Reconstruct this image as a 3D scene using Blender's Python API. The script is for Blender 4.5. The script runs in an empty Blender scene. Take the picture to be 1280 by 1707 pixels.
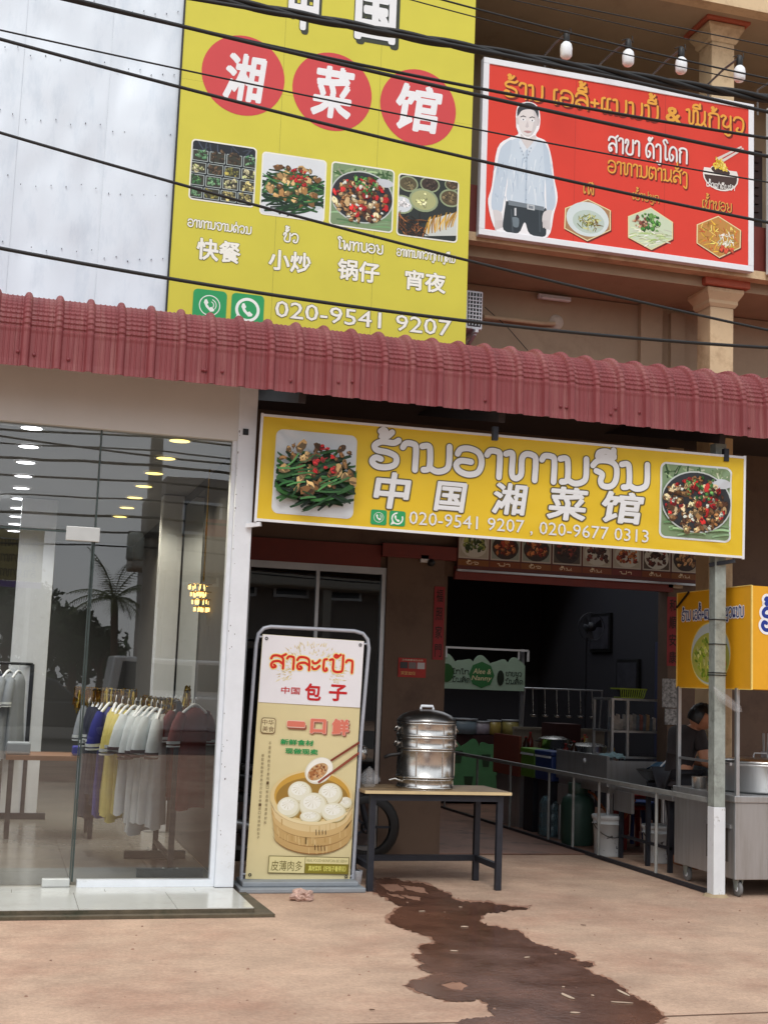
import bpy, bmesh, math, random
from mathutils import Vector, Matrix, noise
from mathutils.geometry import tessellate_polygon
random.seed(7)
SC = bpy.context.scene
COL = SC.collection
R_ = math.radians
# ------------------------------------------------------------------ camera
F, YAW, PITCH, ROLL = 2184.1, R_(15.916), R_(7.414), R_(2.172)
CAM = Vector((0, 0, 1.5))
_fw = Vector((math.sin(YAW)*math.cos(PITCH), math.cos(YAW)*math.cos(PITCH), math.sin(PITCH)))
_rt = Vector((math.cos(YAW), -math.sin(YAW), 0)); _up = _rt.cross(_fw)
CR = math.cos(ROLL)*_rt + math.sin(ROLL)*_up
CU = -math.sin(ROLL)*_rt + math.cos(ROLL)*_up
cd = bpy.data.cameras.new('camera'); cam = bpy.data.objects.new('camera', cd); COL.objects.link(cam)
cd.sensor_fit = 'VERTICAL'; cd.sensor_height = 36; cd.lens = F/1707*36; cd.clip_end = 500
M = Matrix((CR, CU, -_fw)).transposed().to_4x4(); M.translation = CAM
cam.matrix_world = M
SC.camera = cam
# ------------------------------------------------------------------ sky, sun, exposure
SUN_EL, SUN_AZ = R_(50), R_(200)            # direction the light comes from (clockwise from +y)
wd = bpy.data.worlds.new('World'); SC.world = wd; wd.use_nodes = True
nt = wd.node_tree; nt.nodes.clear()
def N(tree, typ, **k):
    n = tree.nodes.new(typ)
    for a, b in k.items(): setattr(n, a, b)
    return n
out = N(nt, 'ShaderNodeOutputWorld'); bg = N(nt, 'ShaderNodeBackground'); bg.inputs[1].default_value = 0.12
sky = N(nt, 'ShaderNodeTexSky', sky_type='NISHITA', sun_disc=False, sun_elevation=SUN_EL, sun_rotation=SUN_AZ)
tc = N(nt, 'ShaderNodeTexCoord'); mp = N(nt, 'ShaderNodeMapping'); mp.inputs['Scale'].default_value = (1, 1, 2.6)
nz = N(nt, 'ShaderNodeTexNoise'); nz.inputs['Scale'].default_value = 2.3; nz.inputs['Detail'].default_value = 7; nz.inputs['Roughness'].default_value = .55
rp = N(nt, 'ShaderNodeValToRGB'); rp.color_ramp.elements[0].position = .3; rp.color_ramp.elements[1].position = .72
rp.color_ramp.elements[0].color = (6.2, 6.6, 7.1, 1); rp.color_ramp.elements[1].color = (11.5, 11.8, 12.1, 1)
mx = N(nt, 'ShaderNodeMixRGB'); mx.inputs[0].default_value = .88
L = nt.links.new
L(tc.outputs['Generated'], mp.inputs[0]); L(mp.outputs[0], nz.inputs[0]); L(nz.outputs[0], rp.inputs[0])
L(sky.outputs[0], mx.inputs[1]); L(rp.outputs[0], mx.inputs[2]); L(mx.outputs[0], bg.inputs[0]); L(bg.outputs[0], out.inputs[0])
sd = bpy.data.lights.new('sun', 'SUN'); sd.energy = 1.5; sd.angle = R_(25); sd.color = (1, .96, .9)
so = bpy.data.objects.new('sun', sd); COL.objects.link(so)
dl = Vector((math.sin(SUN_AZ)*math.cos(SUN_EL), math.cos(SUN_AZ)*math.cos(SUN_EL), math.sin(SUN_EL)))
so.rotation_euler = dl.to_track_quat('Z', 'Y').to_euler(); so.location = (0, -6, 14)
SC.view_settings.view_transform = 'Standard'; SC.view_settings.look = 'None'
SC.view_settings.exposure = 0.1; SC.view_settings.gamma = 1
SC.render.engine = 'CYCLES'; SC.cycles.use_denoising = True; SC.cycles.max_bounces = 8
SC.cycles.transparent_max_bounces = 24; SC.cycles.caustics_reflective = False; SC.cycles.caustics_refractive = False

# ------------------------------------------------------------------ helpers
def ray(x, y): return CR*((x-640)/F) - CU*((y-853.5)/F) + _fw
def P(x, y, axis, val):
    """photo pixel -> point on the plane axis=val that the thing touches"""
    d = ray(x, y); return CAM + d*((val-CAM[axis])/d[axis])
def PG(x, y, z=0.0): return P(x, y, 2, z)
def lin(c, a=1.0):
    return tuple(((v/255)/12.92 if v/255 <= .04045 else ((v/255+.055)/1.055)**2.4) for v in c[:3]) + (a,)

MATS = {}
def mat(name, rgb, rough=.6, metal=0, vary=.12, scale=8, bump=0, bscale=60, spec=.5, emit=0, stretch=None, dirt=None, dirt_scale=2.5, dirt_lo=.5, dirt_hi=.68, alpha=None, trans=0, rvary=.1):
    """procedural principled material: noise in colour and roughness, optional dirt patches, fine bump"""
    if name in MATS: return MATS[name]
    m = bpy.data.materials.new(name); m.use_nodes = True; t = m.node_tree; b = t.nodes['Principled BSDF']; K = t.links.new
    c = lin(rgb)
    co = N(t, 'ShaderNodeTexCoord'); src = co.outputs['Object']
    if stretch:
        mpn = N(t, 'ShaderNodeMapping'); mpn.inputs['Scale'].default_value = stretch; K(src, mpn.inputs[0]); src = mpn.outputs[0]
    n1 = N(t, 'ShaderNodeTexNoise'); n1.inputs['Scale'].default_value = scale; n1.inputs['Detail'].default_value = 6; n1.inputs['Roughness'].default_value = .65
    K(src, n1.inputs[0])
    r = N(t, 'ShaderNodeValToRGB'); r.color_ramp.elements[0].position = .3; r.color_ramp.elements[1].position = .7
    r.color_ramp.elements[0].color = tuple(max(0, v*(1-vary)) for v in c[:3])+(1,)
    r.color_ramp.elements[1].color = tuple(min(1, v*(1+vary)) for v in c[:3])+(1,)
    K(n1.outputs[0], r.inputs[0]); col = r.outputs[0]
    if dirt:
        n2 = N(t, 'ShaderNodeTexNoise'); n2.inputs['Scale'].default_value = dirt_scale; n2.inputs['Detail'].default_value = 8; n2.inputs['Roughness'].default_value = .7
        K(src, n2.inputs[0])
        r2 = N(t, 'ShaderNodeValToRGB'); r2.color_ramp.elements[0].position = dirt_lo; r2.color_ramp.elements[1].position = dirt_hi
        K(n2.outputs[0], r2.inputs[0])
        mm = N(t, 'ShaderNodeMixRGB'); mm.inputs[2].default_value = lin(dirt); K(r2.outputs[0], mm.inputs[0]); K(col, mm.inputs[1]); col = mm.outputs[0]
    K(col, b.inputs['Base Color'])
    mr = N(t, 'ShaderNodeMapRange'); mr.inputs[3].default_value = max(0, rough-rvary); mr.inputs[4].default_value = min(1, rough+rvary)
    K(n1.outputs[0], mr.inputs[0]); K(mr.outputs[0], b.inputs['Roughness'])
    b.inputs['Metallic'].default_value = metal; b.inputs['Specular IOR Level'].default_value = spec
    if trans: b.inputs['Transmission Weight'].default_value = trans
    if alpha is not None: b.inputs['Alpha'].default_value = alpha
    if emit:
        b.inputs['Emission Color'].default_value = c; b.inputs['Emission Strength'].default_value = emit
    if bump:
        n3 = N(t, 'ShaderNodeTexNoise'); n3.inputs['Scale'].default_value = bscale; n3.inputs['Detail'].default_value = 5; K(src, n3.inputs[0])
        bp = N(t, 'ShaderNodeBump'); bp.inputs['Strength'].default_value = bump; bp.inputs['Distance'].default_value = .01
        K(n3.outputs[0], bp.inputs['Height']); K(bp.outputs[0], b.inputs['Normal'])
    MATS[name] = m; return m

def print_mat(name='print', rough=.45, bump=0):
    if name in MATS: return MATS[name]
    m = bpy.data.materials.new(name); m.use_nodes = True; t = m.node_tree; b = t.nodes['Principled BSDF']
    a = N(t, 'ShaderNodeAttribute', attribute_name='Col')
    n1 = N(t, 'ShaderNodeTexNoise'); n1.inputs['Scale'].default_value = 3; n1.inputs['Detail'].default_value = 6
    co = N(t, 'ShaderNodeTexCoord'); t.links.new(co.outputs['Object'], n1.inputs[0])
    mr = N(t, 'ShaderNodeMapRange'); mr.inputs[3].default_value = .9; mr.inputs[4].default_value = 1.06
    mm = N(t, 'ShaderNodeMixRGB', blend_type='MULTIPLY'); mm.inputs[0].default_value = 1
    t.links.new(n1.outputs[0], mr.inputs[0]); t.links.new(a.outputs['Color'], mm.inputs[1]); t.links.new(mr.outputs[0], mm.inputs[2])
    t.links.new(mm.outputs[0], b.inputs['Base Color']); b.inputs['Roughness'].default_value = rough
    b.inputs['Specular IOR Level'].default_value = .35
    MATS[name] = m; return m

def glass_mat(name, ior=2.2, tint=(.86, .9, .9), rough=0.0):
    if name in MATS: return MATS[name]
    m = bpy.data.materials.new(name); m.use_nodes = True; t = m.node_tree; t.nodes.clear()
    o = N(t, 'ShaderNodeOutputMaterial'); mix = N(t, 'ShaderNodeMixShader'); f = N(t, 'ShaderNodeFresnel'); f.inputs[0].default_value = ior
    tr = N(t, 'ShaderNodeBsdfTransparent'); tr.inputs[0].default_value = tint+(1,)
    g = N(t, 'ShaderNodeBsdfGlossy'); g.inputs['Roughness'].default_value = rough
    # slight waviness of the pane
    nz = N(t, 'ShaderNodeTexNoise'); nz.inputs['Scale'].default_value = 1.6; nz.inputs['Detail'].default_value = 1
    co = N(t, 'ShaderNodeTexCoord'); bp = N(t, 'ShaderNodeBump'); bp.inputs['Strength'].default_value = .05; bp.inputs['Distance'].default_value = .01
    K = t.links.new; K(co.outputs['Object'], nz.inputs[0]); K(nz.outputs[0], bp.inputs['Height']); K(bp.outputs[0], g.inputs['Normal'])
    K(f.outputs[0], mix.inputs[0]); K(tr.outputs[0], mix.inputs[1]); K(g.outputs[0], mix.inputs[2]); K(mix.outputs[0], o.inputs[0])
    MATS[name] = m; return m

class MB:
    def __init__(s): s.v = []; s.f = []; s.sm = []; s.c = []
    def add(s, vs, fs, smooth=False, col=None):
        o = len(s.v); s.v += [Vector(p) for p in vs]
        for f in fs: s.f.append([i+o for i in f]); s.sm.append(smooth); s.c.append(col)
        return s
    def box(s, lo, hi, rot=0, col=None):
        x0, y0, z0 = lo; x1, y1, z1 = hi
        vs = [Vector(p) for p in ((x0,y0,z0),(x1,y0,z0),(x1,y1,z0),(x0,y1,z0),(x0,y0,z1),(x1,y0,z1),(x1,y1,z1),(x0,y1,z1))]
        if rot:
            c = Vector(((x0+x1)/2, (y0+y1)/2, 0)); m = Matrix.Rotation(rot, 4, 'Z')
            vs = [m @ (p-c) + c for p in vs]
        return s.add(vs, [(0,3,2,1),(4,5,6,7),(0,1,5,4),(1,2,6,5),(2,3,7,6),(3,0,4,7)], col=col)
    def bar(s, a, b, w, h=None, up=(0,0,1)):
        """rectangular bar from a to b"""
        a = Vector(a); b = Vector(b); h = h or w; d = (b-a).normalized(); u = Vector(up)
        if abs(d.dot(u)) > .95: u = Vector((0,1,0))
        x = d.cross(u).normalized(); y = x.cross(d)
        vs = [p + x*(i*w/2) + y*(j*h/2) for p in (a, b) for i, j in ((-1,-1),(1,-1),(1,1),(-1,1))]
        return s.add(vs, [(0,1,2,3),(7,6,5,4),(0,4,5,1),(1,5,6,2),(2,6,7,3),(3,7,4,0)])
    def tube(s, pts, r, seg=8, cap=True, closed=False):
        pts = [Vector(p) for p in pts]; n = len(pts); vs = []; prev = None
        for i, p in enumerate(pts):
            d = (pts[min(i+1, n-1)] - pts[max(i-1, 0)]).normalized()
            if prev is None:
                u = Vector((0,0,1)) if abs(d.z) < .9 else Vector((1,0,0)); x = d.cross(u).normalized()
            else: x = (prev - d*prev.dot(d)).normalized()
            prev = x; y = d.cross(x)
            rr = r[i] if isinstance(r, (list, tuple)) else r
            vs += [p + (x*math.cos(2*math.pi*k/seg) + y*math.sin(2*math.pi*k/seg))*rr for k in range(seg)]
        fs = [(i*seg+k, i*seg+(k+1) % seg, (i+1)*seg+(k+1) % seg, (i+1)*seg+k) for i in range(n-1) for k in range(seg)]
        s.add(vs, fs, True)
        if cap: s.add(vs[:seg], [tuple(reversed(range(seg)))]); s.add(vs[-seg:], [tuple(range(seg))])
        return s
    def lathe(s, prof, c, seg=32, axis='z', smooth=True):
        c = Vector(c); vs = []
        for r, z in prof:
            for k in range(seg):
                a = 2*math.pi*k/seg; x, y = r*math.cos(a), r*math.sin(a)
                vs.append(c + (Vector((x, y, z)) if axis == 'z' else Vector((z, x, y)) if axis == 'x' else Vector((x, z, y))))
        fs = [(i*seg+k, i*seg+(k+1) % seg, (i+1)*seg+(k+1) % seg, (i+1)*seg+k) for i in range(len(prof)-1) for k in range(seg)]
        return s.add(vs, fs, smooth)
    def prism(s, pts, a, b, axis=2, col=None):
        """polygon (2D) extruded between a and b along axis"""
        def q(p, w): return (p[0], p[1], w) if axis == 2 else (p[0], w, p[1]) if axis == 1 else (w, p[0], p[1])
        n = len(pts); vs = [q(p, a) for p in pts] + [q(p, b) for p in pts]
        fs = [tuple(range(n)), tuple(range(2*n-1, n-1, -1))] + [(i, n+i, n+(i+1) % n, (i+1) % n) for i in range(n)]
        return s.add(vs, fs, col=col)
    def quad(s, a, b, c, d, col=None): return s.add((a, b, c, d), [(0,1,2,3)], col=col)
    def mesh(s, name, off=Vector()):
        me = bpy.data.meshes.new(name); me.from_pydata([p-off for p in s.v], [], s.f)
        me.polygons.foreach_set('use_smooth', s.sm)
        if any(c is not None for c in s.c):
            ca = me.color_attributes.new('Col', 'FLOAT_COLOR', 'CORNER'); d = []
            for f, c in zip(s.f, s.c): d += list(c or (1, 1, 1, 1))*len(f)
            ca.data.foreach_set('color', d)
        me.update(); return me
    def build(s, name, m, parent=None, bevel=0, local=False, fix=True):
        off = Vector(); q = None if local else parent
        while q is not None: off = off+q.location; q = q.parent
        me = s.mesh(name, off)
        if fix:
            b = bmesh.new(); b.from_mesh(me); bmesh.ops.recalc_face_normals(b, faces=b.faces); b.to_mesh(me); b.free()
        me.materials.append(m)
        o = bpy.data.objects.new(name, me); COL.objects.link(o)
        if parent: o.parent = parent
        if bevel:
            bv = o.modifiers.new('bevel', 'BEVEL'); bv.width = bevel; bv.segments = 2; bv.limit_method = 'ANGLE'; bv.angle_limit = R_(40)
        return o

def tag(o, label, cat, group=None):
    o['label'] = label; o['category'] = cat
    if group: o['group'] = group
    return o
def thing(name, label, cat, loc, group=None, mtx=None):
    o = bpy.data.objects.new(name, None); COL.objects.link(o); o.empty_display_size = .1
    if mtx is None: mtx = Matrix.Translation(loc)
    o.location = mtx.translation; o.rotation_euler = mtx.to_euler(); o.matrix_world = mtx
    return tag(o, label, cat, group)
def struct(o): o['kind'] = 'structure'; return o
def label(o, s): o['label'] = s; return o
def copy_thing(src, loc, lab, rotz=None):
    r = src.copy(); COL.objects.link(r); r.location = loc; r['label'] = lab
    if rotz is not None: r.rotation_euler = (0, 0, rotz)
    for ch in list(src.children):
        c = ch.copy(); COL.objects.link(c); c.parent = r
        for g in list(ch.children):
            d = g.copy(); COL.objects.link(d); d.parent = c
    return r

# ------------------------------------------------------------------ lettering
def catmull(pts, k=5):
    if len(pts) < 3: return [Vector((p[0], p[1])) for p in pts]
    o = []; n = len(pts); q = [Vector((p[0], p[1])) for p in pts]
    for i in range(n-1):
        p0 = q[max(i-1, 0)]; p1 = q[i]; p2 = q[i+1]; p3 = q[min(i+2, n-1)]
        for j in range(k):
            t = j/k; o.append(.5*((2*p1) + (p2-p0)*t + (2*p0-5*p1+4*p2-p3)*t*t + (3*p1-p0-3*p2+p3)*t**3))
    o.append(q[-1]); return o
_U = [(0,9.2),(1.6,9.8),(2.1,8.2)]
LAO = {  # advance width, strokes (x-height 10)
 'າ': (5.2, [[(0,8.2),(.9,9.8),(2.9,9.8),(3.9,8.4),(3.9,0)]]),
 'ນ': (9.6, [[(0,9.2),(1.7,9.6),(2.4,8),(2.4,1.4),(.7,.3)], [(2.4,1.4),(4.6,.1),(7,.8),(8.2,3),(8.2,10)]]),
 'ຮ': (8.8, [[(8,10.6),(6.4,9.5),(3,9.6),(1,8),(1.7,6.3),(5,5.7),(7.4,4.3),(7.3,1.5),(5,.1),(2,.1),(.4,1.8),(1.4,3.4),(3,3)]]),
 'ອ': (9, [[(.6,7.6),(1.6,9.5),(4.2,10),(7,8.6),(8,5),(7,1.2),(4.2,0),(1.4,1),(.3,3.2),(1.6,5),(4.8,4.9)]]),
 'ຫ': (10.6, [_U+[(2.1,1.6),(3.3,.1),(4.7,1.2),(5,3)], [(5,3),(5,8),(6.2,9.8),(8.2,9.6),(9.2,8),(9.2,0)]]),
 'ທ': (9.4, [_U+[(2.1,0)], [(2.1,4.5),(4,8.6),(6.2,9.9),(7.9,8.4),(8,0)]]),
 'ບ': (9.2, [_U+[(2.1,2.2),(3.4,.1),(6.2,.1),(7.8,2),(7.8,10)]]),
 'ປ': (9.2, [_U+[(2.1,2.2),(3.4,.1),(6.2,.1),(7.8,2),(7.8,13.5)]]),
 'ຈ': (8.8, [[(.2,7.8),(1.8,9.8),(5.4,10),(7.6,8),(7.6,3),(6.1,.3),(3.6,.1),(2.7,2),(3.2,4.6),(1.3,5.8)]]),
 'ເ': (4, [[(2.6,9.6),(1.1,9),(.9,7),(.9,1.8),(1.8,.2),(3,.9),(2.6,2.2)]]),
 'ແ': (7.4, [[(2.6,9.6),(1.1,9),(.9,7),(.9,1.8),(1.8,.2),(3,.9),(2.6,2.2)], [(6,9.6),(4.5,9),(4.3,7),(4.3,1.8),(5.2,.2),(6.4,.9),(6,2.2)]]),
 'ໂ': (5.6, [[(4.6,12.2),(3,14),(.8,13),(1.4,11.4),(2.6,10),(2.8,8),(2.8,1.6),(3.7,.2),(4.8,1)]]),
 'ລ': (8.8, [[(.3,7.4),(1.4,9.6),(4.2,10),(7,8.4),(7.6,4),(7.6,0)], [(7.5,3.4),(5,5.6),(1.8,5),(.5,2.6),(1.5,.3),(3.2,1.2),(2.2,2.6)]]),
 'ສ': (9.2, [[(.3,7.4),(1.4,9.6),(4.2,10),(7,8.4),(7.6,4),(7.6,0)], [(7.5,3.4),(5,5.6),(1.8,5),(.5,2.6),(1.5,.3),(3.2,1.2),(2.2,2.6)], [(6.2,9.4),(8.8,11.4)]]),
 'ວ': (8.4, [[(.2,7.6),(1.6,9.7),(4.6,10),(7,8),(7.2,4),(6,.6),(3.5,.1),(2.2,1.3),(3.2,2.7)]]),
 'ກ': (9, [[(1.2,0),(1.2,6.2),(2.4,7.2),(.5,8.4),(2.4,9.9),(6,9.9),(7.7,8),(7.7,0)]]),
 'ຂ': (9, [[(.5,7.4),(1.2,9.6),(3,9.4),(3,7),(1.8,4.6),(1.4,2),(3,.1),(6,.1),(7.6,2),(7.6,10)]]),
 'ຊ': (9.2, [[(.5,7.4),(1.2,9.6),(3,9.4),(3,7),(1.8,4.6),(1.4,2),(3,.1),(6,.1),(7.6,2),(7.4,9),(9,11)]]),
 'ດ': (9, [[(2.8,4.4),(4.3,3.3),(3.4,.9),(1.5,.3),(.4,4),(1.2,8),(4,9.9),(6.9,8.4),(7.6,5),(7.6,0)]]),
 'ຄ': (9, [[(2.8,6),(4.4,4.6),(3,2.8),(1.7,.1),(.4,4),(1.2,8),(4,9.9),(6.9,8.4),(7.6,5),(7.6,0)]]),
 'ຕ': (9.2, [[(2.8,4.4),(4.3,3.3),(3.4,.9),(1.5,.3),(.4,4),(1,8.4),(2.6,9.9),(4,8.7),(5.6,9.9),(7.4,8),(7.6,5),(7.6,0)]]),
 'ງ': (6, [[(.4,8.2),(1.4,9.8),(3.4,9.8),(4.6,8),(4.6,-2),(3.2,-3.4),(1.6,-2.2)]]),
 'ມ': (9.8, [_U+[(2.1,1.4),(.7,.3)], [(2.1,1.4),(4.4,.2),(7,2.4),(8,5),(8,10)], [(7.2,2.6),(8.8,.1)]]),
 'ພ': (10.6, [_U+[(2.1,1),(3.3,.1),(5.4,6.6),(7.4,.1),(9,1),(9,10)]]),
 'ຝ': (10.6, [_U+[(2.1,1),(3.3,.1),(5.4,6.6),(7.4,.1),(9,1),(9,13)]]),
 'ຍ': (9.2, [[(0,9),(1.5,9.8),(2.2,7.6),(2.4,6),(4.2,4.9),(2.4,3.8),(1.9,1.6),(3.5,.1),(6,.1),(7.7,2),(7.7,10)]]),
 'ຽ': (8.4, [[(0,8.6),(1.6,9.8),(3.4,8.6),(1.8,6),(1.6,3),(4,2)], [(4,2),(6.6,4),(6.8,9.8)], [(6.8,4),(6.8,-1.8),(5,-3.5),(2.8,-2.4)]]),
 'ໝ': (15, [_U+[(2.1,1.6),(3.3,.1),(4.7,1.2),(5,3),(5,9.8)], [(5,8.2),(6.4,9.8),(8,8.6),(8,1.4),(6.8,.3)], [(8,1.4),(10,.2),(12.4,2.4),(13.2,5),(13.2,10)], [(12.5,2.6),(14,.1)]]),
 'ະ': (5.4, [[(0,7.2),(.8,5.8),(2.6,6),(4.4,8.4)], [(0,2.6),(.8,1.2),(2.6,1.4),(4.4,3.8)]]),
 'ຖ': (8.8, [[(1,6.6),(.2,8.2),(1.6,9.9),(4.4,9.9),(7,8.2),(7.6,5),(7.6,0)], [(1,6.4),(3,4),(2,.4),(.4,1.4),(1.4,2.8)]]),
 '+': (6, [[(.6,5),(5,5)], [(2.8,2.8),(2.8,7.2)]]), ' ': (4, []),
}
_ii = [(0,.2),(.5,1.8),(2.5,2.5),(4.5,1.7),(5,.2),(.2,.2)]
LAOM = {'້': (3.6, [[(.2,2.2),(1,2.9),(1.7,2.1),(.5,.2),(2.2,.5),(3.6,2.2)]]), '່': (.6, [[(.3,0),(.3,2.6)]]),
 'ິ': (5, [_ii]), 'ີ': (5, [_ii, [(5,.2),(5,3.2)]]), 'ື': (5.6, [_ii, [(4,1),(4,3)], [(5.4,.2),(5.4,3.2)]]),
 'ົ': (4, [[(2.4,.6),(1.2,.1),(.3,1.2),(1.2,2.4),(2.6,1.4),(4,2.6)]]), 'ັ': (4, [[(0,2.2),(.6,.5),(2.2,.5),(3.8,2.4)]]),
 'ຳ': (1, [[(.3,0),(1,.6),(.3,1.3),(-.4,.6),(.3,0)]])}
def lao_strokes(s):
    x = 0; last = (0, 8); lvl = 0; res = []
    for ch in s.replace('ຳ', '\u0ecdາ').replace('\u0ecd', 'ຳ'):
        if ch in LAOM:
            w, st = LAOM[ch]; cx = last[0]+last[1]/2-w/2+.4; y0 = 11.3+lvl*3.6; lvl += 1
            res += [[(px+cx, py+y0) for px, py in q] for q in st]
        elif ch in LAO:
            w, st = LAO[ch]; res += [[(px+x, py) for px, py in q] for q in st]
            if ch != ' ': last = (x, w-1.4); lvl = 0
            x += w + .55
    return res, x-1.6
def ribbon(mb, pts, hw, f, z, col, dz=.000004):
    """flat stroke with rounded ends; f maps glyph units to sign units, hw = half width in sign units"""
    q = [Vector(f(p)) for p in catmull(pts)]; n = len(q)
    ds = []
    for i in range(n):
        d = q[min(i+1, n-1)]-q[max(i-1, 0)]; d = d.normalized() if d.length > 1e-9 else Vector((1, 0)); ds.append(d)
    L_, R2 = [], []
    for i in range(n):
        nn = Vector((-ds[i].y, ds[i].x))*hw; zz = z+i*dz
        L_.append((q[i].x+nn.x, q[i].y+nn.y, zz)); R2.append((q[i].x-nn.x, q[i].y-nn.y, zz))
    mb.add(L_+R2, [(i, n+i, n+i+1, i+1) for i in range(n-1)], col=col)
    for p, d, sg, zz in ((q[0], ds[0], -1, z), (q[-1], ds[-1], 1, z+(n-1)*dz)):
        a0 = math.atan2(d.y, d.x)+(-math.pi/2 if sg > 0 else math.pi/2)
        vs = [(p.x+hw*math.cos(a0+math.pi*k/6), p.y+hw*math.sin(a0+math.pi*k/6), zz+dz*.4) for k in range(7)]
        mb.add(vs, [tuple(range(7))], col=col)

def flat(mb, q, z, col, bend=None):
    n = len(q); w_ = max(p[0] for p in q)-min(p[0] for p in q)
    if not bend or w_ < .12: mb.add([(p[0], p[1], z) for p in q], [tuple(range(n))], col=col); return
    cx = sum(p[0] for p in q)/n; cy = sum(p[1] for p in q)/n; K = 14      # rings, so that the print follows the folds of the sheet
    q2 = []
    for i, p in enumerate(q):
        r = q[(i+1) % n]; k = max(1, int(math.hypot(r[0]-p[0], r[1]-p[1])/.03)); q2 += [(p[0]+(r[0]-p[0])*t/k, p[1]+(r[1]-p[1])*t/k) for t in range(k)]
    n = len(q2); vs = [(cx+(p[0]-cx)*j/K, cy+(p[1]-cy)*j/K, z) for j in range(1, K+1) for p in q2]
    mb.add(vs+[(cx, cy, z)], [(j*n+i, j*n+(i+1) % n, (j+1)*n+(i+1) % n, (j+1)*n+i) for j in range(K-1) for i in range(n)]+[(i, (i+1) % n, K*n) for i in range(n)], col=col)
_GC = {}
def glyphs(body, shear=0):
    """filled outline of a text: vertices, faces, contour edges"""
    if (body, shear) not in _GC:
        c = bpy.data.curves.new('t', 'FONT'); c.body = body; c.resolution_u = 2; c.shear = shear; o = bpy.data.objects.new('t', c)
        me = o.to_mesh(); vv = [(v.co.x, v.co.y) for v in me.vertices]; ff = [tuple(p.vertices) for p in me.polygons]; cnt = {}
        for f in ff:
            for k in range(len(f)): e = tuple(sorted((f[k], f[(k+1) % len(f)]))); cnt[e] = cnt.get(e, 0)+1
        _GC[(body, shear)] = (vv, ff, [e for e, n in cnt.items() if n == 1]); o.to_mesh_clear(); bpy.data.objects.remove(o); bpy.data.curves.remove(c)
    return _GC[(body, shear)]
class Sign:
    """flat printed face: local x right, y up, z towards the viewer"""
    bend = None
    def __init__(s, name, lab, cat, o, u=(1,0,0), v=None, group=None):
        s.o = Vector(o); s.u = Vector(u).normalized(); v = Vector(v) if v else Vector((0,0,1))
        s.n = s.u.cross(v).normalized(); s.v = s.n.cross(s.u).normalized()
        m = Matrix((s.u, s.v, s.n)).transposed().to_4x4(); m.translation = s.o
        s.bend = None; s.root = thing(name, lab, cat, s.o, group, m); s.z = .002; s.pm = print_mat()
    def uv(s, x, y):
        d = ray(x, y); t = (s.o-CAM).dot(s.n)/d.dot(s.n); p = CAM+d*t-s.o
        return (p.dot(s.u), p.dot(s.v))
    def lay(s, d=.0002): s.z += d; return s.z
    def part(s, mb, name, m=None, fix=False):
        if s.bend:
            for p in mb.v: p.z += s.bend(p.x, p.y)
        return mb.build(name, m or s.pm, s.root, local=True, fix=fix)
    def text(s, body, bl, tr, col, line=None, lw=.012, bold=.012, name='lettering', px=True, shadow=None, shear=0):
        a = s.uv(*bl) if px else bl; b = s.uv(*tr) if px else tr
        vv, ff, ed = glyphs(body, shear); mb = MB(); zk = s.z
        xs = [p[0] for p in vv]; ys = [p[1] for p in vv]; g = max(bold, 0); x0, x1, y0, y1 = min(xs)-g, max(xs)+g, min(ys)-g, max(ys)+g
        sx = (b[0]-a[0])/(x1-x0); sy = (b[1]-a[1])/(y1-y0)
        for hw, cc, dx in ((g+lw, shadow, .06), (g+lw, line, 0), (g, col, 0)):
            if cc is None: continue
            bb = 1 if not s.bend else 3; zz = s.lay(.00035*bb); cl = lin(cc); f = lambda p, z: (a[0]+(p[0]-x0+dx)*sx, a[1]+(p[1]-y0-dx)*sy, z)
            mb.add([f(p, zz+.00026*bb) for p in vv], ff, col=cl)
            if hw < .004: continue
            for k, (i, j) in enumerate(ed):
                p = Vector(vv[i]); q = Vector(vv[j]); d = q-p
                if d.length < 1e-6: continue
                d.normalize(); n = Vector((-d.y, d.x))*hw; z1 = zz+(k % 61)*4e-6
                mb.add([f(p+n, z1), f(p-n, z1), f(q-n, z1), f(q+n, z1)], [(0,1,2,3)], col=cl)
                z2 = z1+2e-6; mb.add([f((p.x+hw*math.cos(t*.7854+.39), p.y+hw*math.sin(t*.7854+.39)), z2) for t in range(8)], [tuple(range(8))], col=cl)
        s.z = zk+.00003; return s.part(mb, name)
    def lao(s, body, bl, tr, col, line=None, w=1.25, lw=.55, name='lettering', px=True, shadow=None):
        a = s.uv(*bl) if px else bl; b = s.uv(*tr) if px else tr
        st, adv = lao_strokes(body); sx = (b[0]-a[0])/adv; sy = (b[1]-a[1])/10; mb = MB(); zk = s.z
        for hw, cc, dd in ((w+lw, shadow, .9), (w+lw, line, 0), (w, col, 0)):
            if cc is None: continue
            s.lay(.00028 if not s.bend else .0008)
            for q in st:
                ribbon(mb, q, hw*(sx*.4+sy*.6)*.5, lambda p: (a[0]+(p[0]+dd)*sx, a[1]+(p[1]-dd)*sy), s.lay(.000013), lin(cc))
        s.z = zk+.00003; return s.part(mb, name)
    def poly(s, pts, col, name='panel', px=True, z=None):
        mb = MB(); zz = s.lay() if z is None else z
        q = [s.uv(*p) for p in pts] if px else pts
        flat(mb, q, zz, lin(col), s.bend); return s.part(mb, name)
def rrect(x0, y0, x1, y1, r, k=6):
    o = []
    for cx, cy, a in ((x1-r, y0+r, -90), (x1-r, y1-r, 0), (x0+r, y1-r, 90), (x0+r, y0+r, 180)):
        o += [(cx+r*math.cos(R_(a+90*i/k)), cy+r*math.sin(R_(a+90*i/k))) for i in range(k+1)]
    return o
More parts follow.
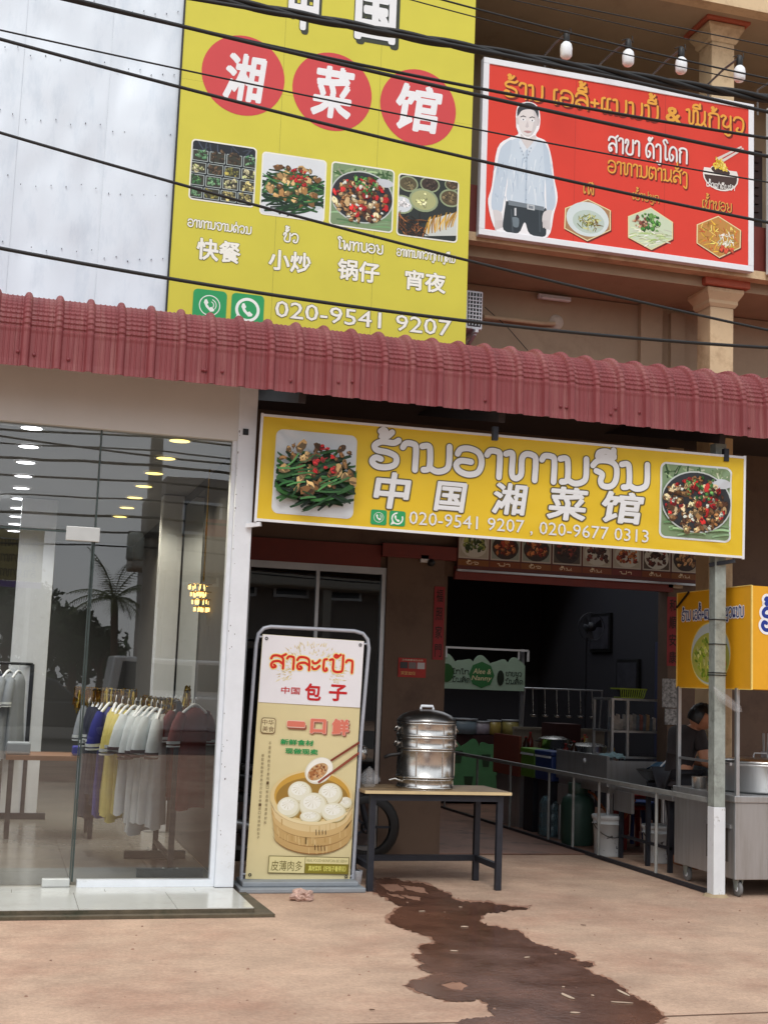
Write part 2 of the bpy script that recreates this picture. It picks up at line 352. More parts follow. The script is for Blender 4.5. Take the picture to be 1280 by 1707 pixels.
def ell(cx, cy, rx, ry, n=28, rot=0, jit=0):
    o = []
    for i in range(n):
        a = 2*math.pi*i/n; k = 1+random.uniform(-jit, jit); x, y = rx*k*math.cos(a), ry*k*math.sin(a)
        o.append((cx+x*math.cos(rot)-y*math.sin(rot), cy+x*math.sin(rot)+y*math.cos(rot)))
    return o
ORD = ['first','second','third','fourth','fifth','sixth','seventh','eighth','ninth','tenth','eleventh','twelfth','thirteenth','fourteenth']
class Art:
    """a printed picture: many flat coloured patches in one mesh, clipped to a rectangle"""
    def __init__(s, sign, rect, clip=True): s.z0 = sign.z; s.s = sign; s.mb = MB(); s.r = rect; s.z = sign.lay(.0003); s.clip = clip
    def poly(s, pts, col, v=0):
        x0, y0, x1, y1 = s.r; s.z += .00001
        if v: k = 1+random.uniform(-v, v); col = tuple(min(255, c*k) for c in col)
        if s.clip: pts = [(min(max(p[0], x0), x1), min(max(p[1], y0), y1)) for p in pts]
        if s.s.bend and max(p[0] for p in pts)-min(p[0] for p in pts) > .12: s.z += .0009
        flat(s.mb, pts, s.z, lin(col), s.s.bend)
    def xy(s, u, v): x0, y0, x1, y1 = s.r; return (x0+(x1-x0)*u, y0+(y1-y0)*v)
    def W(s): return s.r[2]-s.r[0]
    def blob(s, u, v, r, col, asp=1, var=.22, jit=.42, n=9):
        x, y = s.xy(u, v); w = s.W()
        a = random.uniform(0, 3.14); s.poly(ell(x+r*w*.12, y-r*w*.16, r*w*1.02, r*w*asp*1.02, n, a, jit), tuple(c*.55 for c in col)); s.poly(ell(x, y, r*w, r*w*asp, n, a, jit), col, var)
        s.poly(ell(x-r*w*.2, y+r*w*.25, r*w*random.uniform(.2,.5), r*w*asp*.35, 6, a, jit), tuple(min(255, c*1.2+10) for c in col), var)
    def strip(s, u, v, ln, wd, ang, col, bend=.2, var=.2):
        x, y = s.xy(u, v); w = s.W(); d = Vector((math.cos(ang), math.sin(ang))); nn = Vector((-d.y, d.x)); a, b = [], []
        for i in range(6):
            t = i/5-.5; c = Vector((x, y))+d*(t*ln*w)+nn*(bend*ln*w*(.25-t*t)); h = nn*(wd*w*.5*(1-abs(t)*.6)); a.append(c+h); b.append(c-h)
        s.poly([(p.x, p.y) for p in a+b[::-1]], col, var)
    def done(s, name='food_picture'): s.s.z = s.z0 if name in ('food_picture', 'dish_photo', 'steamer_picture', 'printed_figure', 'icon') else s.z+.0001; return s.s.part(s.mb, name)
def photo_beans(S, rect, rad, frame=(238,240,240), seed=1):
    random.seed(seed); a = Art(S, rect); a.poly(rrect(*rect, rad), (222,228,232))
    a.poly(ell(*a.xy(.52,.3), a.W()*.5, a.W()*.2, 24), (200,210,212))
    R = random.uniform
    def pt():
        while 1:
            u, v = R(.04,.97), R(.1,.8)
            if ((u-.5)/.48)**2+((v-.42)/.32)**2 < 1: return u, v
    for i in range(130):
        u, v = pt(); a.strip(u, v, R(.25,.5), R(.026,.05), R(-.5,.7), random.choice([(22,50,28),(34,74,38),(48,94,46),(18,38,24),(60,110,60)]), R(-.4,.4), .3)
    for i in range(44):
        u, v = pt(); v = min(.8, v+R(0,.2)); a.blob(u, v, R(.03,.075), random.choice([(150,112,66),(186,150,98),(112,78,44),(205,172,118)]), R(.5,.9))
    for i in range(16):
        u, v = pt(); a.strip(u, v, R(.15,.3), R(.02,.03), R(-.5,1.2), random.choice([(40,86,44),(72,124,70)]), R(-.4,.4), .3)
    for i in range(16): a.blob(R(.45,.72), R(.5,.8), R(.015,.035), (176,34,36), R(.5,1))
    a.done()
def photo_chicken(S, rect, rad, seed=2):
    random.seed(seed); a = Art(S, rect); a.poly(rrect(*rect, rad), (126,150,112)); R = random.uniform
    for i in range(40): a.strip(R(.05,.95), R(.8,.97), R(.08,.2), .03, R(0,3), random.choice([(60,92,52),(150,176,130),(180,186,160)]))
    for i in range(14): a.strip(R(.1,.9), R(.03,.2), R(.2,.4), .03, R(-.2,.2), random.choice([(150,186,140),(110,150,104)]))
    a.poly(ell(*a.xy(.5,.5), a.W()*.52, a.W()*.43, 36), (196,204,200)); a.poly(ell(*a.xy(.5,.5), a.W()*.5, a.W()*.41, 36), (46,48,52))
    a.poly(ell(*a.xy(.85,.78), a.W()*.16, a.W()*.07, 16), (200,206,212))
    def pt():
        while 1:
            u, v = R(.03,.97), R(.1,.86)
            if ((u-.48)/.45)**2+((v-.46)/.37)**2 < 1: return u, v
    for i in range(150):
        u, v = pt(); a.blob(u, v, R(.025,.055), random.choice([(166,126,80),(204,172,124),(120,82,48),(90,56,34),(226,202,160),(150,104,60)]), R(.5,.95))
    for i in range(26):
        u, v = pt(); a.blob(u, v, R(.02,.06), random.choice([(192,30,34),(150,22,28),(222,52,48)]), R(.5,.9))
    for i in range(26): a.blob(R(.35,.75), R(.55,.85), R(.015,.035), random.choice([(70,134,62),(112,172,92),(44,100,44)]), R(.5,.9))
    for i in range(14):
        u, v = pt(); a.blob(u, v, R(.015,.035), (226,230,214), R(.6,1), .06)
    a.done()
def photo_trays(S, rect, rad, seed=3):
    random.seed(seed); a = Art(S, rect); a.poly(rrect(*rect, rad), (32,36,44)); R = random.uniform
    for i in range(10): a.strip(R(.1,.9), R(.82,.96), R(.1,.3), .02, R(0,3), (62,70,84))
    cols = [[(196,190,150),(170,176,120)],[(92,74,54),(60,50,40)],[(90,130,78),(60,100,60)],[(150,140,70),(110,110,60)],[(190,180,120),(160,150,96)],[(76,120,84),(110,150,110)]]
    for r_ in range(4):
        for c in range(4):
            x0 = -.06+c*.27+r_*.02; y0 = .02+r_*.21; x1 = x0+.25; y1 = y0+.19; p0 = a.xy(x0, y0); p1 = a.xy(x1, y1)
            if p0[0] > rect[2]-.01: continue
            a.poly(rrect(*p0, *p1, .006, 3), (170,182,180)); p0 = a.xy(x0+.012, y0+.012); p1 = a.xy(x1-.012, y1-.012)
            a.poly(rrect(*p0, *p1, .005, 3), (58,58,48)); cc = random.choice(cols)
            for i in range(18): a.blob(x0+R(.03,.22), y0+R(.03,.17+(.05 if r_ == 3 else 0)), R(.012,.035), random.choice(cc), R(.5,.9), .3)
    a.done()
def photo_bowls(S, rect, rad, seed=4):
    random.seed(seed); a = Art(S, rect); a.poly(rrect(*rect, rad), (44,50,48)); R = random.uniform
    for u, v, r, c in ((.15,.86,.17,(92,84,60)), (.52,.9,.17,(64,52,44)), (.88,.72,.19,(92,80,56)), (.05,.5,.2,(214,222,226)), (.42,.62,.25,(176,180,128)), (.9,.95,.13,(80,66,48))):
        a.poly(ell(*a.xy(u, v), a.W()*r, a.W()*r*.8, 20), (150,164,128)); a.poly(ell(*a.xy(u, v), a.W()*r*.86, a.W()*r*.66, 20), c)
        for i in range(14):
            t = R(0,6.3); q = R(0,r*.6); a.blob(u+q*math.cos(t), v+q*.8*math.sin(t), R(.02,.04), tuple(min(255, k*1.2) for k in c), R(.6,.9), .35)
    p = [a.xy(.45,.02), a.xy(1,.1), a.xy(1,.5), a.xy(.55,.32)]; a.poly(p, (206,212,206))
    for i in range(16): a.strip(.5+i*.032, .2+i*.012, .3, .024, R(1.1,1.6), random.choice([(206,160,60),(170,120,44),(226,190,96)]))
    for i in range(60): a.strip(R(.02,.45), R(.02,.3), R(.1,.24), .016, R(0,3), random.choice([(110,66,36),(70,46,30),(160,104,60),(40,34,30)]))
    a.done()
def icon_phone(S, bl, tr, kind, col=(46,160,96)):
    a0 = S.uv(*bl); b0 = S.uv(*tr); w = b0[0]-a0[0]; h = b0[1]-a0[1]; A = Art(S, (*a0, *b0), False); A.poly(rrect(*a0, *b0, w*.14), col)
    cx, cy = (a0[0]+b0[0])/2, (a0[1]+b0[1])/2; r = w*(.33 if kind else .3)
    def ring(rad, th, c):
        n = 30; p = [(cx+rad*math.cos(6.2832*i/n), cy+rad*math.sin(6.2832*i/n)) for i in range(n+1)]
        A.z += .0001; ribbon(A.mb, p, th, lambda q: q, A.z, lin(c), .000002)
    ring(r, w*(.045 if kind else .014), (240,245,240))
    if kind: A.poly([(cx-r*.95, cy-r*.55), (cx-r*1.25, cy-r*1.25), (cx-r*.4, cy-r*.98)], (240,245,240))
    hs = [(-.5,.55),(-.32,.62),(-.12,.25),(-.25,.1),(.0,-.22),(.2,-.12),(.5,-.38),(.42,-.56),(.1,-.62),(-.35,-.2),(-.58,.25)]
    A.poly([(cx+x*r, cy+y*r) for x, y in hs], (240,245,240))
    if not kind:
        for q in (.35,.6):
            A.z += .0001; ribbon(A.mb, [(cx+.05*r+q*r*math.cos(t), cy+.05*r+q*r*math.sin(t)) for t in (-.6,0,.6,1.2)], w*.012, lambda p: p, A.z, lin((240,245,240)), .000002)
    A.done('icon')
# ------------------------------------------------------------------ materials
m_ground = mat('lot_concrete', (188,159,137), .85, vary=.16, scale=1.3, bump=.4, bscale=45, dirt=(164,124,104), dirt_scale=.9, dirt_lo=.45, dirt_hi=.75)
def ground_detail():
    t = m_ground.node_tree; b = t.nodes['Principled BSDF']; K = t.links.new
    src = b.inputs['Base Color'].links[0].from_socket
    co = N(t, 'ShaderNodeTexCoord')
    v = N(t, 'ShaderNodeTexNoise'); v.inputs['Scale'].default_value = 42; v.inputs['Detail'].default_value = 6; v.inputs['Roughness'].default_value = .8; K(co.outputs['Object'], v.inputs[0])
    mr = N(t, 'ShaderNodeMapRange'); mr.inputs[1].default_value = .3; mr.inputs[2].default_value = .7; mr.inputs[3].default_value = .76; mr.inputs[4].default_value = 1.2; K(v.outputs[0], mr.inputs[0])
    mp = N(t, 'ShaderNodeMapping'); mp.inputs['Scale'].default_value = (1, 1.25, 1); K(co.outputs['Object'], mp.inputs[0])
    v2 = N(t, 'ShaderNodeTexNoise'); v2.inputs['Scale'].default_value = 2.6; v2.inputs['Detail'].default_value = 7; v2.inputs['Roughness'].default_value = .7; K(mp.outputs[0], v2.inputs[0])
    mr2 = N(t, 'ShaderNodeMapRange'); mr2.inputs[1].default_value = .35; mr2.inputs[2].default_value = .65; mr2.inputs[3].default_value = .84; mr2.inputs[4].default_value = 1.1; K(v2.outputs[0], mr2.inputs[0])
    mu = N(t, 'ShaderNodeMath', operation='MULTIPLY'); K(mr.outputs[0], mu.inputs[0]); K(mr2.outputs[0], mu.inputs[1])
    mm = N(t, 'ShaderNodeMixRGB', blend_type='MULTIPLY'); mm.inputs[0].default_value = 1; K(src, mm.inputs[1]); K(mu.outputs[0], mm.inputs[2]); K(mm.outputs[0], b.inputs['Base Color'])
ground_detail()
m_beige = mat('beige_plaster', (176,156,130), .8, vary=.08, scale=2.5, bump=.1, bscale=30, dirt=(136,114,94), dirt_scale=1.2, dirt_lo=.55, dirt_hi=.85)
m_cream = mat('cream_column_paint', (214,188,150), .7, vary=.06, scale=4, dirt=(176,146,112), dirt_scale=3)
m_maroon = mat('maroon_paint', (112,44,36), .6, vary=.12)
m_terra = mat('terracotta_paint', (176,92,68), .65, vary=.12)
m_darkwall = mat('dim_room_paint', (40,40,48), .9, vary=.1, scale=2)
m_white = mat('white_paint', (226,230,236), .55, vary=.04, dirt=(180,178,172), dirt_scale=5, dirt_lo=.62, dirt_hi=.8)
m_fascia = mat('fascia_paint', (214,212,208), .75, vary=.04, scale=2)
m_alu = mat('aluminium', (190,194,198), .35, .8, vary=.06)
m_steel = mat('stainless_steel', (184,186,188), .34, .7, vary=.05, scale=5, stretch=(9,9,.5), dirt=(150,148,142), dirt_scale=1.6, dirt_lo=.5, dirt_hi=.85, rvary=.1)
m_galv = mat('galvanised_steel', (164,172,166), .55, .3, vary=.15, scale=22, dirt=(124,128,122), dirt_scale=6)
m_dark = mat('dark_steel', (44,46,54), .5, .3, vary=.2, scale=14)
m_blackp = mat('black_plastic', (18,18,20), .5, vary=.2)
m_red_sheet = mat('red_roof_sheet', (130,60,63), .55, .0, vary=.12, scale=3, stretch=(5,1,.4), dirt=(156,104,100), dirt_scale=3.5, dirt_lo=.48, dirt_hi=.8)
m_tile = mat('glazed_floor_tile', (206,206,200), .16, vary=.04, scale=2, rvary=.05, dirt=(176,170,160), dirt_scale=2, dirt_lo=.5, dirt_hi=.8)
m_tile2 = mat('dimmed_floor_tile', (140,138,132), .2, vary=.05, scale=2, rvary=.05)  # same tile as the step, darkened to stand for the dimmer interior
m_glass = glass_mat('shop_glass', 2.3, (.9, .93, .93))
m_glass2 = glass_mat('window_glass', 1.9, (.5, .52, .54))
m_frameW = mat('white_frame', (232,234,238), .4, vary=.03)
# ------------------------------------------------------------------ ground
def sheet(name, lo, hi, z, m, n=1):
    mb = MB(); mb.quad((lo[0],lo[1],z), (hi[0],lo[1],z), (hi[0],hi[1],z), (lo[0],hi[1],z)); return struct(mb.build(name, m))
sheet('ground', (-90,-110), (110,60), 0, m_ground)
sheet('road', (-90,-17), (110,-6.5), .004, mat('asphalt', (66,64,62), .85, vary=.15, scale=6, bump=.2))
# wet patch left by the steamer, a thin film of water with ragged edge
def puddle():
    o = (580,1440); k = 2.327
    out = [(85,52),(200,60),(330,85),(380,112),(420,142),(490,146),(560,152),(640,164),(715,172),(660,176),(600,185),(540,192),(510,202),(505,225),(580,245),(660,260),(690,282),(720,305),(800,330),(850,342),(880,356),(862,366),(905,376),(950,385),(957,395),(910,402),(970,430),(1050,470),(1100,510),(1150,532),(1190,555),(1225,590),(1210,612),(1120,640),(900,665),(600,660),(480,640),(420,612),(470,598),(570,590),(545,565),(535,538),(500,520),(480,536),(380,530),(330,515),(290,500),(250,482),(218,470),(232,458),(290,445),(330,425),(290,412),(268,400),(302,386),(262,366),(248,354),(290,342),(268,324),(300,312),(350,308),(310,280),(255,262),(190,245),(155,215),(180,190),(205,165),(160,140),(120,120),(85,100)]
    holes = [[(120,78),(190,78),(225,100),(160,108)], [(200,80),(290,92),(315,118),(240,104)], [(205,118),(285,128),(280,142),(230,134)], [(360,468),(400,458),(440,459),(466,474),(440,490),(390,482)], [(150,110),(215,126),(218,134),(170,124)]]
    random.seed(5)
    def rag(pts, amp):
        r = []
        for i, p in enumerate(pts):
            q = pts[(i+1) % len(pts)]; n = max(2, int(math.hypot(q[0]-p[0], q[1]-p[1])/7))
            for j in range(n):
                t = j/n; x = p[0]+(q[0]-p[0])*t; y = p[1]+(q[1]-p[1])*t
                r.append((x+noise.noise((x*.05, y*.1, 1))*amp*2+random.uniform(-amp, amp)*.5, y+noise.noise((x*.06, y*.1, 9))*amp+random.uniform(-amp, amp)*.25))
        return r
    loops = [[PG(o[0]+x/k, o[1]+y/k, .004) for x, y in rag(l, a)] for l, a in [(out, 7)]+[(h, 4) for h in holes]]
    fr = [(x+(x-600)*.025+noise.noise((x*.02, y*.03, 4))*16, y+(y-330)*.02+noise.noise((x*.02, y*.03, 8))*9-2) for x, y in rag(out, 9)]
    fl = [[PG(o[0]+x/k, o[1]+y/k, .002) for x, y in fr]]; tf = tessellate_polygon(fl); mf = MB(); mf.add(fl[0], [tuple(t) for t in tf])
    of = mf.build('damp_fringe', mat('damp_concrete', (150,112,92), .7, vary=.2, scale=3, bump=.3, bscale=50, dirt=(124,86,68), dirt_scale=5)); struct(of)
    if of.data.polygons[0].normal.z < 0: of.data.flip_normals()
    tri = tessellate_polygon(loops); vs = [p for l in loops for p in l]
    mb = MB(); mb.add(vs, [tuple(t) for t in tri])
    m = mat('wet_concrete', (94,62,48), .22, vary=.3, scale=2.2, spec=.6, bump=.12, bscale=30, dirt=(124,84,66), dirt_scale=5, dirt_lo=.5, dirt_hi=.8, rvary=.2)
    ob = mb.build('puddle', m); ob.data.flip_normals() if ob.data.polygons[0].normal.z < 0 else None; struct(ob)
puddle()
mb = MB(); ja, jb, jc = PG(560,1709), PG(900,1703), PG(1290,1688); wj = Vector((0,.006,0)); up_ = Vector((0,0,.0035))
mb.add([ja-wj+up_, jb-wj+up_, jc-wj+up_, jc+wj+up_, jb+wj+up_, ja+wj+up_], [(0,1,4,5),(1,2,3,4)]); struct(mb.build('ground_joint', mat('joint_dirt', (112,82,66), .95)))
# ------------------------------------------------------------------ shophouse behind the awning
W = 11.3
H = thing('shophouse', 'beige two storey shophouse with cream columns and maroon beams behind the signs', 'building', (4, W, 0))
w = MB()
m_porch_shade = mat('shade_toned_plaster', (104,84,70), .8, vary=.1, scale=2.5, dirt=(84,66,56), dirt_scale=1.5)  # plaster tone darkened, the porch shade is put into its colour
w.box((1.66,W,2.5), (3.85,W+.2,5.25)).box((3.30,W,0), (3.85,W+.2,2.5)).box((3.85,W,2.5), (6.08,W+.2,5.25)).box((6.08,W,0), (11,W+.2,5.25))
w.build('wall', m_porch_shade, H)
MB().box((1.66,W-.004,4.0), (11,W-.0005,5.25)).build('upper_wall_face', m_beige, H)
MB().box((3.26,W-.05,0), (3.80,W-.002,2.62)).build('pilaster', m_porch_shade, H)
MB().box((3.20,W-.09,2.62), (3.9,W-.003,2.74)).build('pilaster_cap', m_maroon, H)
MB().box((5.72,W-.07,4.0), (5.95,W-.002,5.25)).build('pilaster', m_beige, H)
MB().box((-4,10.56,5.26), (11,W+.2,5.42)).build('balcony_slab', m_beige, H)
MB().box((-4,10.42,5.42), (11,10.7,5.86)).build('beam', m_maroon, H)
MB().box((-4,10.38,5.34), (11,10.5,5.418)).build('beam_trim', m_cream, H)
MB().box((-4,12.0,5.42), (11,12.2,8.0)).build('upper_wall', m_beige, H)
MB().box((-4,10.36,7.92), (11,12.2,8.06)).build('upper_slab', m_beige, H)
MB().box((-4,10.30,8.06), (11,10.7,8.2)).build('cornice', m_terra, H)
MB().box((-4,10.22,7.88), (11,10.358,8.058)).build('eave_moulding', m_cream, H)
MB().box((-4,10.18,8.2), (11,10.7,8.5)).build('parapet', m_cream, H)
for z0, z1 in ((0,5.13), (5.86,7.75)):
    MB().box((6.11,10.6,z0), (6.355,10.845,z1)).build('column', m_cream, H, .01)
for zb in (5.1, 7.72):
    c = (6.232, 10.722)
    mb = MB(); prof = [(.13,0),(.15,.03),(.15,.06),(.19,.13),(.19,.17)]
    for i in range(len(prof)-1):
        a, za = prof[i]; b, zb2 = prof[i+1]; vs = []
        for q, zz in ((a, za), (b, zb2)): vs += [(c[0]-q, c[1]-q, zb+zz), (c[0]+q, c[1]-q, zb+zz), (c[0]+q, c[1]+q, zb+zz), (c[0]-q, c[1]+q, zb+zz)]
        mb.add(vs, [(k, (k+1) % 4, 4+(k+1) % 4, 4+k) for k in range(4)])
    mb.box((c[0]-.19,c[1]-.19,zb+.165), (c[0]+.19,c[1]+.19,zb+.17)); cp = mb.build('capital', m_cream, H)
    MB().box((c[0]-.235,c[1]-.235,zb+.172), (c[0]+.235,c[1]+.235,zb+.25)).build('capital_plate', m_terra, cp, .012)
MB().box((6.05,W-.06,2.5), (6.2,W-.002,5.2)).build('pilaster', m_beige, H)
# shuttered windows on the upper floor
m_shut = mat('dark_wood_shutter', (66,34,28), .5, vary=.2)
for x0, x1, z0, z1 in ((3.7,4.15,5.9,7.1), (6.75,7.5,5.95,7.35)):
    win = MB().box((x0,11.94,z0), (x1,11.998,z1)).build('window', mat('maroon_window_frame', (58,28,26), .5), H)
    nsl = 14; sl = MB().box((x0+.05,11.918,0), (x1-.05,11.938,.05)).mesh('slat')
    sl.materials.append(m_shut)
    for i in range(nsl):
        o = bpy.data.objects.new('slat', sl); COL.objects.link(o); o.parent = win; o.location = Vector((0, 0, z0+.05+i*(z1-z0-.1)/nsl)); o.rotation_euler = (0, 0, 0)
        o.location -= Vector((4, W, 0))
MB().box((4.6,11.9,7.62), (4.95,11.999,7.68)).build('upper_conduit', m_dark, H)
# restaurant room
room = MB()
room.box((1.74,17.8,0), (7.6,18,3.3)).box((7.5,W+.2,0), (7.7,17.8,3.3)).box((1.66,W+.2,0), (1.74,18,3.3)).box((1.66,W+.2,3.3), (7.7,11.8,3.4)).box((1.66,16.4,3.3), (7.7,18,3.4)).box((1.66,11.8,3.3), (4.4,16.4,3.4)).box((7.2,11.8,3.3), (7.7,16.4,3.4))  # ceiling leaves an unseen gap, added to let daylight into the back room
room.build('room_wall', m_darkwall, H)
MB().box((1.7,11.32,.0041), (7.5,17.8,.012)).build('room_floor', mat('shade_toned_floor', (140,104,88), .6, vary=.2, scale=3, dirt=(80,60,52), dirt_scale=2), H)  # floor sheet toned darker, indoor shade is put into its colour
wf = MB().box((1.98,W-.03,2.46), (3.27,W+.03,2.52)).box((3.22,W-.028,0), (3.268,W+.03,2.46)).box((1.98,W-.029,0), (2.03,W+.03,2.46)).box((2.03,W-.026,0), (3.22,W+.03,.08)).build('window_frame', m_alu, H)
mb = MB(); mb.quad((2.03,W,.08), (3.22,W,.08), (3.22,W,2.46), (2.03,W,2.46)); mb.build('window_pane', m_glass2, H)
MB().box((2.62,W-.02,.08), (2.65,W+.02,2.46)).build('window_mullion', m_alu, H)
MB().box((1.66,W-.04,2.52), (3.2,W-.001,2.72)).build('lintel', m_maroon, H)
MB().box((3.9,W-.06,2.46), (6.1,W-.003,2.58)).build('lintel', m_maroon, H)
# door leaf, pictures and papers far inside the room
MB().box((7.42,13.2,0), (7.498,14.1,2.1)).build('inner_door', mat('blue_grey_door', (52,56,84), .5), H)
for y0, y1, z0, z1 in ((12.2,12.7,1.6,2.0), (12.9,13.1,2.2,2.7), (14.6,15.2,1.5,1.9), (15.4,16,2.0,2.5)):
    f = MB().box((7.46,y0,z0), (7.498,y1,z1)).build('picture_frame', m_blackp, H)
    MB().box((7.452,y0+.04,z0+.04), (7.459,y1-.04,z1-.04)).build('picture', mat('faded_picture', (60,60,68), .4, vary=.5, scale=9), f)
# ------------------------------------------------------------------ clothing shop
SH = 9.34; ZS = .05
S0 = thing('clothing_shop', 'white framed clothing shop front with tall glass panes and glass door', 'shop', (0, SH, 0))
MB().box((-3.2,9.30,3.2), (1.655,9.5,3.86)).build('fascia', m_fascia, S0)
MB().box((1.53,9.27,ZS), (1.66,9.42,3.62)).build('corner_post', m_white, S0, .004)
MB().box((1.5,9.32,ZS), (1.529,9.40,3.2)).build('pane_channel', m_white, S0)
MB().box((.6,9.32,ZS), (1.50,9.4,ZS+.045)).build('sill', m_white, S0)
MB().box((-3.2,9.42,3.21), (1.655,18,3.3)).build('ceiling', mat('shop_ceiling', (150,148,146), .8, vary=.02), S0)
wl = MB().box((1.60,9.425,ZS), (1.655,18,3.2)).box((-3.3,9.42,ZS), (-3.2,18,3.2)).box((-3.2,17.9,ZS), (1.6,18.1,3.2)); wl.build('inner_wall', mat('shop_inner_wall', (88,86,84), .7, vary=.05), S0)
MB().box((1.585,11.2,.9), (1.598,13.9,3.1)).build('mirror', mat('mirror_glass', (200,205,205), .02, 1, vary=0, rvary=0), S0)
GY = 9.36
for x0, x1, z0, z1, nm in ((.575,1.51,ZS+.03,3.2,'fixed_pane'), (-.95,.56,2.475,3.2,'transom_pane'), (-3.2,-.97,ZS+.03,3.2,'fixed_pane')):
    mb = MB(); mb.quad((x0,GY,z0), (x1,GY,z0), (x1,GY,z1), (x0,GY,z1)); mb.build(nm, m_glass, S0)
for x0, z0, z1 in ((.562,2.475,3.2), (.562,ZS+.03,2.475), (-.965,ZS+.03,3.2)):
    MB().box((x0,GY-.006,z0), (x0+.012,GY+.006,z1)).build('silicone_joint', mat('glass_edge', (60,72,70), .3), S0)
mb = MB(); mb.quad((-.93,GY-.012,ZS+.015), (.55,GY-.012,ZS+.015), (.55,GY-.012,2.465), (-.93,GY-.012,2.465)); door = mb.build('glass_door', m_glass, S0)
MB().box((-.93,GY-.02,2.455), (.552,GY-.004,2.468)).box((.548,GY-.019,ZS+.015), (.556,GY-.005,2.455)).build('door_edge', MATS['glass_edge'], door)
m_patch = mat('brushed_patch_fitting', (206,208,206), .35, .4, vary=.05)
MB().box((.37,GY-.035,2.40), (.60,GY+.02,2.50)).build('patch_fitting', m_patch, S0, .004)
MB().box((.37,GY-.035,ZS+.002), (.552,GY+.02,ZS+.055)).build('patch_fitting', m_patch, door, .004)
# rust dots and holes on the corner post
random.seed(3)
mb = MB()
for i in range(34):
    z = random.uniform(.3,3.3)**1.0; x = 1.531+random.random()**3*.05; r = random.uniform(.0008,.0035); mb.prism(ell(x, z, r, r*random.uniform(1,3), 7, 0, .4), 9.2685, 9.2705, 1)
mb.build('rust_spots', mat('rust', (66,40,32), .9), S0)
MB().box((1.56,9.262,3.24), (1.60,9.29,3.285)).build('hole_cover', m_blackp, S0)
# tiled step
ST = MB().box((-3.2,8.47,0), (1.66,9.26,.044)).box((-3.2,9.26,0), (1.6,18,.04)).build('shop_step', mat('mossy_concrete', (92,82,66), .9, vary=.3, scale=7, bump=.4, bscale=40, dirt=(58,60,44), dirt_scale=4)); struct(ST)
mb = MB(); mb.prism([(-3.2,8.47),(1.66,8.47),(1.66,9.26),(1.75,9.26),(1.78,8.40),(-3.2,8.40)], .0, .02); mb.build('step_apron', MATS['mossy_concrete'], ST)
tm = {}
for iy, (y0, y1) in enumerate(((8.475,9.118), (9.121,9.255), (9.425,10.05), (10.053,10.68), (10.683,11.31), (11.313,11.94))):
    for ix in range(8):
        x0 = -3.05+.603*ix+(.0 if iy != 1 else .21); x1 = min(x0+.6, 1.655 if iy < 2 else 1.595)
        if x1-x0 < .05: continue
        o = MB().box((x0,y0,.0445), (x1,y1,.05)).build('tile', m_tile if iy < 2 else m_tile2, ST)
MB().box((-3.2,9.262,.041), (1.528,9.42,.0495)).build('threshold', m_tile, ST)
MB().box((-3.2,11.943,.0405), (1.6,17.9,.05)).build('inner_floor', m_tile2, ST)
# ------------------------------------------------------------------ awning
m_under = mat('awning_steel', (46,36,36), .7, vary=.2)  # dark brown chosen to deepen the shade under the awning
A = thing('awning', 'long maroon corrugated metal awning with crimped curved top edge', 'awning', (2.5, 8.75, 3.47))
def awning_profile():
    p = [(8.745,3.470,0), (8.750,3.52,0), (8.752,3.60,0), (8.754,3.70,0)]
    cy, cz, r = 9.045, 3.72, .29; n = 44
    for i in range(n+1):
        a = math.pi*(1-i/n*.47); rr = r+(.004 if i % 4 < 2 else -.004); p.append((cy+rr*math.cos(a), cz+rr*math.sin(a), 1))
    p += [(9.3,4.035,0), (10.3,4.12,0), (11.295,4.2,0)]
    return p
def rib_profile(w, n):
    """x, outward offset for n ribs"""
    pts = []; pitch = w/n
    for i in range(n):
        x = i*pitch
        for dx, h in ((0,0),(.02,0),(.024,.004),(.029,.004),(.033,0),(.052,0),(.056,.004),(.061,.004),(.065,0),(.084,0),(.088,.004),(.093,.004),(.097,0),(.114,0),(.118,.004),(.122,.004),(.126,0),(.135,0),(.147,.024),(.158,.031),(.172,.031),(.183,.024),(.195,0)):
            pts.append((x+dx*pitch/.205, h))
    pts += [(w, 0), (w+.015, -.001)]; return pts
AP = awning_profile()
def outward(i):
    a = AP[max(i-1,0)]; b = AP[min(i+1,len(AP)-1)]; d = Vector((b[0]-a[0], b[1]-a[1])).normalized(); return Vector((-d.y, d.x))
nrm = []
for i in range(len(AP)):   # smooth normals so the crimps do not flip the ribs
    y, z, c = AP[i]
    if c: v = Vector((y-9.045, z-3.72)).normalized()
    elif i < 5: v = Vector((-1, .02))
    else: v = Vector((-.085, 1))
    nrm.append(v)
sw, nr = .82, 4; rp_ = rib_profile(sw, nr); mb = MB(); vs = []
for i, (y, z, c) in enumerate(AP):
    for x, h in rp_: vs.append((x, y+nrm[i].x*h, z+nrm[i].y*h))
k = len(rp_); mb.add(vs, [(i*k+j, i*k+j+1, (i+1)*k+j+1, (i+1)*k+j) for i in range(len(AP)-1) for j in range(k-1)])
aw_me = mb.mesh('roof_sheet'); aw_me.materials.append(m_red_sheet)
random.seed(11)
for i in range(14):
    o = bpy.data.objects.new('roof_sheet', aw_me); COL.objects.link(o); o.parent = A
    o.location = Vector((-2.62+i*sw, -.0012*(i % 2), random.uniform(-.003,.003))) - Vector((2.5,8.75,3.47))
    for q in range(3):
        x = -2.62+i*sw+random.uniform(.1,.75)
        MB().lathe([(0,-.006),(.006,-.006),(.011,-.003),(.013,0)], (x, 8.742, 3.56+random.uniform(-.02,.03)), 8, 'y').build('screw', mat('screw_cap', (120,44,50), .5), A)
MB().box((-2.6,8.80,3.50), (8.7,8.86,3.6)).build('purlin', m_under, A)
MB().box((-2.6,9.75,3.9), (8.7,9.81,4.0)).build('purlin', m_under, A)
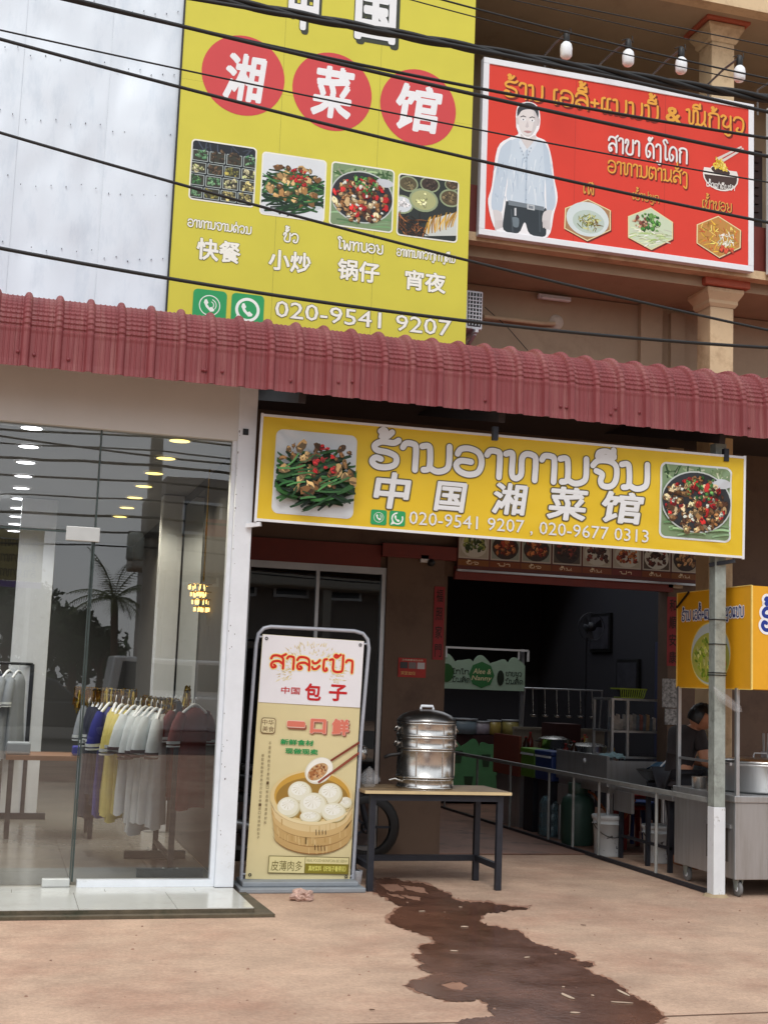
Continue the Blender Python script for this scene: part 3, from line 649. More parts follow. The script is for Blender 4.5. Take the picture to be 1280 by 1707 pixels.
for x in (1.9,3.4,5.22,7): MB().bar((x,8.86,3.47), (x,11.25,3.98), .05, .09).build('rafter', m_under, A)
for x in (3.35,5.26): MB().box((x,8.9,3.3), (x+.04,8.94,3.4)).build('hanger', m_dark, A)
MB().box((1.67,9.0,3.86), (8.7,11.28,3.87)).build('shade_sheet', m_under, A)  # dark sheet added so the awning underside reads as deep shade
# ------------------------------------------------------------------ white sheet cladding
Cl = thing('sheet_cladding', 'pale wrinkled metal sheet cladding left of the tall yellow sign', 'cladding', (-1, 10.25, 4))
m_clad = mat('pale_sheet_metal', (220,229,238), .42, .1, vary=.03, scale=1.6, stretch=(2,1,.6), dirt=(206,217,228), dirt_scale=3)
sx0 = (-2.15,-1.45,-.75,-.17,.50)
random.seed(21)
for i in range(len(sx0)):
    x0 = sx0[i]; x1 = (sx0+(1.055,))[i+1]
    for z0, z1 in ((3.9,8.6),):
        mb = MB(); nx, nz_ = 12, 60; vs = []
        for b in range(nz_+1):
            for a in range(nx+1):
                x = x0+(x1-x0)*a/nx; z = z0+(z1-z0)*b/nz_
                e = min(a, nx-a, b, nz_-b); dent = noise.fractal((x*1.4+i*7, z*.9, i*3.1), 1, 2, 4)*.03+noise.noise((x*6, z*2.2, i))*.008+noise.noise((x*3, z*9, i))*.004*max(0, x-.3)
                vs.append((x+.001, 10.222-(.012*min(1, e/3)) + dent*min(1, e/2)+(.004*(i % 2)), z))
        mb.add(vs, [(b*(nx+1)+a, b*(nx+1)+a+1, (b+1)*(nx+1)+a+1, (b+1)*(nx+1)+a) for b in range(nz_) for a in range(nx)], True)
        sh = mb.build('metal_sheet', m_clad, Cl)
        rv = MB()
        for row in range(9):
            for a in range(6): 
                x = x0+.05+(x1-x0-.1)*a/5; z = 4.2+row*.52+.01*a+random.uniform(-.02,.02); rv.box((x-.003,10.2,z-.003), (x+.003,10.214,z+.003))
        rv.build('rivets', mat('dark_rivet', (90,96,104), .5, .5), sh)['kind'] = 'stuff'
MB().box((-2.2,10.27,4.0), (1.04,10.33,8.6)).build('backing_frame', m_dark, Cl)
# ------------------------------------------------------------------ tall yellow sign
YEL = (212,204,72)
o = P(280,525,1,10.2); bx0 = 1.062; bx1 = P(776,560,1,10.2).x
S = Sign('tall_signboard', 'tall yellow restaurant signboard with three red circles and four dish photos', 'signboard', (bx0, 10.2, 3.95))
BW, BH = bx1-bx0, 4.7
MB().box((0,0,-.05), (BW,BH,-.001)).build('backing_board', mat('sign_backing', (60,60,62), .7), S.root, local=True)
for i in range(3):   # vinyl panels with visible joints
    for j in range(2):
        mb = MB(); mb.add([(BW*i/3+.0008,BH*j/2+.0005,.001),(BW*(i+1)/3-.0008,BH*j/2+.0005,.001),(BW*(i+1)/3-.0008,BH*(j+1)/2-.0005,.001),(BW*i/3+.0008,BH*(j+1)/2-.0005,.001)], [(0,1,2,3)], col=lin(YEL)); S.part(mb, 'vinyl_panel')
mb = MB(); mb.box((-.014,0,-.045), (-.001,BH,.006)); mb.build('edge_strip', m_blackp, S.root, local=True)
for cx, cy, r in ((406,126,69), (554,153,66), (697,179,63)):
    a = S.uv(cx, cy); rr = (S.uv(cx+r, cy+r*.16)[0]-S.uv(cx-r, cy-r*.16)[0])/2
    S.poly(ell(a[0], a[1], rr, rr, 48), (208,72,74), 'red_disc', px=False)
S.text('中', (479,46), (534,-30), (236,238,240), (40,44,40), .02, .05, shadow=(60,64,50))
S.text('国', (590,64), (662,-18), (236,238,240), (40,44,40), .02, .04, shadow=(60,64,50))
for ch, bl, tr in (('湘', (371,164), (446,96)), ('菜', (517,192), (592,117)), ('馆', (658,214), (738,148))):
    S.text(ch, bl, tr, (238,240,242), None, 0, .032, shear=.12)
def framed(S, bl, tr, fn, rad=.035, fr=(240,240,228), b=.012, **k):
    a = S.uv(*bl); c = S.uv(*tr); S.poly(rrect(a[0], a[1], c[0], c[1], rad), fr, 'picture_border', px=False)
    fn(S, (a[0]+b, a[1]+b, c[0]-b, c[1]-b), rad*.75, **k)
framed(S, (314,332), (429,247), photo_trays); framed(S, (432,357), (545,268), photo_beans, seed=31)
framed(S, (548,375), (658,284), photo_chicken, seed=32); framed(S, (660,392), (765,303), photo_bowls)
LW = (245,245,235)
for s_, bl, tr in (('ອາຫານຈານດ່ວນ', (313,377), (419,379)), ('ຂົ້ວ', (472,402), (497,391)), ('ໂພທບອຍ', (562,414), (638,410)), ('ອາຫານຫວ່າງກາງຄືນ', (661,426), (758,427))):
    S.lao(s_, bl, tr, LW, (90,92,40), 1.9, 1.1)
for s_, bl, tr in (('快餐', (327,432), (402,405)), ('小炒', (447,449), (519,423)), ('锅仔', (562,465), (633,439)), ('宵夜', (674,482), (743,457))):
    S.text(s_, bl, tr, LW, (80,82,60), .02, .028)
icon_phone(S, (320,532), (379,487), 0); icon_phone(S, (384,540), (441,494), 1)
S.text('020-9541 9207', (458,528), (752,535), LW, (96,96,72), .02, .006)
# ------------------------------------------------------------------ red signboard
q0 = P(797,391,1,10.3); q1 = P(1255,168,1,10.3)
S = Sign('red_signboard', 'red signboard in white frame with gold lettering and printed man in white shirt', 'signboard', (q0.x, 10.3, q0.z))
RW, RH = q1.x-q0.x, 1.62
MB().box((.01,.01,-.07), (RW-.01,RH-.01,-.001)).build('backing_board', m_dark, S.root, local=True)
fb = .055
for lo, hi in (((0,0),(RW,fb)), ((0,RH-fb),(RW,RH)), ((0,fb),(fb,RH-fb)), ((RW-fb,fb),(RW,RH-fb))):
    MB().box((lo[0],lo[1],-.06), (hi[0],hi[1],.012)).build('frame_bar', m_frameW, S.root, .004, local=True)
S.poly([(fb,fb),(RW-fb,fb),(RW-fb,RH-fb),(fb,RH-fb)], (222,62,44), 'red_panel', px=False)
for x in (.33,.66):
    MB().box((RW*x,fb,.0027), (RW*x+.002,RH-fb,.0029)).build('panel_joint', mat('panel_joint_red', (150,40,30), .6), S.root, local=True)
S.z = .004
GO = (236,170,64)
S.lao('ຮ້ານ ເອລີ້+ແນນນີ້', (839,159), (1096,178), GO, None, 1.5, .6, shadow=(120,32,18))
S.text('&', (1108,202), (1134,181), GO, None, .01, .03, shadow=(120,32,18))
S.lao('ໝີກ້ຽວ', (1143,206), (1238,198), GO, None, 1.5, .6, shadow=(120,32,18))
S.lao('ສາຂາ ດົງໂດກ', (1013,252), (1144,249), (240,240,238), None, 1.5, .4, shadow=(130,32,20))
S.lao('ອາຫານຕາມສັ່ງ', (1012,287), (1144,288), GO, None, 1.4, .6, shadow=(120,32,18))
for s_, bl, tr in (('ເຝີ', (971,322), (989,311)), ('ເຂົ້າປຽກ', (1053,332), (1097,327)), ('ເຂົ້າຊອຍ', (1169,347), (1218,340))):
    S.lao(s_, bl, tr, (226,166,72), None, 1.3, .8, shadow=(110,30,16))
K3 = lambda x, y: S.uv(780+x/2.56, 60+y/2.56)
def hexa(pts, kind, seed):
    pts = [K3(*p) for p in pts]; cx = sum(p[0] for p in pts)/6; cy = sum(p[1] for p in pts)/6
    big = [(cx+(p[0]-cx)*1.0, cy+(p[1]-cy)*1.0) for p in pts]; sm = [(cx+(p[0]-cx)*.95, cy+(p[1]-cy)*.95) for p in pts]
    S.poly([(p[0]+.008, p[1]-.012) for p in big], (110,30,20), 'picture_shadow_print', px=False); S.poly(big, (236,222,170), 'picture_border', px=False)
    random.seed(seed); xs = [p[0] for p in sm]; ys = [p[1] for p in sm]; A = Art(S, (min(xs), min(ys), max(xs), max(ys))); R = random.uniform
    def inside():
        while 1:
            u, v = R(.06,.94), R(.06,.94)
            if abs(v-.5)*1.0+abs(u-.5)*.5 < .43 and abs(u-.5) < .43: return u, v
    if kind == 0:
        A.poly(sm, (170,130,90)); A.poly(ell(*A.xy(.5,.52), A.W()*.48, A.W()*.37, 30), (214,226,226)); A.poly(ell(*A.xy(.52,.46), A.W()*.36, A.W()*.25, 26), (190,206,196))
        for i in range(70):
            t = R(0,6.3); q = R(0,.26); A.strip(.54+q*math.cos(t), .44+q*.75*math.sin(t), R(.06,.16), .02, R(0,3), random.choice([(140,140,50),(190,190,110),(96,108,40),(210,210,160),(120,96,50)]))
    elif kind == 1:
        A.poly(sm, (206,220,190))
        for i in range(90):
            u, v = inside(); A.strip(u, v*.7, R(.1,.26), .02, R(-.4,.5), random.choice([(214,222,180),(190,206,150),(232,234,214),(160,186,110)]))
        for i in range(40): A.blob(R(.3,.7), R(.45,.85), R(.02,.05), random.choice([(70,130,50),(110,160,80),(48,100,40)]), R(.5,.9))
        for i in range(26): A.blob(R(.1,.4), R(.5,.75), R(.02,.04), random.choice([(150,90,60),(120,60,50),(200,160,130)]), R(.5,.9))
    else:
        A.poly(sm, (196,140,70))
        for i in range(110):
            u, v = inside(); A.strip(u, v, R(.06,.18), .02, R(0,3), random.choice([(222,180,60),(180,130,40),(240,214,110),(206,96,50),(150,110,40)]))
        for i in range(36): A.strip(R(.5,.85), R(.3,.6), R(.06,.14), .02, R(0,3), random.choice([(240,240,220),(220,226,190)]))
        for i in range(16): A.blob(R(.5,.85), R(.12,.25), R(.02,.05), (206,80,50))
    A.done()
hexa([(510,697),(607,745),(607,830),(507,876),(408,822),(412,735)], 0, 41)
hexa([(777,732),(872,795),(872,868),(780,914),(680,860),(680,770)], 1, 42)
hexa([(1065,768),(1162,830),(1160,905),(1070,948),(972,885),(973,805)], 2, 43)
# noodle bowl badge
A = Art(S, (0,0,RW,RH), False); q = lambda *p: [K3(*i) for i in p]
A.poly([K3(1075+76*math.cos(t/10*3.1416)*1.0, 600+62*(-1 if False else 1)*math.sin(t/10*3.1416)+ (14*math.cos(t/10*3.1416))) for t in range(11)]+q((1000,585),(1004,560),(1144,580),(1150,600)), (236,232,226))
A.poly([K3(1075+70*math.cos(t/10*3.1416), 602+54*math.sin(t/10*3.1416)+13*math.cos(t/10*3.1416)) for t in range(11)]+q((1006,590),(1144,606)), (70,50,44))
c0 = K3(1075,577); A.poly(ell(c0[0], c0[1], .105, .045, 24, -.12), (238,234,224)); A.poly(ell(c0[0], c0[1], .098, .038, 24, -.12), (66,46,40))
random.seed(8)
c1 = K3(1072,560)
for i in range(40): A.poly(ell(c1[0]+random.uniform(-.07,.07), c1[1]+random.uniform(-.025,.03), .016, .008, 7, random.uniform(0,3), .2), random.choice([(236,206,70),(220,180,40),(246,226,120)]), .05)
for i in range(24): A.poly(ell(c1[0]-.01+random.uniform(-.03,.04), c1[1]+random.uniform(.03,.085), .016, .008, 7, random.uniform(0,3), .2), random.choice([(236,206,70),(220,180,40),(246,226,120)]), .05)
A.poly(q((1060,520),(1163,470),(1166,477),(1066,530)), (226,214,206)); A.poly(q((1078,530),(1170,478),(1174,485),(1088,538)), (226,214,206))
A.done('badge')
S.lao('ເຖົ້າແກ່ຕີມຊຳ', (1176,311), (1223,311), (240,238,232), None, 1.5)
# printed man: white outline cut-out, generic figure
A = Art(S, (0,0,RW,RH), False)
def sm(*p):
    p = list(p); r = catmull(p[-2:]+p+p[:2], 4); r = r[8:-8]; return [K3(v.x, v.y) for v in r]
A.poly(sm((202,345),(212,298),(252,282),(292,298),(306,345),(302,395),(288,428),(332,452),(354,520),(366,610),(380,690),(364,760),(338,858),(245,852),(215,852),(122,836),(84,716),(100,640),(124,480),(175,436),(212,420),(204,390)), (244,244,246))
A.poly(sm((160,706),(250,722),(330,736),(330,800),(326,856),(262,846),(240,796),(212,842),(150,828),(152,760)), (48,56,62))
for x0, x1 in ((180,190), (300,306)): A.poly(q((x0,740),(x0+5,740),(x1+2,838),(x1-4,838)), (70,80,86))
A.poly(sm((222,418),(250,440),(284,424),(286,452),(252,486),(222,456)), (214,208,206))
body = sm((186,446),(222,440),(250,484),(286,444),(318,456),(330,520),(328,600),(324,680),(322,742),(250,728),(166,704),(168,620),(164,540),(170,480)); A.poly(body, (204,218,230))
A.poly(sm((186,446),(150,466),(132,500),(112,610),(98,700),(104,744),(140,752),(152,690),(166,610),(176,520)), (196,211,225)); A.poly(sm((318,456),(340,486),(352,560),(368,660),(370,720),(352,752),(334,742),(330,640),(322,540)), (192,208,223))
random.seed(61)
for i in range(34):
    x = random.uniform(172,318); y = random.uniform(500,690); l = random.uniform(24,70); dx = random.uniform(-14,14); w_ = random.uniform(3,8); A.poly(q((x,y),(x+w_,y),(x+w_*.4+dx,y+l),(x+dx,y+l)), random.choice([(190,206,221),(216,227,236),(182,199,216),(222,232,240)]))
for i in range(18):
    sx_ = random.choice([(112,156),(336,358)]); x = random.uniform(*sx_); y = random.uniform(540,700); A.poly(q((x,y),(x+5,y+2),(x+random.uniform(-8,8),y+30)), random.choice([(176,194,212),(214,226,236)]))
A.poly(q((246,484),(253,484),(247,724),(241,722)), (180,196,212)); A.poly(q((222,440),(250,484),(236,500),(214,456)), (222,231,239)); A.poly(q((286,444),(250,484),(266,502),(294,458)), (214,225,235))
for y in (520,566,612,658,700): A.poly(ell(*K3(246,y), .006, .006, 8), (150,166,184))
A.poly(sm((210,352),(214,322),(230,306),(254,300),(280,308),(294,330),(294,366),(286,400),(266,428),(248,430),(230,418),(216,390)), (226,220,218))
A.poly(sm((276,320),(294,340),(292,372),(284,402),(266,427),(274,390),(280,350)), (208,202,202)); A.poly(sm((203,352),(211,350),(214,378),(206,374)), (214,206,204)); A.poly(sm((294,354),(303,356),(300,380),(292,384)), (200,192,192))
A.poly(sm((208,346),(210,312),(230,292),(256,286),(284,296),(298,322),(297,352),(290,336),(280,320),(254,314),(228,320),(216,336)), (58,60,66))
for x, y in ((234,358),(272,362)):
    A.poly(sm((x-11,y),(x,y-5),(x+11,y+1),(x,y+6)), (240,240,242)); A.poly(ell(*K3(x,y), .0068, .0075, 10), (66,58,58)); A.poly(q((x-13,y-13),(x,y-18),(x+12,y-12),(x+11,y-9),(x,y-13),(x-12,y-9)), (84,80,82))
A.poly(q((252,362),(258,388),(250,394),(242,389)), (204,196,196)); A.poly(sm((234,408),(252,405),(270,410),(252,417)), (190,150,148)); A.poly(sm((236,422),(252,426),(266,424),(252,430)), (206,198,198))
A.poly(q((170,702),(322,730),(322,748),(170,722)), (120,130,138)); A.poly(q((250,718),(282,724),(282,746),(250,740)), (196,202,206)); A.poly(q((256,724),(276,728),(276,740),(256,736)), (130,138,146))
for ox, sgn in ((104,1), (356,-1)):
    A.poly(sm((ox,746),(ox+sgn*34,752),(ox+sgn*42,790),(ox+sgn*30,806),(ox+sgn*8,796)), (218,214,214))
    for k in range(4): x = ox+sgn*(12+k*8); A.poly(sm((x-4,790),(x+4,790),(x+5,822-k*3),(x-1,830-k*3),(x-4,820-k*3)), (214-k*3,209-k*3,209-k*3))
A.poly(q((196,735),(204,735),(204,768),(196,768)), (210,214,216)); A.poly(sm((186,776),(214,780),(212,816),(190,812)), (112,126,134))
for i in range(9): A.poly(ell(*K3(222+i*5.5, 480+abs(i-4)*-14+56), .006, .009, 8), (160,174,190))
A.done('printed_figure')
# second board whose edge shows at the right
B2 = thing('white_edged_signboard', 'edge of a white framed signboard right of the red signboard', 'signboard', (6.56, 10.3, 5.4))
MB().box((6.545,10.28,5.38), (8.2,10.36,7.0)).build('frame', m_frameW, B2, .005)
MB().box((6.6,10.272,5.44), (8.14,10.279,6.94)).build('face', mat('pale_sign_face', (222,216,190), .5), B2)
# ------------------------------------------------------------------ wide yellow banner over the restaurant
pl = P(426,866,1,9.2); pr = P(1238,929,1,8.9)
yy = lambda x: 9.2-(x-pl.x)/(pr.x-pl.x)*.3
S = Sign('wide_banner_sign', 'wide yellow vinyl banner sign with grey edged lettering hung below the awning', 'banner', pl, pr-pl, (0,0,1))
DW = (pr-pl).length; DH = S.uv(430,691)[1]; DH2 = S.uv(1240,763)[1]
mb = MB(); nx, ny = 150, 34; vs = []
random.seed(4)
def wr(u, v):
    z = noise.noise((u*2.2, v*7, 2))*.0035+noise.noise((u*4+v*7, v*5-u, 5))*.0022
    for cu, cv, sg in ((0,1,1), (DW,1,-1), (DW,0,-1)):   # tension folds running from the corners
        dx, dy = (u-cu)*sg, abs(v/.77-cv); a = math.atan2(dy, max(dx,.001)); d = math.hypot(dx, dy); z += .006*math.sin(a*15)*math.exp(-d*1.6)*min(1, d*4)
    e = min(u, DW-u, v, .77-v); return z*min(1, max(0, e)/.05)
for j in range(ny+1):
    for i in range(nx+1):
        u = DW*i/nx; v = (DH+(DH2-DH)*i/nx)*j/ny; vs.append((u, v, wr(u, v)))
mb.add(vs, [(j*(nx+1)+i, j*(nx+1)+i+1, (j+1)*(nx+1)+i+1, (j+1)*(nx+1)+i) for j in range(ny) for i in range(nx)], True, lin((230,194,44)))
S.part(mb, 'vinyl_face'); S.bend = wr
fr = lambda a, b: MB().bar(a, b, .018, .02).build('frame_bar', m_frameW, S.root, local=True)
fr((0,0,-.005), (DW,0,-.005)); fr((0,DH,-.005), (DW,DH2,-.005)); fr((0,-.015,-.006), (0,DH+.015,-.006)); fr((DW,-.015,-.006), (DW,DH2+.015,-.006))
mb = MB(); mb.box((.02,.02,-.04), (DW-.02,DH2-.02,-.03)); mb.build('back_sheet', mat('banner_back', (150,140,120), .8), S.root, local=True)
S.z = .003
def sub(pts, k=5):
    r = []
    for i, p in enumerate(pts):
        a = pts[(i+1) % len(pts)]; r += [(p[0]+(a[0]-p[0])*t/k, p[1]+(a[1]-p[1])*t/k) for t in range(k)]
    return r
framed(S, (452,855), (596,727), photo_beans, .05, (222,226,228), .01, seed=33)
framed(S, (1097,896), (1219,780), photo_chicken, .05, (222,226,228), .016, seed=34)
GR = (94,86,60); LT = (232,234,236)
S.lao('ຮ້ານອາຫານຈີນ', (617,777), (1080,775), LT, GR, 2.05, .7)
for ch, bl, tr in (('中', (621,846), (686,790)), ('国', (722,851), (779,806)), ('湘', (819,856), (880,808)), ('菜', (910,865), (980,815)), ('馆', (1001,870), (1073,823))):
    S.text(ch, bl, tr, LT, GR, .035, .03, shear=.1)
icon_phone(S, (617,874), (645,851), 0); icon_phone(S, (648,876), (676,853), 1)
S.text('020-9541 9207 , 020-9677 0313', (681,877), (1080,884), LT, (186,160,90), .012, -.004)
# brackets from post and pillar
def wpart(mb, name, m, root, bevel=0):
    o = mb.build(name, m, None, bevel); o.parent = root; o.matrix_parent_inverse = root.matrix_world.inverted(); return o
wpart(MB().bar((1.62,9.26,2.58), pl+Vector((.04,.0,-.03)), .03), 'bracket', m_frameW, S.root)
wpart(MB().bar((5.22,9.05,2.5), pr+Vector((-.06,.02,-.03)), .03), 'bracket', m_dark, S.root)
# ------------------------------------------------------------------ cables
m_cable = mat('black_cable', (20,20,22), .55, vary=.15)
def cable(pts, wpx, lab, y=6.6, strands=1, name='power_cable'):
    q = [P(x, y_, 1, y) for x, y_ in pts]; deg = 2 if len(q) > 3 else 1
    xm = sum(p.x for p in q)/len(q); A_ = [[sum((p.x-xm)**(a+b) for p in q) for b in range(deg+1)] for a in range(deg+1)]; B_ = [sum(p.z*(p.x-xm)**a for p in q) for a in range(deg+1)]
    for a in range(deg+1):      # least squares parabola through the sighted points: a hanging cable
        for b in range(a+1, deg+1):
            f = A_[b][a]/A_[a][a]; A_[b] = [u-f*v for u, v in zip(A_[b], A_[a])]; B_[b] -= f*B_[a]
    co = [0]*(deg+1)
    for a in range(deg, -1, -1): co[a] = (B_[a]-sum(A_[a][b]*co[b] for b in range(a+1, deg+1)))/A_[a][a]
    c = []
    for i in range(121):
        x = -5+15*i/120; t = x-xm; lim = 4.0; tt = max(-lim, min(lim, t)); z = sum(co[a]*tt**a for a in range(deg+1))+(t-tt)*sum(a*co[a]*tt**(a-1) for a in range(1, deg+1)); c.append(Vector((x, y, z)))
    r = wpx/F*y*.5*1.2
    if strands == 1: ob = MB().tube(c, r, 7).build(name, m_cable)
    else:
        dd = [0]
        for i in range(1, len(c)): dd.append(dd[-1]+(c[i]-c[i-1]).length)
        mb = MB()
        for s_ in range(strands):
            ph = 6.2832*s_/strands; tw = lambda d: Vector((0, math.cos(d*7+ph), math.sin(d*7+ph)))*r*1.05
            c2 = []
            for i in range(len(c)-1):
                for j in range(2):
                    t = j/2; c2.append(c[i].lerp(c[i+1], t)+tw(dd[i]+(dd[i+1]-dd[i])*t))
            mb.tube(c2, r, 7)
        ob = mb.build(name, m_cable)
    return tag(ob, lab, 'cable', 'overhead cables')
cable([(345,-4),(500,26),(640,50),(800,82),(960,112),(1120,140),(1280,163)], 8, 'thickest twisted black cable bundle crossing over the top of the red signboard', 6.6, 3)
cable([(360,2),(640,60),(890,97),(1100,146),(1280,188)], 6, 'black cable just under the thick twisted bundle', 6.5)
cable([(90,-4),(305,43),(640,115),(795,147),(1000,186),(1280,230)], 5, 'upper of two close black cables crossing the red circles', 6.7)
cable([(128,-2),(305,47),(640,124),(805,160),(1040,210),(1280,262)], 6, 'lower of two close black cables crossing the red circles', 6.55)
cable([(0,49),(300,117),(640,185),(805,217),(1255,300)], 2.6, 'thin cable running through the middle of the three red circles', 6.8)
cable([(0,65),(300,145),(640,230),(795,267),(1280,371)], 5, 'cable passing below the red circles and across the printed man', 6.6)
cable([(0,222),(290,302),(640,397),(780,440),(990,482),(1280,551)], 4.4, 'cable crossing the four dish photos of the tall yellow sign', 6.7)
cable([(0,415),(280,462),(640,515),(780,537),(1020,563),(1280,578)], 5.5, 'lowest cable, passing just above the phone number of the tall sign', 6.6)
cable([(730,-2),(940,52),(1100,92),(1280,131)], 3, 'thin cable running through the row of sign lamps', 7.4)
cable([(675,-3),(940,66),(1100,104),(1280,142)], 2, 'very thin cable just below the row of sign lamps', 7.4)
cable([(890,-3),(1080,36),(1280,76)], 2, 'topmost thin cable at the upper right corner', 7.6)
cable([(840,-3),(1080,50),(1280,96)], 1.6, 'second thin cable from the upper right corner', 7.6)
# ------------------------------------------------------------------ lamps over the red sign
m_bulb = mat('milky_bulb', (238,242,246), .3, vary=.02)
arm_end = [(943,62),(1046,75),(1134,88),(1231,102),(1330,118)]; arm_foot = [(908,92),(1000,107),(1088,124),(1180,140),(1262,150)]
nthl = ['first sign lamp from the tall yellow sign', 'second sign lamp from the tall yellow sign', 'third sign lamp from the tall yellow sign', 'sign lamp in front of the upper cream column', 'last sign lamp, mostly outside the right edge']
for i, (e, f_) in enumerate(zip(arm_end, arm_foot)):
    pe = P(*e, 1, 9.85); pf = P(*f_, 1, 10.34)
    t = thing('sign_lamp', 'white bulb on a thin bent arm, '+nthl[i], 'lamp', pf, 'lamps over the red signboard')
    MB().tube([pf+Vector((0,0,-.25)), pf, pf.lerp(pe,.5)+Vector((0,0,.03)), pe+Vector((0,0,.03))], .011, 7).build('arm', mat('grey_arm', (110,106,104), .5, .4), t)
    MB().lathe([(0,.05),(.02,.05),(.028,.03),(.028,-.03),(.022,-.05)], pe+Vector((0,-.01,-.005)), 14).build('socket', m_blackp, t)
    MB().lathe([(.0,-.2),(.034,-.195),(.05,-.175),(.053,-.11),(.047,-.075),(.028,-.052),(0,-.045)], pe+Vector((0,-.01,0)), 18).build('bulb', m_bulb, t)
    MB().tube([pe+Vector((-.06,0,.03)), pe+Vector((0,0,.06)), pe+Vector((.05,0,.03)), pe+Vector((.04,0,.09))], .004, 6).build('lamp_wire', m_blackp, t)
# ------------------------------------------------------------------ air conditioner, pipe, tube light
t = thing('air_conditioner', 'white outdoor air conditioner unit half hidden behind the tall yellow sign', 'air conditioner', (3.7, 10.9, 4.75))
x1 = P(806,520,1,10.75).x; z0, z1 = P(800,548,1,10.75).z, P(800,484,1,10.75).z
MB().box((x1-.75,10.78,z0), (x1,11.05,z1)).build('body', m_white, t, .01)
for i in range(4): MB().box((x1-.13+i*.03,10.768,z0+.03), (x1-.122+i*.03,10.779,z1-.02)).build('grille_bar', m_white, t)
mb = MB(); mb.box((x1-.14,10.774,z0+.025), (x1-.015,10.7795,z1-.02)); mb.build('grille_back', m_blackp, t)
for i in range(8): MB().box((x1-.14,10.764,z0+.05+i*.034), (x1-.015,10.7735,z0+.058+i*.034)).build('grille_bar', m_white, t)
MB().bar((x1-.06,10.75,z0-.02), (x1-.06,W-.002,z0-.02), .03).bar((x1-.06,10.8,z0-.04), (x1-.06,W-.01,z0-.2), .025).build('bracket', m_white, t)
pp = [P(806,528,1,11.2), P(850,533,1,11.24), P(900,539,1,11.25), P(924,540,1,11.27)]
tag(MB().tube(pp, .022, 8).build('refrigerant_pipe', mat('beige_pipe_wrap', (196,172,140), .7)), 'beige wrapped pipe running from the air conditioner into the wall', 'pipe')
tag(MB().lathe([(0,-.02),(.06,-.022),(.075,0)], P(927,537,1,11.297), 16, 'y').build('pipe_sealant', mat('foam_sealant', (206,196,180), .9, bump=.8, bscale=20)), 'rough pale sealant where the pipe enters the wall', 'sealant')
a, b = P(897,474,1,W-.05), P(950,482,1,W-.05)
a.z = b.z = min(5.2,(a.z+b.z)/2-.1)
t = thing('tube_light', 'unlit tube light fixture under the balcony, above the pipe', 'light fixture', a)
MB().bar(a, b, .05, .04).build('housing', m_white, t); MB().tube([a+Vector((.02,-.045,-.02)), b+Vector((-.02,-.045,-.02))], .014, 8).build('tube', m_bulb, t)
tag(MB().tube([P(808,512,1,11.2), P(845,545,1,11.22), P(886,592,1,11.25)], .004, 5).build('loose_wire', m_cable), 'thin loose wire hanging from the air conditioner to the awning', 'wire')
# ------------------------------------------------------------------ steel pillar
PX0, PX1 = 5.243, 5.337
t = thing('steel_pillar', 'square steel post with white painted foot holding up the awning', 'post', (5.27, 9.06, 0))
MB().box((PX0,9.0,.66), (PX1,9.093,3.46)).build('shaft', m_galv, t, .004)
MB().box((PX0-.002,8.998,.012), (PX1+.002,9.095,.66)).build('painted_foot', mat('chipped_white_paint', (224,228,232), .6, vary=.05, dirt=(130,120,110), dirt_scale=9, dirt_lo=.6, dirt_hi=.7), t, .004)
mb = MB(); random.seed(9); mb.lathe([(0,.02),(.08,.018),(.09,.006),(.10,0)], (5.285,9.045,0), 14); mb.build('mortar_foot', mat('mortar', (170,150,120), .9, bump=.8, bscale=40), t)
for z in (P(1192,1033,1,9).z, P(1192,1074,1,9).z, P(1192,1122,1,9).z, P(1192,1126,1,9).z):
    MB().box((PX0-.006,8.994,z), (PX1+.006,9.1,z+.006)).build('wire_tie', m_blackp, t)
# plastic bag tied to the pillar
m_bag = mat('clear_plastic', (214,216,220), .15, vary=.1, scale=10, alpha=.14, spec=.8)
def bag(name, lab, c, sx, sy, sz, seed, flop=None):
    mb = MB(); nu, nv = 20, 14; vs = []
    for j in range(nv+1):
        for i in range(nu):
            a = 6.2832*i/nu; t_ = j/nv; r = math.sin(min(1, t_*1.25+.02)*math.pi*.5)*(1-.55*max(0, t_-.65)/.35)
            r *= 1+.28*noise.noise((math.cos(a)*2+seed, math.sin(a)*2, t_*3)); p = Vector((math.cos(a)*r*sx, math.sin(a)*r*sy, -t_*sz))
            if flop: p += Vector(flop)*t_
            vs.append(Vector(c)+p)
    mb.add(vs, [(j*nu+i, j*nu+(i+1) % nu, (j+1)*nu+(i+1) % nu, (j+1)*nu+i) for j in range(nv) for i in range(nu)], True)
    mb.add(vs[-nu:], [tuple(range(nu))])
    return tag(mb.build(name, m_bag), lab, 'bag')
bag('plastic_bag', 'clear plastic bag tied to the steel post below the yellow cart sign', P(1187,1143,1,8.97), .07, .05, .19, 3, (.2,-.04,-.0))
# ------------------------------------------------------------------ standing bun banner
yb = 9.5
B0 = P(409,1465,1,yb); B1 = P(583,1465,1,yb); T0 = P(438,1057,1,yb)
vdir = (T0-B0).normalized(); udir = Vector((vdir.z, 0, -vdir.x))
S = Sign('banner_stand', 'standing bun banner with bamboo steamer picture on a grey frame', 'banner', B0, udir, vdir)
bw = (B1-B0).dot(S.u); bh = (T0-B0).length
mb = MB(); nx, ny = 10, 30
mb.add([(bw*i/nx, bh*j/ny, .004*noise.noise((i*.5, j*.3, 3))) for j in range(ny+1) for i in range(nx+1)], [(j*(nx+1)+i, j*(nx+1)+i+1, (j+1)*(nx+1)+i+1, (j+1)*(nx+1)+i) for j in range(ny) for i in range(nx)], True, lin((222,208,160)))
S.part(mb, 'banner_sheet'); S.z = .005
mb = MB(); mb.box((.004,.004,-.012), (bw-.004,bh-.004,-.007)); mb.build('banner_back', m_white, S.root, local=True)
wy = S.uv(516,1175)[1]
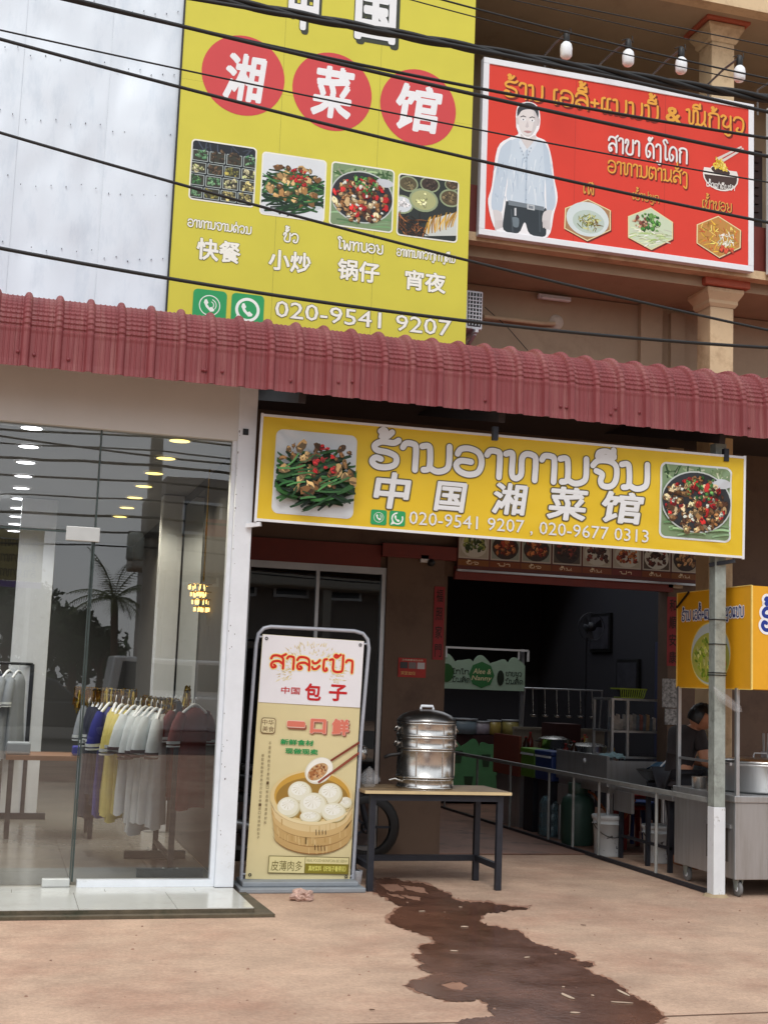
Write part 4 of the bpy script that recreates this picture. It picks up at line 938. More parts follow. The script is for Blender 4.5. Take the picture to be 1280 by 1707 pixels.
S.poly([(.002,wy),(bw-.002,wy),(bw-.002,bh-.002),(.002,bh-.002)], (236,234,238), 'white_top', px=False)
# wheat print
A = Art(S, (0,0,bw,bh), False); random.seed(14)
cx, cy = S.uv(519,1118)
for i in range(170):
    t_ = random.uniform(-.35, math.pi+.35); r = random.uniform(.13,.235); x, y = cx+r*1.1*math.cos(t_), cy+r*.95*math.sin(t_)-.02; aa = t_+random.uniform(-.5,.5); ln = random.uniform(.015,.04)
    A.poly([(x-.004*math.sin(aa), y+.004*math.cos(aa)), (x+ln*math.cos(aa), y+ln*math.sin(aa)), (x+.004*math.sin(aa), y-.004*math.cos(aa))], random.choice([(230,216,168),(222,200,140),(236,228,196),(206,184,128)]))
A.done('wheat_picture')
S.lao('ສາລະເປົາ', (450,1113), (588,1101), (214,44,30), (246,226,150), 1.7, 1.2)
RD = (200,36,40)
S.text('中国', (468,1156), (500,1146), RD, None, 0, .01); S.text('包', (507,1167), (536,1140), RD, None, 0, .03); S.text('子', (547,1168), (579,1142), RD, None, 0, .03)
a = S.uv(434,1222); b = S.uv(460,1197); A = Art(S, (0,0,bw,bh), False); A.poly(rrect(*a, *b, .02), (110,78,48)); A.poly(rrect(a[0]+.005, a[1]+.005, b[0]-.005, b[1]-.005, .017), (224,210,164)); A.done('stamp')
S.text('中华', (437,1208), (457,1200), (110,78,48), None, 0, -.01); S.text('美食', (437,1219), (457,1211), (110,78,48), None, 0, -.01)
PK = (222,124,104)
for ch, bl, tr in (('一', (478,1211), (509,1203)), ('口', (516,1222), (544,1199)), ('鲜', (552,1225), (582,1199))): S.text(ch, bl, tr, PK, (244,210,196), .02, .05, shadow=(150,90,70))
S.text('新鲜食材', (467,1241), (523,1234), (40,150,84), None, 0, .03); S.text('现做现卖', (475,1256), (530,1249), (40,150,84), None, 0, .03)
def column(s_, top, bot, h):
    for i, ch in enumerate(s_):
        t_ = i/(len(s_)-1); x = top[0]+(bot[0]-top[0])*t_; y = top[1]+(bot[1]-top[1])*t_; S.text(ch, (x-2.2, y+h), (x+2.2, y-h), (96,76,48), None, 0, -.012)
column('不是所有的包子都叫一口鲜选用优质原材料', (450,1239), (442,1371), 2.4); column('搭配秘制配方我们只给您统一般口感独特的包子', (438,1259), (430,1396), 2.2)
# steamer basket and buns, drawn as print
A = Art(S, (0,0,bw,bh), False); q7 = lambda x, y: S.uv(400+x/5.333, 1230+y/5.333); pxu = (S.uv(560,1335)[0]-S.uv(460,1335)[0])/100/5.333
def E7(x, y, rx, ry, n=30, rot=0): c = q7(x, y); return ell(c[0], c[1], rx*pxu, ry*pxu, n, rot)
def band(y0, y1, c): A.poly([q7(635+(x), y0+200*math.sqrt(max(0, 1-(x/365)**2))*1.0-15+x*.03) for x in range(-360,361,40)]+[q7(635+x, y1+200*math.sqrt(max(0, 1-(x/358)**2))-15+x*.03) for x in range(355,-356,-40)], c)
band(585, 850, (196,162,106)); band(590, 650, (224,200,150)); band(650, 700, (210,178,122)); band(700, 706, (150,116,70)); band(775, 785, (160,124,76)); band(840, 850, (150,110,66))
for i in range(40):
    x = random.uniform(-340,300); yy_ = 200*math.sqrt(1-(x/365)**2)-15; w_ = random.uniform(4,12); y0 = random.choice([600,700,720,790])
    A.poly([q7(635+x, y0+yy_), q7(635+x+w_, y0+yy_), q7(635+x+w_, y0+55+yy_), q7(635+x, y0+55+yy_)], random.choice([(206,174,116),(184,150,94),(214,186,132)]))
A.poly(E7(638,525,368,232,40), (226,204,150)); A.poly(E7(642,515,338,206,40), (206,160,70)); A.poly(E7(642,540,322,180,40), (160,124,56))
def bun(x, y, rx, ry):
    A.poly(E7(x+5, y+8, rx*1.03, ry*1.03), (170,150,96)); A.poly(E7(x, y, rx, ry), (222,216,184)); A.poly(E7(x-rx*.06, y-ry*.1, rx*.9, ry*.86), (236,234,214)); A.poly(E7(x-rx*.1, y-ry*.25, rx*.62, ry*.55), (246,246,236))
    for i in range(11):
        t_ = 6.2832*i/11; x2, y2 = x+rx*.62*math.cos(t_), y-ry*.3+ry*.5*math.sin(t_); A.poly([q7(x, y-ry*.45), q7(x2, y2), q7(x2+5, y2+4)], (206,200,172))
for p in ((935,575,60,50), (530,480,105,92), (800,500,108,96), (430,615,100,88), (650,600,125,110), (830,660,112,82), (625,700,95,52)): bun(*p)
band(560, 588, (236,218,172)); A.poly([q7(800,195),q7(1058,28),q7(1060,50),q7(806,212)], (128,56,40))
A.poly(E7(700,290,132,108,30,.6), (226,222,206)); A.poly(E7(704,286,122,98,30,.6), (244,242,232)); A.poly(E7(690,300,100,62,24,.62), (196,160,116))
for i in range(60):
    t_ = random.uniform(0,6.28); r = random.random()**.5; x, y = 90*r*math.cos(t_), 50*r*math.sin(t_); A.poly(E7(690+x*.82+y*.57, 300-x*.57+y*.82, random.uniform(8,18), random.uniform(6,12), 7, random.uniform(0,3)), random.choice([(150,90,50),(190,130,80),(120,66,36),(216,170,120),(170,110,64)]))
A.poly([q7(688,388),q7(1055,120),q7(1056,146),q7(700,404)], (128,56,40)); A.poly([q7(690,394),q7(1055,130),q7(1055,136),q7(694,399)], (170,92,70))
for dx, dy in ((700,840), (690,975)):
    for i in range(4): x = dx-30+i*28; A.poly([q7(x,dy-26+i*5), q7(x+7,dy-26), q7(x+9,dy+random.uniform(10,34)), q7(x+2,dy+26)], (84,64,40))
A.poly([q7(578,882),q7(592,882),q7(588,946),q7(576,940)], (110,90,50))
A.done('steamer_picture')
A = Art(S, (0,0,bw,bh), False); a = S.uv(446,1455); b = S.uv(582,1429)
A.poly([a, (b[0],a[1]), b, (a[0],b[1])], (110,96,50)); A.poly([(a[0]+.005,a[1]+.005), (b[0]-.005,a[1]+.005), (b[0]-.005,b[1]-.005), (a[0]+.005,b[1]-.005)], (226,214,160))
mx_ = S.uv(507.5,1440)[0]; my = (a[1]+b[1])/2+.012; A.poly([(mx_,a[1]+.005), (b[0]-.005,a[1]+.005), (b[0]-.005,my), (mx_,my)], (134,122,40)); A.poly([(mx_,a[1]), (mx_+.004,a[1]), (mx_+.004,b[1]), (mx_,b[1])], (110,96,50)); A.done('caption_box')
S.text('皮薄肉多', (451,1451), (504,1435), (110,100,50), None, 0, -.005)
S.text('REAL FOOD<BONFCAN BE SEEN>', (mx_+.015, my+.012), (b[0]-.015, b[1]-.018), (150,144,100), None, 0, 0, px=False)
S.text('真材实料《好馅子看得见》', (mx_+.03, a[1]+.02), (b[0]-.02, my-.014), (236,230,120), None, 0, .015, px=False)
for x, y in ((.03,.03),(bw-.03,.03),(.03,bh-.03),(bw-.03,bh-.03)): MB().lathe([(.006,0),(.011,.002),(.012,0)], (x, y, S.z), 12).build('grommet', m_blackp, S.root, local=True)
m_pole = mat('grey_powder_coat', (176,180,190), .4, .2, vary=.06)
pts = [S.uv(403,1470), S.uv(416,1230), S.uv(428,1075), S.uv(432,1056), S.uv(441,1047), S.uv(452,1044.6), S.uv(520,1048), S.uv(592,1052), S.uv(606,1056), S.uv(614,1066), S.uv(616,1080), S.uv(603,1230), S.uv(589,1469)]
MB().tube([(p[0], p[1], -.02) for p in pts], .0145, 10).build('frame_tube', m_pole, S.root, local=True)
for y in (bh-.02, .03): MB().tube([(-.03,y,-.02), (bw+.03,y,-.02)], .008, 8).build('cross_bar', m_pole, S.root, local=True)
a, b = PG(393,1484), PG(606,1486)
wpart(MB().box((a.x,yb-.19,.0), (b.x,yb+.2,.035)).box((a.x+.03,yb-.13,.035), (b.x-.04,yb+.14,.07)), 'base', mat('grey_plinth', (140,146,152), .6, vary=.1), S.root, .008)
# rock
def rock(lab, c, sx, sy, sz, seed, m):
    bm = bmesh.new(); bmesh.ops.create_icosphere(bm, subdivisions=4, radius=1)
    for v in bm.verts:
        d = v.co.normalized(); k = 1+.5*noise.noise(d*1.6+Vector((seed,0,0)))+.2*noise.noise(d*4+Vector((0,seed,0)))+.05*noise.noise(d*11)
        v.co = Vector((d.x*sx*k, d.y*sy*k, max(-.75, d.z*k)*sz+.7*sz))
    me = bpy.data.meshes.new('rock'); bm.to_mesh(me); bm.free(); me.materials.append(m); o = bpy.data.objects.new('rock', me); COL.objects.link(o); o.location = c; return tag(o, lab, 'rock')
rock('pinkish speckled rock lying in front of the bun banner base', PG(502,1501), .075, .06, .042, 4.3, mat('granite', (196,164,150), .9, vary=.4, scale=45, bump=.8, bscale=50, dirt=(140,104,96), dirt_scale=30))
# ------------------------------------------------------------------ table, steamer and bag
tx0, tx1, ty0, ty1, tz = 2.6, 3.735, 9.33, 9.92, .722
t = thing('folding_table', 'narrow dark framed table with worn wooden top under the steamer', 'table', (3.15, 9.6, 0))
MB().box((tx0,ty0,tz-.026), (tx1,ty1,tz)).build('table_top', mat('worn_plywood', (134,112,84), .45, vary=.3, scale=9, dirt=(92,72,52), dirt_scale=6, bump=.15), t, .004)
MB().box((tx0-.002,ty0-.004,tz-.024), (tx1+.002,ty0-.0005,tz-.002)).build('edge_band', mat('pale_edge_band', (212,190,146), .5), t)
for x in (tx0+.05, tx1-.095):
    for y in (ty0+.03, ty1-.08): MB().box((x,y,0), (x+.045,y+.045,tz-.026)).build('leg', m_dark, t, .003)
MB().box((tx0+.095,ty0+.032,tz-.075), (tx1-.095,ty0+.07,tz-.027)).build('apron', m_dark, t)
MB().box((tx0+.095,ty1-.076,tz-.075), (tx1-.095,ty1-.04,tz-.027)).build('apron', m_dark, t)
MB().box((tx0+.095,ty1-.075,.15), (tx1-.095,ty1-.04,.195)).build('stretcher', m_dark, t)
for x in (tx0+.055, tx1-.09): MB().box((x,ty0+.075,.151), (x+.035,ty1-.08,.194)).build('stretcher', m_dark, t)
sc = Vector((3.15, 9.64, tz)); r = .222
t = thing('steamer', 'tall stainless stacked steamer with domed lid on the table', 'steamer', sc)
m_ss = mat('polished_steel', (206,204,200), .27, 1, vary=.08, scale=4, stretch=(4,4,.5), rvary=.07)
def ring(z0, z1, rr, nm):
    h = z1-z0; ob = MB().lathe([(rr-.02,0),(rr+.004,0),(rr+.009,.008),(rr+.004,.016),(rr,.02),(rr,h-.018),(rr+.005,h-.014),(rr+.007,h-.006),(rr+.003,h),(rr-.02,h)], sc+Vector((0,0,z0)), 48).build(nm, m_ss, t)
    for a in (-1.25,-2.2,-.3): MB().box((sc.x+(rr+.001)*math.cos(a)-.004, sc.y+(rr+.001)*math.sin(a)-.004, sc.z+z0+.02), (sc.x+(rr+.001)*math.cos(a)+.004, sc.y+(rr+.001)*math.sin(a)+.004, sc.z+z1-.02)).build('seam', m_ss, ob)
ring(0, .075, r-.012, 'base_ring'); ring(.077, .29, r-.004, 'water_pot'); ring(.292, .385, r, 'steam_tier'); ring(.387, .49, r, 'steam_tier')
lid = MB().lathe([(r+.004,.492),(r+.006,.50),(r,.512),(.19,.545),(.13,.572),(.06,.586),(0,.59)], sc, 48).build('lid', mat('lid_steel', (150,148,146), .3, 1, vary=.1, rvary=.06), t)
MB().tube([sc+Vector((-.05,0,.588)), sc+Vector((-.045,0,.612)), sc+Vector((.045,0,.612)), sc+Vector((.05,0,.588))], .011, 8).build('lid_handle', m_white, lid)
for zh in (.45, .34):
    for sg in (-1, 1): MB().tube([sc+Vector((sg*r,-.05,zh)), sc+Vector((sg*(r+.018),-.045,zh-.02)), sc+Vector((sg*(r+.02),.0,zh-.03)), sc+Vector((sg*(r+.018),.045,zh-.02)), sc+Vector((sg*r,.05,zh))], .006, 6).build('tier_handle', m_ss, t)
for sg in (-1,): MB().tube([sc+Vector((sg*(r-.01),-.03,.25)), sc+Vector((sg*(r+.07),-.04,.24)), sc+Vector((sg*(r+.1),.0,.22))], .013, 8).build('pot_handle', m_blackp, t)
MB().tube([sc+Vector((-r+.02,-.08,.05)), sc+Vector((-r-.05,-.1,.07)), sc+Vector((-r-.09,-.1,.06))], .008, 8).build('drain_tap', m_ss, t)
bag('plastic_bag', 'crumpled clear plastic bag on the left end of the table', (2.69, 9.56, tz+.155), .085, .07, .15, 8)
for dx, z in ((0,0),): tag(MB().lathe([(0,0),(.04,0),(.05,.09),(.05,.1),(.03,.1)], (2.66,9.72,.0), 16).build('white_cup', m_white), 'small white cup on the ground behind the left table leg', 'cup')
# ------------------------------------------------------------------ railing
RX = 5.28; t = thing('pipe_railing', 'thin grey pipe railing running back into the restaurant', 'railing', (RX, 12, 0))
m_rail = mat('railing_paint', (150,152,150), .5, .3, vary=.2, scale=10)
def py(x): d = ray(x, 1400); return RX/d.x*d.y
MB().bar((RX,9.14,.70), (RX,15.5,.70), .04, .035).build('top_rail', m_rail, t)
MB().bar((RX,9.14,.02), (RX,15.5,.02), .03, .03).build('bottom_rail', m_dark, t)
for x in (1093,997,954,913,848,792,739): MB().tube([(RX,py(x),.03), (RX,py(x),.69)], .014, 8).build('post', m_rail, t)
# ------------------------------------------------------------------ snack cart with yellow sign box
cx0, cy0, cy1 = 5.40, 8.96, 9.9
t = thing('food_cart', 'stainless food cart with yellow sign box, beside the steel post', 'cart', (6.0, 9.4, 0))
MB().box((cx0,cy0,.13), (6.75,cy1,.70)).build('body', m_steel, t, .006)
MB().box((cx0-.012,cy0-.012,.70), (6.76,cy1+.01,.75)).build('counter', m_steel, t, .005)
MB().box((cx0-.004,cy0+.1,.25), (cx0-.0005,cy0+.42,.5)).build('hatch', mat('dull_steel', (110,110,108), .4, .7, vary=.2), t)
MB().box((cx0-.012,cy0+.06,.5), (cx0-.001,cy0+.45,.53)).build('hatch_lip', m_steel, t)
for x, y in ((cx0+.02,cy0+.01), (cx0+.02,cy1-.03), (6.72,cy0+.01)): MB().box((x-.014,y-.012,.75), (x+.014,y+.016,1.56)).build('upright', m_alu, t)
MB().bar((cx0+.02,cy1-.02,.98), (cx0+.02,cy0+.1,.98), .02).build('side_rail', m_alu, t)
for x, y, a in ((cx0+.06,cy0+.06,.5), (cx0+.06,cy1-.12,-.3)):
    wheel = MB().lathe([(.02,-.014),(.05,-.014),(.058,-.008),(.058,.008),(.05,.014),(.02,.014)], (x,y,.058), 22, 'x').build('wheel', mat('grey_rubber', (120,120,120), .7, vary=.15), t)
    MB().lathe([(0,-.0155),(.022,-.0155),(.026,-.012),(.026,.012),(.022,.0155),(0,.0155)], (x,y,.058), 18, 'x').build('hub', m_white, wheel)
    MB().prism([(y-.01,.05),(y+.01,.05),(y+.045,.128),(y-.04,.128)], x-.022, x-.017, 0).prism([(y-.01,.05),(y+.01,.05),(y+.045,.128),(y-.04,.128)], x+.017, x+.022, 0).build('fork', m_galv, wheel)
sz0, sz1 = 1.555, 2.335; by0, by1 = 8.77, 9.91; bxl = 5.42
MB().box((bxl,by0,sz0), (6.8,by1,sz1)).build('sign_box', mat('yellow_sign_box', (232,168,28), .5, vary=.04), t)
for lo, hi in (((bxl-.004,by0-.004,sz0-.004),(bxl+.008,by0+.008,sz1+.004)), ((bxl-.005,by0+.008,sz1),(bxl+.004,by1,sz1+.006)), ((bxl-.005,by0+.008,sz0-.006),(bxl+.004,by1,sz0)), ((bxl-.005,by1-.002,sz0-.005),(bxl+.004,by1+.008,sz1+.005))): MB().box(lo, hi).build('sign_edge', mat('pale_yellow_edge', (244,214,120), .4), t)
MB().bar((bxl-.02,by1-.02,sz1-.12), (bxl-.02,by1-.22,sz1+.0), .012).build('tape_strip', m_blackp, t)
# lettering on the two visible faces of the box
class Face(Sign):
    def __init__(s, root, o, u):
        s.o = Vector(o); s.u = Vector(u); s.v = Vector((0,0,1)); s.n = s.u.cross(s.v); s.root = root; s.z = .002; s.pm = print_mat()
        s.m = Matrix((s.u, s.v, s.n)).transposed().to_4x4(); s.m.translation = s.o
    def part(s, mb, name, m=None, fix=False):
        mb.v = [s.m @ p for p in mb.v]; return mb.build(name, m or s.pm, s.root, fix=False)
FL = Face(t, (bxl-.001,by1,sz0), (0,-1,0)); bl_ = by1-by0
FL.lao('ຮ້ານ ເອລີ້+ແນນນີ້ ກ້ຽວແຊບ', (.08,.55), (1.03,.625), (28,48,120), (244,244,246), 1.6, 2.4, px=False)
A = Art(FL, (0,0,bl_,.78), False); random.seed(17); c = (.54,.27)
A.poly(ell(c[0],c[1],.31,.255,40), (250,220,110)); A.poly(ell(c[0],c[1],.298,.244,40), (206,216,214)); A.poly(ell(c[0],c[1]-.03,.29,.2,36), (190,190,90))
for i in range(150):
    tt = random.uniform(0,6.28); rr_ = random.random()**.5*.9; x, y = c[0]+.27*rr_*math.cos(tt), c[1]-.03+.19*rr_*math.sin(tt)
    cc = random.choice([(206,210,90),(160,180,60),(226,226,140),(120,150,50)]) if x < c[0] else random.choice([(206,70,40),(180,40,34),(230,150,80),(240,200,150),(160,60,40)])
    A.poly(ell(x, y, random.uniform(.015,.035), random.uniform(.01,.018), 7, random.uniform(0,3), .25), cc, .15)
A.done()
FF = Face(t, (bxl,by0-.001,sz0), (1,0,0)); FF.lao('ຮ້ານ ເອລີ້', (.085,.45), (.75,.62), (36,60,150), (244,244,246), 1.9, 2.6, px=False)
t = thing('soup_pot', 'wide stainless soup pot sunk in the cart counter', 'pot', (5.85, 9.35, .75))
MB().lathe([(.0,0),(.31,0),(.33,.02),(.33,.20),(.345,.21),(.345,.225),(.32,.23)], (5.87,9.36,.752), 40).build('body', m_steel, t)
lid = MB().lathe([(.32,.232),(.325,.24),(.2,.262),(0,.27)], (5.87,9.36,.752), 40).build('lid', mat('foil_lid', (190,190,188), .3, 1, bump=.5, bscale=18), t)
MB().tube([(5.80,9.36,1.02), (5.81,9.36,1.055), (5.92,9.36,1.055), (5.93,9.36,1.02)], .006, 7).build('handle', m_steel, lid)
tag(MB().lathe([(0,0),(.06,0),(.062,.09),(.066,.092),(.055,.09)], (5.47,9.62,.752), 20).build('steel_mug', m_ss), 'small shiny steel mug at the rear corner of the cart counter', 'mug')
t = thing('wire_jar', 'tall translucent jar of straws behind the soup pot', 'jar', (6.2,9.75,.75)); MB().lathe([(0,0),(.07,0),(.075,.3),(.07,.3)], (6.2,9.75,.752), 20).build('jar', mat('frosted_jar', (150,150,160), .3, alpha=.6), t)
mb = MB(); random.seed(2)
for i in range(26): a = random.uniform(0,6.28); mb.tube([(6.2+.05*math.cos(a),9.75+.05*math.sin(a),.8), (6.2+.06*math.cos(a+.4),9.75+.06*math.sin(a+.4),1.2)], .004, 5)
mb.build('straws', mat('pale_straw', (190,190,190), .5), t)
# ------------------------------------------------------------------ cook
def person():
    hx, hy = 5.66, 10.33
    V = {'pel':(hx,hy,.84,.135,.105),'wst':(hx+.02,hy-.01,.95,.125,.095),'chs':(hx+.06,hy-.03,1.09,.145,.105),'nkb':(hx+.115,hy-.06,1.20,.07,.06),'nck':(hx+.145,hy-.075,1.235,.05,.05),
     'shl':(hx+.04,hy+.12,1.165,.062,.06),'ell':(hx+.10,hy+.16,.94,.042,.042),'wrl':(hx+.30,hy+.0,.90,.03,.028),'shr':(hx+.10,hy-.20,1.155,.062,.06),'elr':(hx+.13,hy-.25,.92,.042,.042),'wrr':(hx+.34,hy-.2,.89,.03,.028),
     'hpl':(hx,hy+.09,.78,.09,.09),'knl':(hx+.04,hy+.10,.44,.062,.062),'anl':(hx+.0,hy+.10,.09,.042,.045),'tol':(hx+.17,hy+.10,.045,.038,.035),
     'hpr':(hx,hy-.09,.78,.09,.09),'knr':(hx+.04,hy-.10,.44,.062,.062),'anr':(hx+.0,hy-.10,.09,.042,.045),'tor':(hx+.17,hy-.10,.045,.038,.035)}
    E_ = [('pel','wst'),('wst','chs'),('chs','nkb'),('nkb','nck'),('chs','shl'),('shl','ell'),('ell','wrl'),('chs','shr'),('shr','elr'),('elr','wrr'),('pel','hpl'),('hpl','knl'),('knl','anl'),('anl','tol'),('pel','hpr'),('hpr','knr'),('knr','anr'),('anr','tor')]
    root = thing('person', 'cook in dark shirt bending over the food cart behind the steel post', 'person', (hx, hy, 0))
    def skin(name, V, E_, root_key, m, sub=2):
        ks = list(V); me = bpy.data.meshes.new(name); off = Vector((hx,hy,0)); me.from_pydata([Vector(V[k][:3])-off for k in ks], [(ks.index(a), ks.index(b)) for a, b in E_], [])
        o = bpy.data.objects.new(name, me); COL.objects.link(o); o.parent = root
        md = o.modifiers.new('skin', 'SKIN'); md.use_smooth_shade = True
        if not me.skin_vertices: me.skin_vertices.new()
        for i, k in enumerate(ks): d = me.skin_vertices[0].data[i]; d.radius = V[k][3:5]; d.use_root = (k == root_key)
        ss = o.modifiers.new('sub', 'SUBSURF'); ss.levels = sub; ss.render_levels = sub; me.materials.append(m); return o
    skinm = mat('skin', (176,124,96), .55, vary=.06); shirt = mat('dark_shirt', (40,34,36), .85, vary=.2); tr = mat('dark_trousers', (34,36,44), .85, vary=.2)
    b = skin('body', V, E_, 'pel', skinm)
    # shirt with short sleeves and trousers follow the same skeleton, slightly wider
    VS = {k: tuple(v[:3])+(v[3]*1.12, v[4]*1.15) for k, v in V.items()}
    for s_ in ('l','r'): a = Vector(V['sh'+s_][:3]); e = Vector(V['el'+s_][:3]); VS['sl'+s_] = tuple(a.lerp(e,.62))+(.062,.06)
    VS['hem'] = (hx-.01,hy,.76,.15,.125); VS['nkb'] = VS['nkb'][:3]+(.09,.08)
    VS = {k: VS[k] for k in ('hem','pel','wst','chs','nkb','shl','sll','shr','slr')}; skin('shirt', VS, [('hem','pel'),('pel','wst'),('wst','chs'),('chs','nkb'),('chs','shl'),('shl','sll'),('chs','shr'),('shr','slr')], 'pel', shirt)
    VT = {k: tuple(v[:3])+(v[3]*1.15, v[4]*1.15) for k, v in V.items() if k in ('pel','hpl','knl','anl','hpr','knr','anr')}; skin('trousers', VT, [('pel','hpl'),('hpl','knl'),('knl','anl'),('pel','hpr'),('hpr','knr'),('knr','anr')], 'pel', tr)
    # head, tilted down towards the work
    bm = bmesh.new(); bmesh.ops.create_uvsphere(bm, u_segments=28, v_segments=20, radius=1); hm = Matrix.Translation((hx+.17,hy-.10,1.30)) @ Matrix.Rotation(-.65,4,'Z') @ Matrix.Rotation(.5,4,'Y')
    for v in bm.verts:
        x, y, z = v.co; jaw = max(0, -z); x2 = x*.098*(1-.12*jaw); y2 = y*.076*(1-.25*jaw); z2 = z*.115
        if x > .3:
            x2 += .022*math.exp(-((y/.16)**2+((z+.12)/.2)**2))          # nose
            x2 -= .012*math.exp(-(((abs(y)-.38)/.16)**2+((z-.08)/.12)**2))  # eye sockets
            x2 += .007*math.exp(-((y/.3)**2+((z+.48)/.1)**2))           # lips
            x2 += .008*math.exp(-((y/.3)**2+((z+.85)/.15)**2))          # chin
        v.co = hm @ Vector((x2, y2, z2))
    for f in bm.faces: f.smooth = True
    me = bpy.data.meshes.new('head'); bm.to_mesh(me); bm.free(); me.transform(Matrix.Translation((-hx,-hy,0))); me.materials.append(skinm); hd = bpy.data.objects.new('head', me); COL.objects.link(hd); hd.parent = root
    bm = bmesh.new(); bmesh.ops.create_uvsphere(bm, u_segments=28, v_segments=20, radius=1)
    bmesh.ops.delete(bm, geom=[v for v in bm.verts if v.co.z < -.55 or (v.co.x > .35 and v.co.z < .42)], context='VERTS')
    for v in bm.verts:
        k = 1.13+.06*noise.noise(v.co*5); v.co = hm @ Vector((v.co.x*.098*k-.006, v.co.y*.078*k, v.co.z*.115*k+.004))
    me = bpy.data.meshes.new('hair'); bm.to_mesh(me); bm.free(); me.transform(Matrix.Translation((-hx,-hy,0))); me.materials.append(mat('black_hair', (12,11,12), .45)); hr = bpy.data.objects.new('hair', me); COL.objects.link(hr); hr.parent = hd
    for sg in (-1,1):
        mb = MB(); mb.lathe([(0,.006),(.016,.004),(.022,0),(.016,-.005)], (0,0,0), 12, 'y'); ear = mb.build('ear', skinm, None)
        ear.data.transform(Matrix.Translation((-hx,-hy,0)) @ hm @ Matrix.Translation((-.005, sg*.078, 0)) @ Matrix.Diagonal((.8,1,1.4,1))); ear.parent = hd
    for k in ('wrl','wrr'):
        wv = Vector(V[k][:3])-Vector((hx,hy,0)); VV = {'w':tuple(wv)+(.028,.024), 'p':tuple(wv+Vector((.07,-.01,-.015)))+(.036,.018)}; EE = [('w','p')]
        mb = MB(); mb.tube([wv, wv+Vector((.05,0,-.01)), wv+Vector((.085,-.005,-.02))], [.026,.036,.03], 10)
        for i in range(4):
            b0 = wv+Vector((.08,-.03+i*.02,-.02)); ln = (.06,.07,.072,.055)[i]; mb.tube([b0, b0+Vector((ln*.5,0,-.012)), b0+Vector((ln*.8,0,-.035)), b0+Vector((ln*.85,0,-.055))], [.0095,.009,.008,.006], 7)
        mb.tube([wv+Vector((.03,-.03,-.01)), wv+Vector((.06,-.05,-.02)), wv+Vector((.085,-.045,-.04))], [.011,.01,.007], 7)
        h = mb.build('hand', skinm, None); h.parent = root
person()
# ------------------------------------------------------------------ kitchen row behind the railing
t = thing('stove_stand', 'grey stainless stove stand with tall side panel behind the railing', 'stove', (5.75, 11.85, 0))
MB().box((5.45,11.27,.62), (5.475,12.43,.90)).build('side_panel', m_steel, t)
MB().box((5.476,11.27,.60), (6.1,11.29,.86)).build('end_panel', m_steel, t)
MB().box((5.48,11.3,.56), (6.1,12.43,.62)).build('top', m_steel, t)
MB().box((5.47,12.0,.36), (5.5,12.43,.56)).build('apron', m_steel, t)
MB().lathe([(0,-.008),(.02,-.008),(.025,0)], (5.448,11.75,.83), 12, 'x').build('latch', m_white, t)
for x in (5.49, 6.05):
    for y in (11.32, 12.4): MB().tube([(x,y,0), (x,y,.56)], .018, 8).build('leg', m_alu, t)
t = thing('wok_stand', 'low stainless counter holding the wok, next to the food cart', 'counter', (5.8, 10.6, 0))
MB().box((5.5,10.12,.60), (6.05,11.2,.64)).build('top', m_steel, t, .004)
MB().box((5.49,10.85,.42), (5.52,11.2,.60)).build('apron', m_steel, t)
MB().box((6.03,10.12,.64), (6.05,11.2,.95)).build('splash_panel', m_steel, t)
for y in (10.2, 10.6, 11.12):
    MB().box((5.52,y,.0), (5.555,y+.035,.6)).build('leg', m_dark, t); MB().tube([(5.98,y,.0), (5.98,y,.6)], .016, 8).build('leg', m_alu, t)
MB().bar((5.535,10.2,.2), (5.535,11.14,.2), .025).build('stretcher', m_dark, t)
t = thing('wok', 'black wok with blue cloth on the low counter', 'wok', (5.78, 10.75, .64))
MB().lathe([(.0,.03),(.1,.035),(.2,.08),(.26,.15),(.27,.155),(.255,.155),(.19,.09),(.0,.05)], (5.78,10.75,.66), 32).build('bowl', m_blackp, t)
MB().lathe([(.12,0),(.16,0),(.18,.07),(.16,.07)], (5.78,10.75,.64), 20).build('burner_ring', m_dark, t)
MB().tube([(5.62,10.62,.82), (5.75,10.7,.9), (5.9,10.78,.96)], .008, 6).build('spatula', m_steel, t)
def cloth(lab, c, sx, sy, h, m, seed):
    mb = MB(); n = 12; vs = []
    for j in range(n+1):
        for i in range(n+1):
            u, v = i/n*2-1, j/n*2-1; z = h*(1-.6*(u*u+v*v)*.7)+.04*noise.noise((u*2+seed, v*2, 1)); vs.append((c[0]+u*sx*(1+.2*noise.noise((v*2, seed, 0))), c[1]+v*sy, c[2]+z))
    mb.add(vs, [(j*(n+1)+i, j*(n+1)+i+1, (j+1)*(n+1)+i+1, (j+1)*(n+1)+i) for j in range(n) for i in range(n)], True); ob = mb.build('cloth', m); sd_ = ob.modifiers.new('s', 'SOLIDIFY'); sd_.thickness = .006; return tag(ob, lab, 'cloth')
cloth('crumpled blue cloth lying over the wok', (5.82,10.8,.80), .15, .12, .08, mat('blue_cloth', (46,84,112), .9, vary=.15), 2)
cloth('pale blue cloth on the corner of the stove stand', (5.56,11.42,.86), .1, .1, .06, mat('pale_cloth', (130,160,166), .9, vary=.1), 5)
t = thing('steel_tray', 'steel tray of lids on the stove stand', 'tray', (5.75,11.8,.62)); MB().lathe([(0,0),(.2,0),(.23,.2),(.235,.205),(.22,.2)], (5.75,12.1,.66), 28).build('pan', m_ss, t); MB().lathe([(.0,.23),(.2,.21),(.21,.2)], (5.75,12.1,.66), 28).build('lid', m_ss, t)
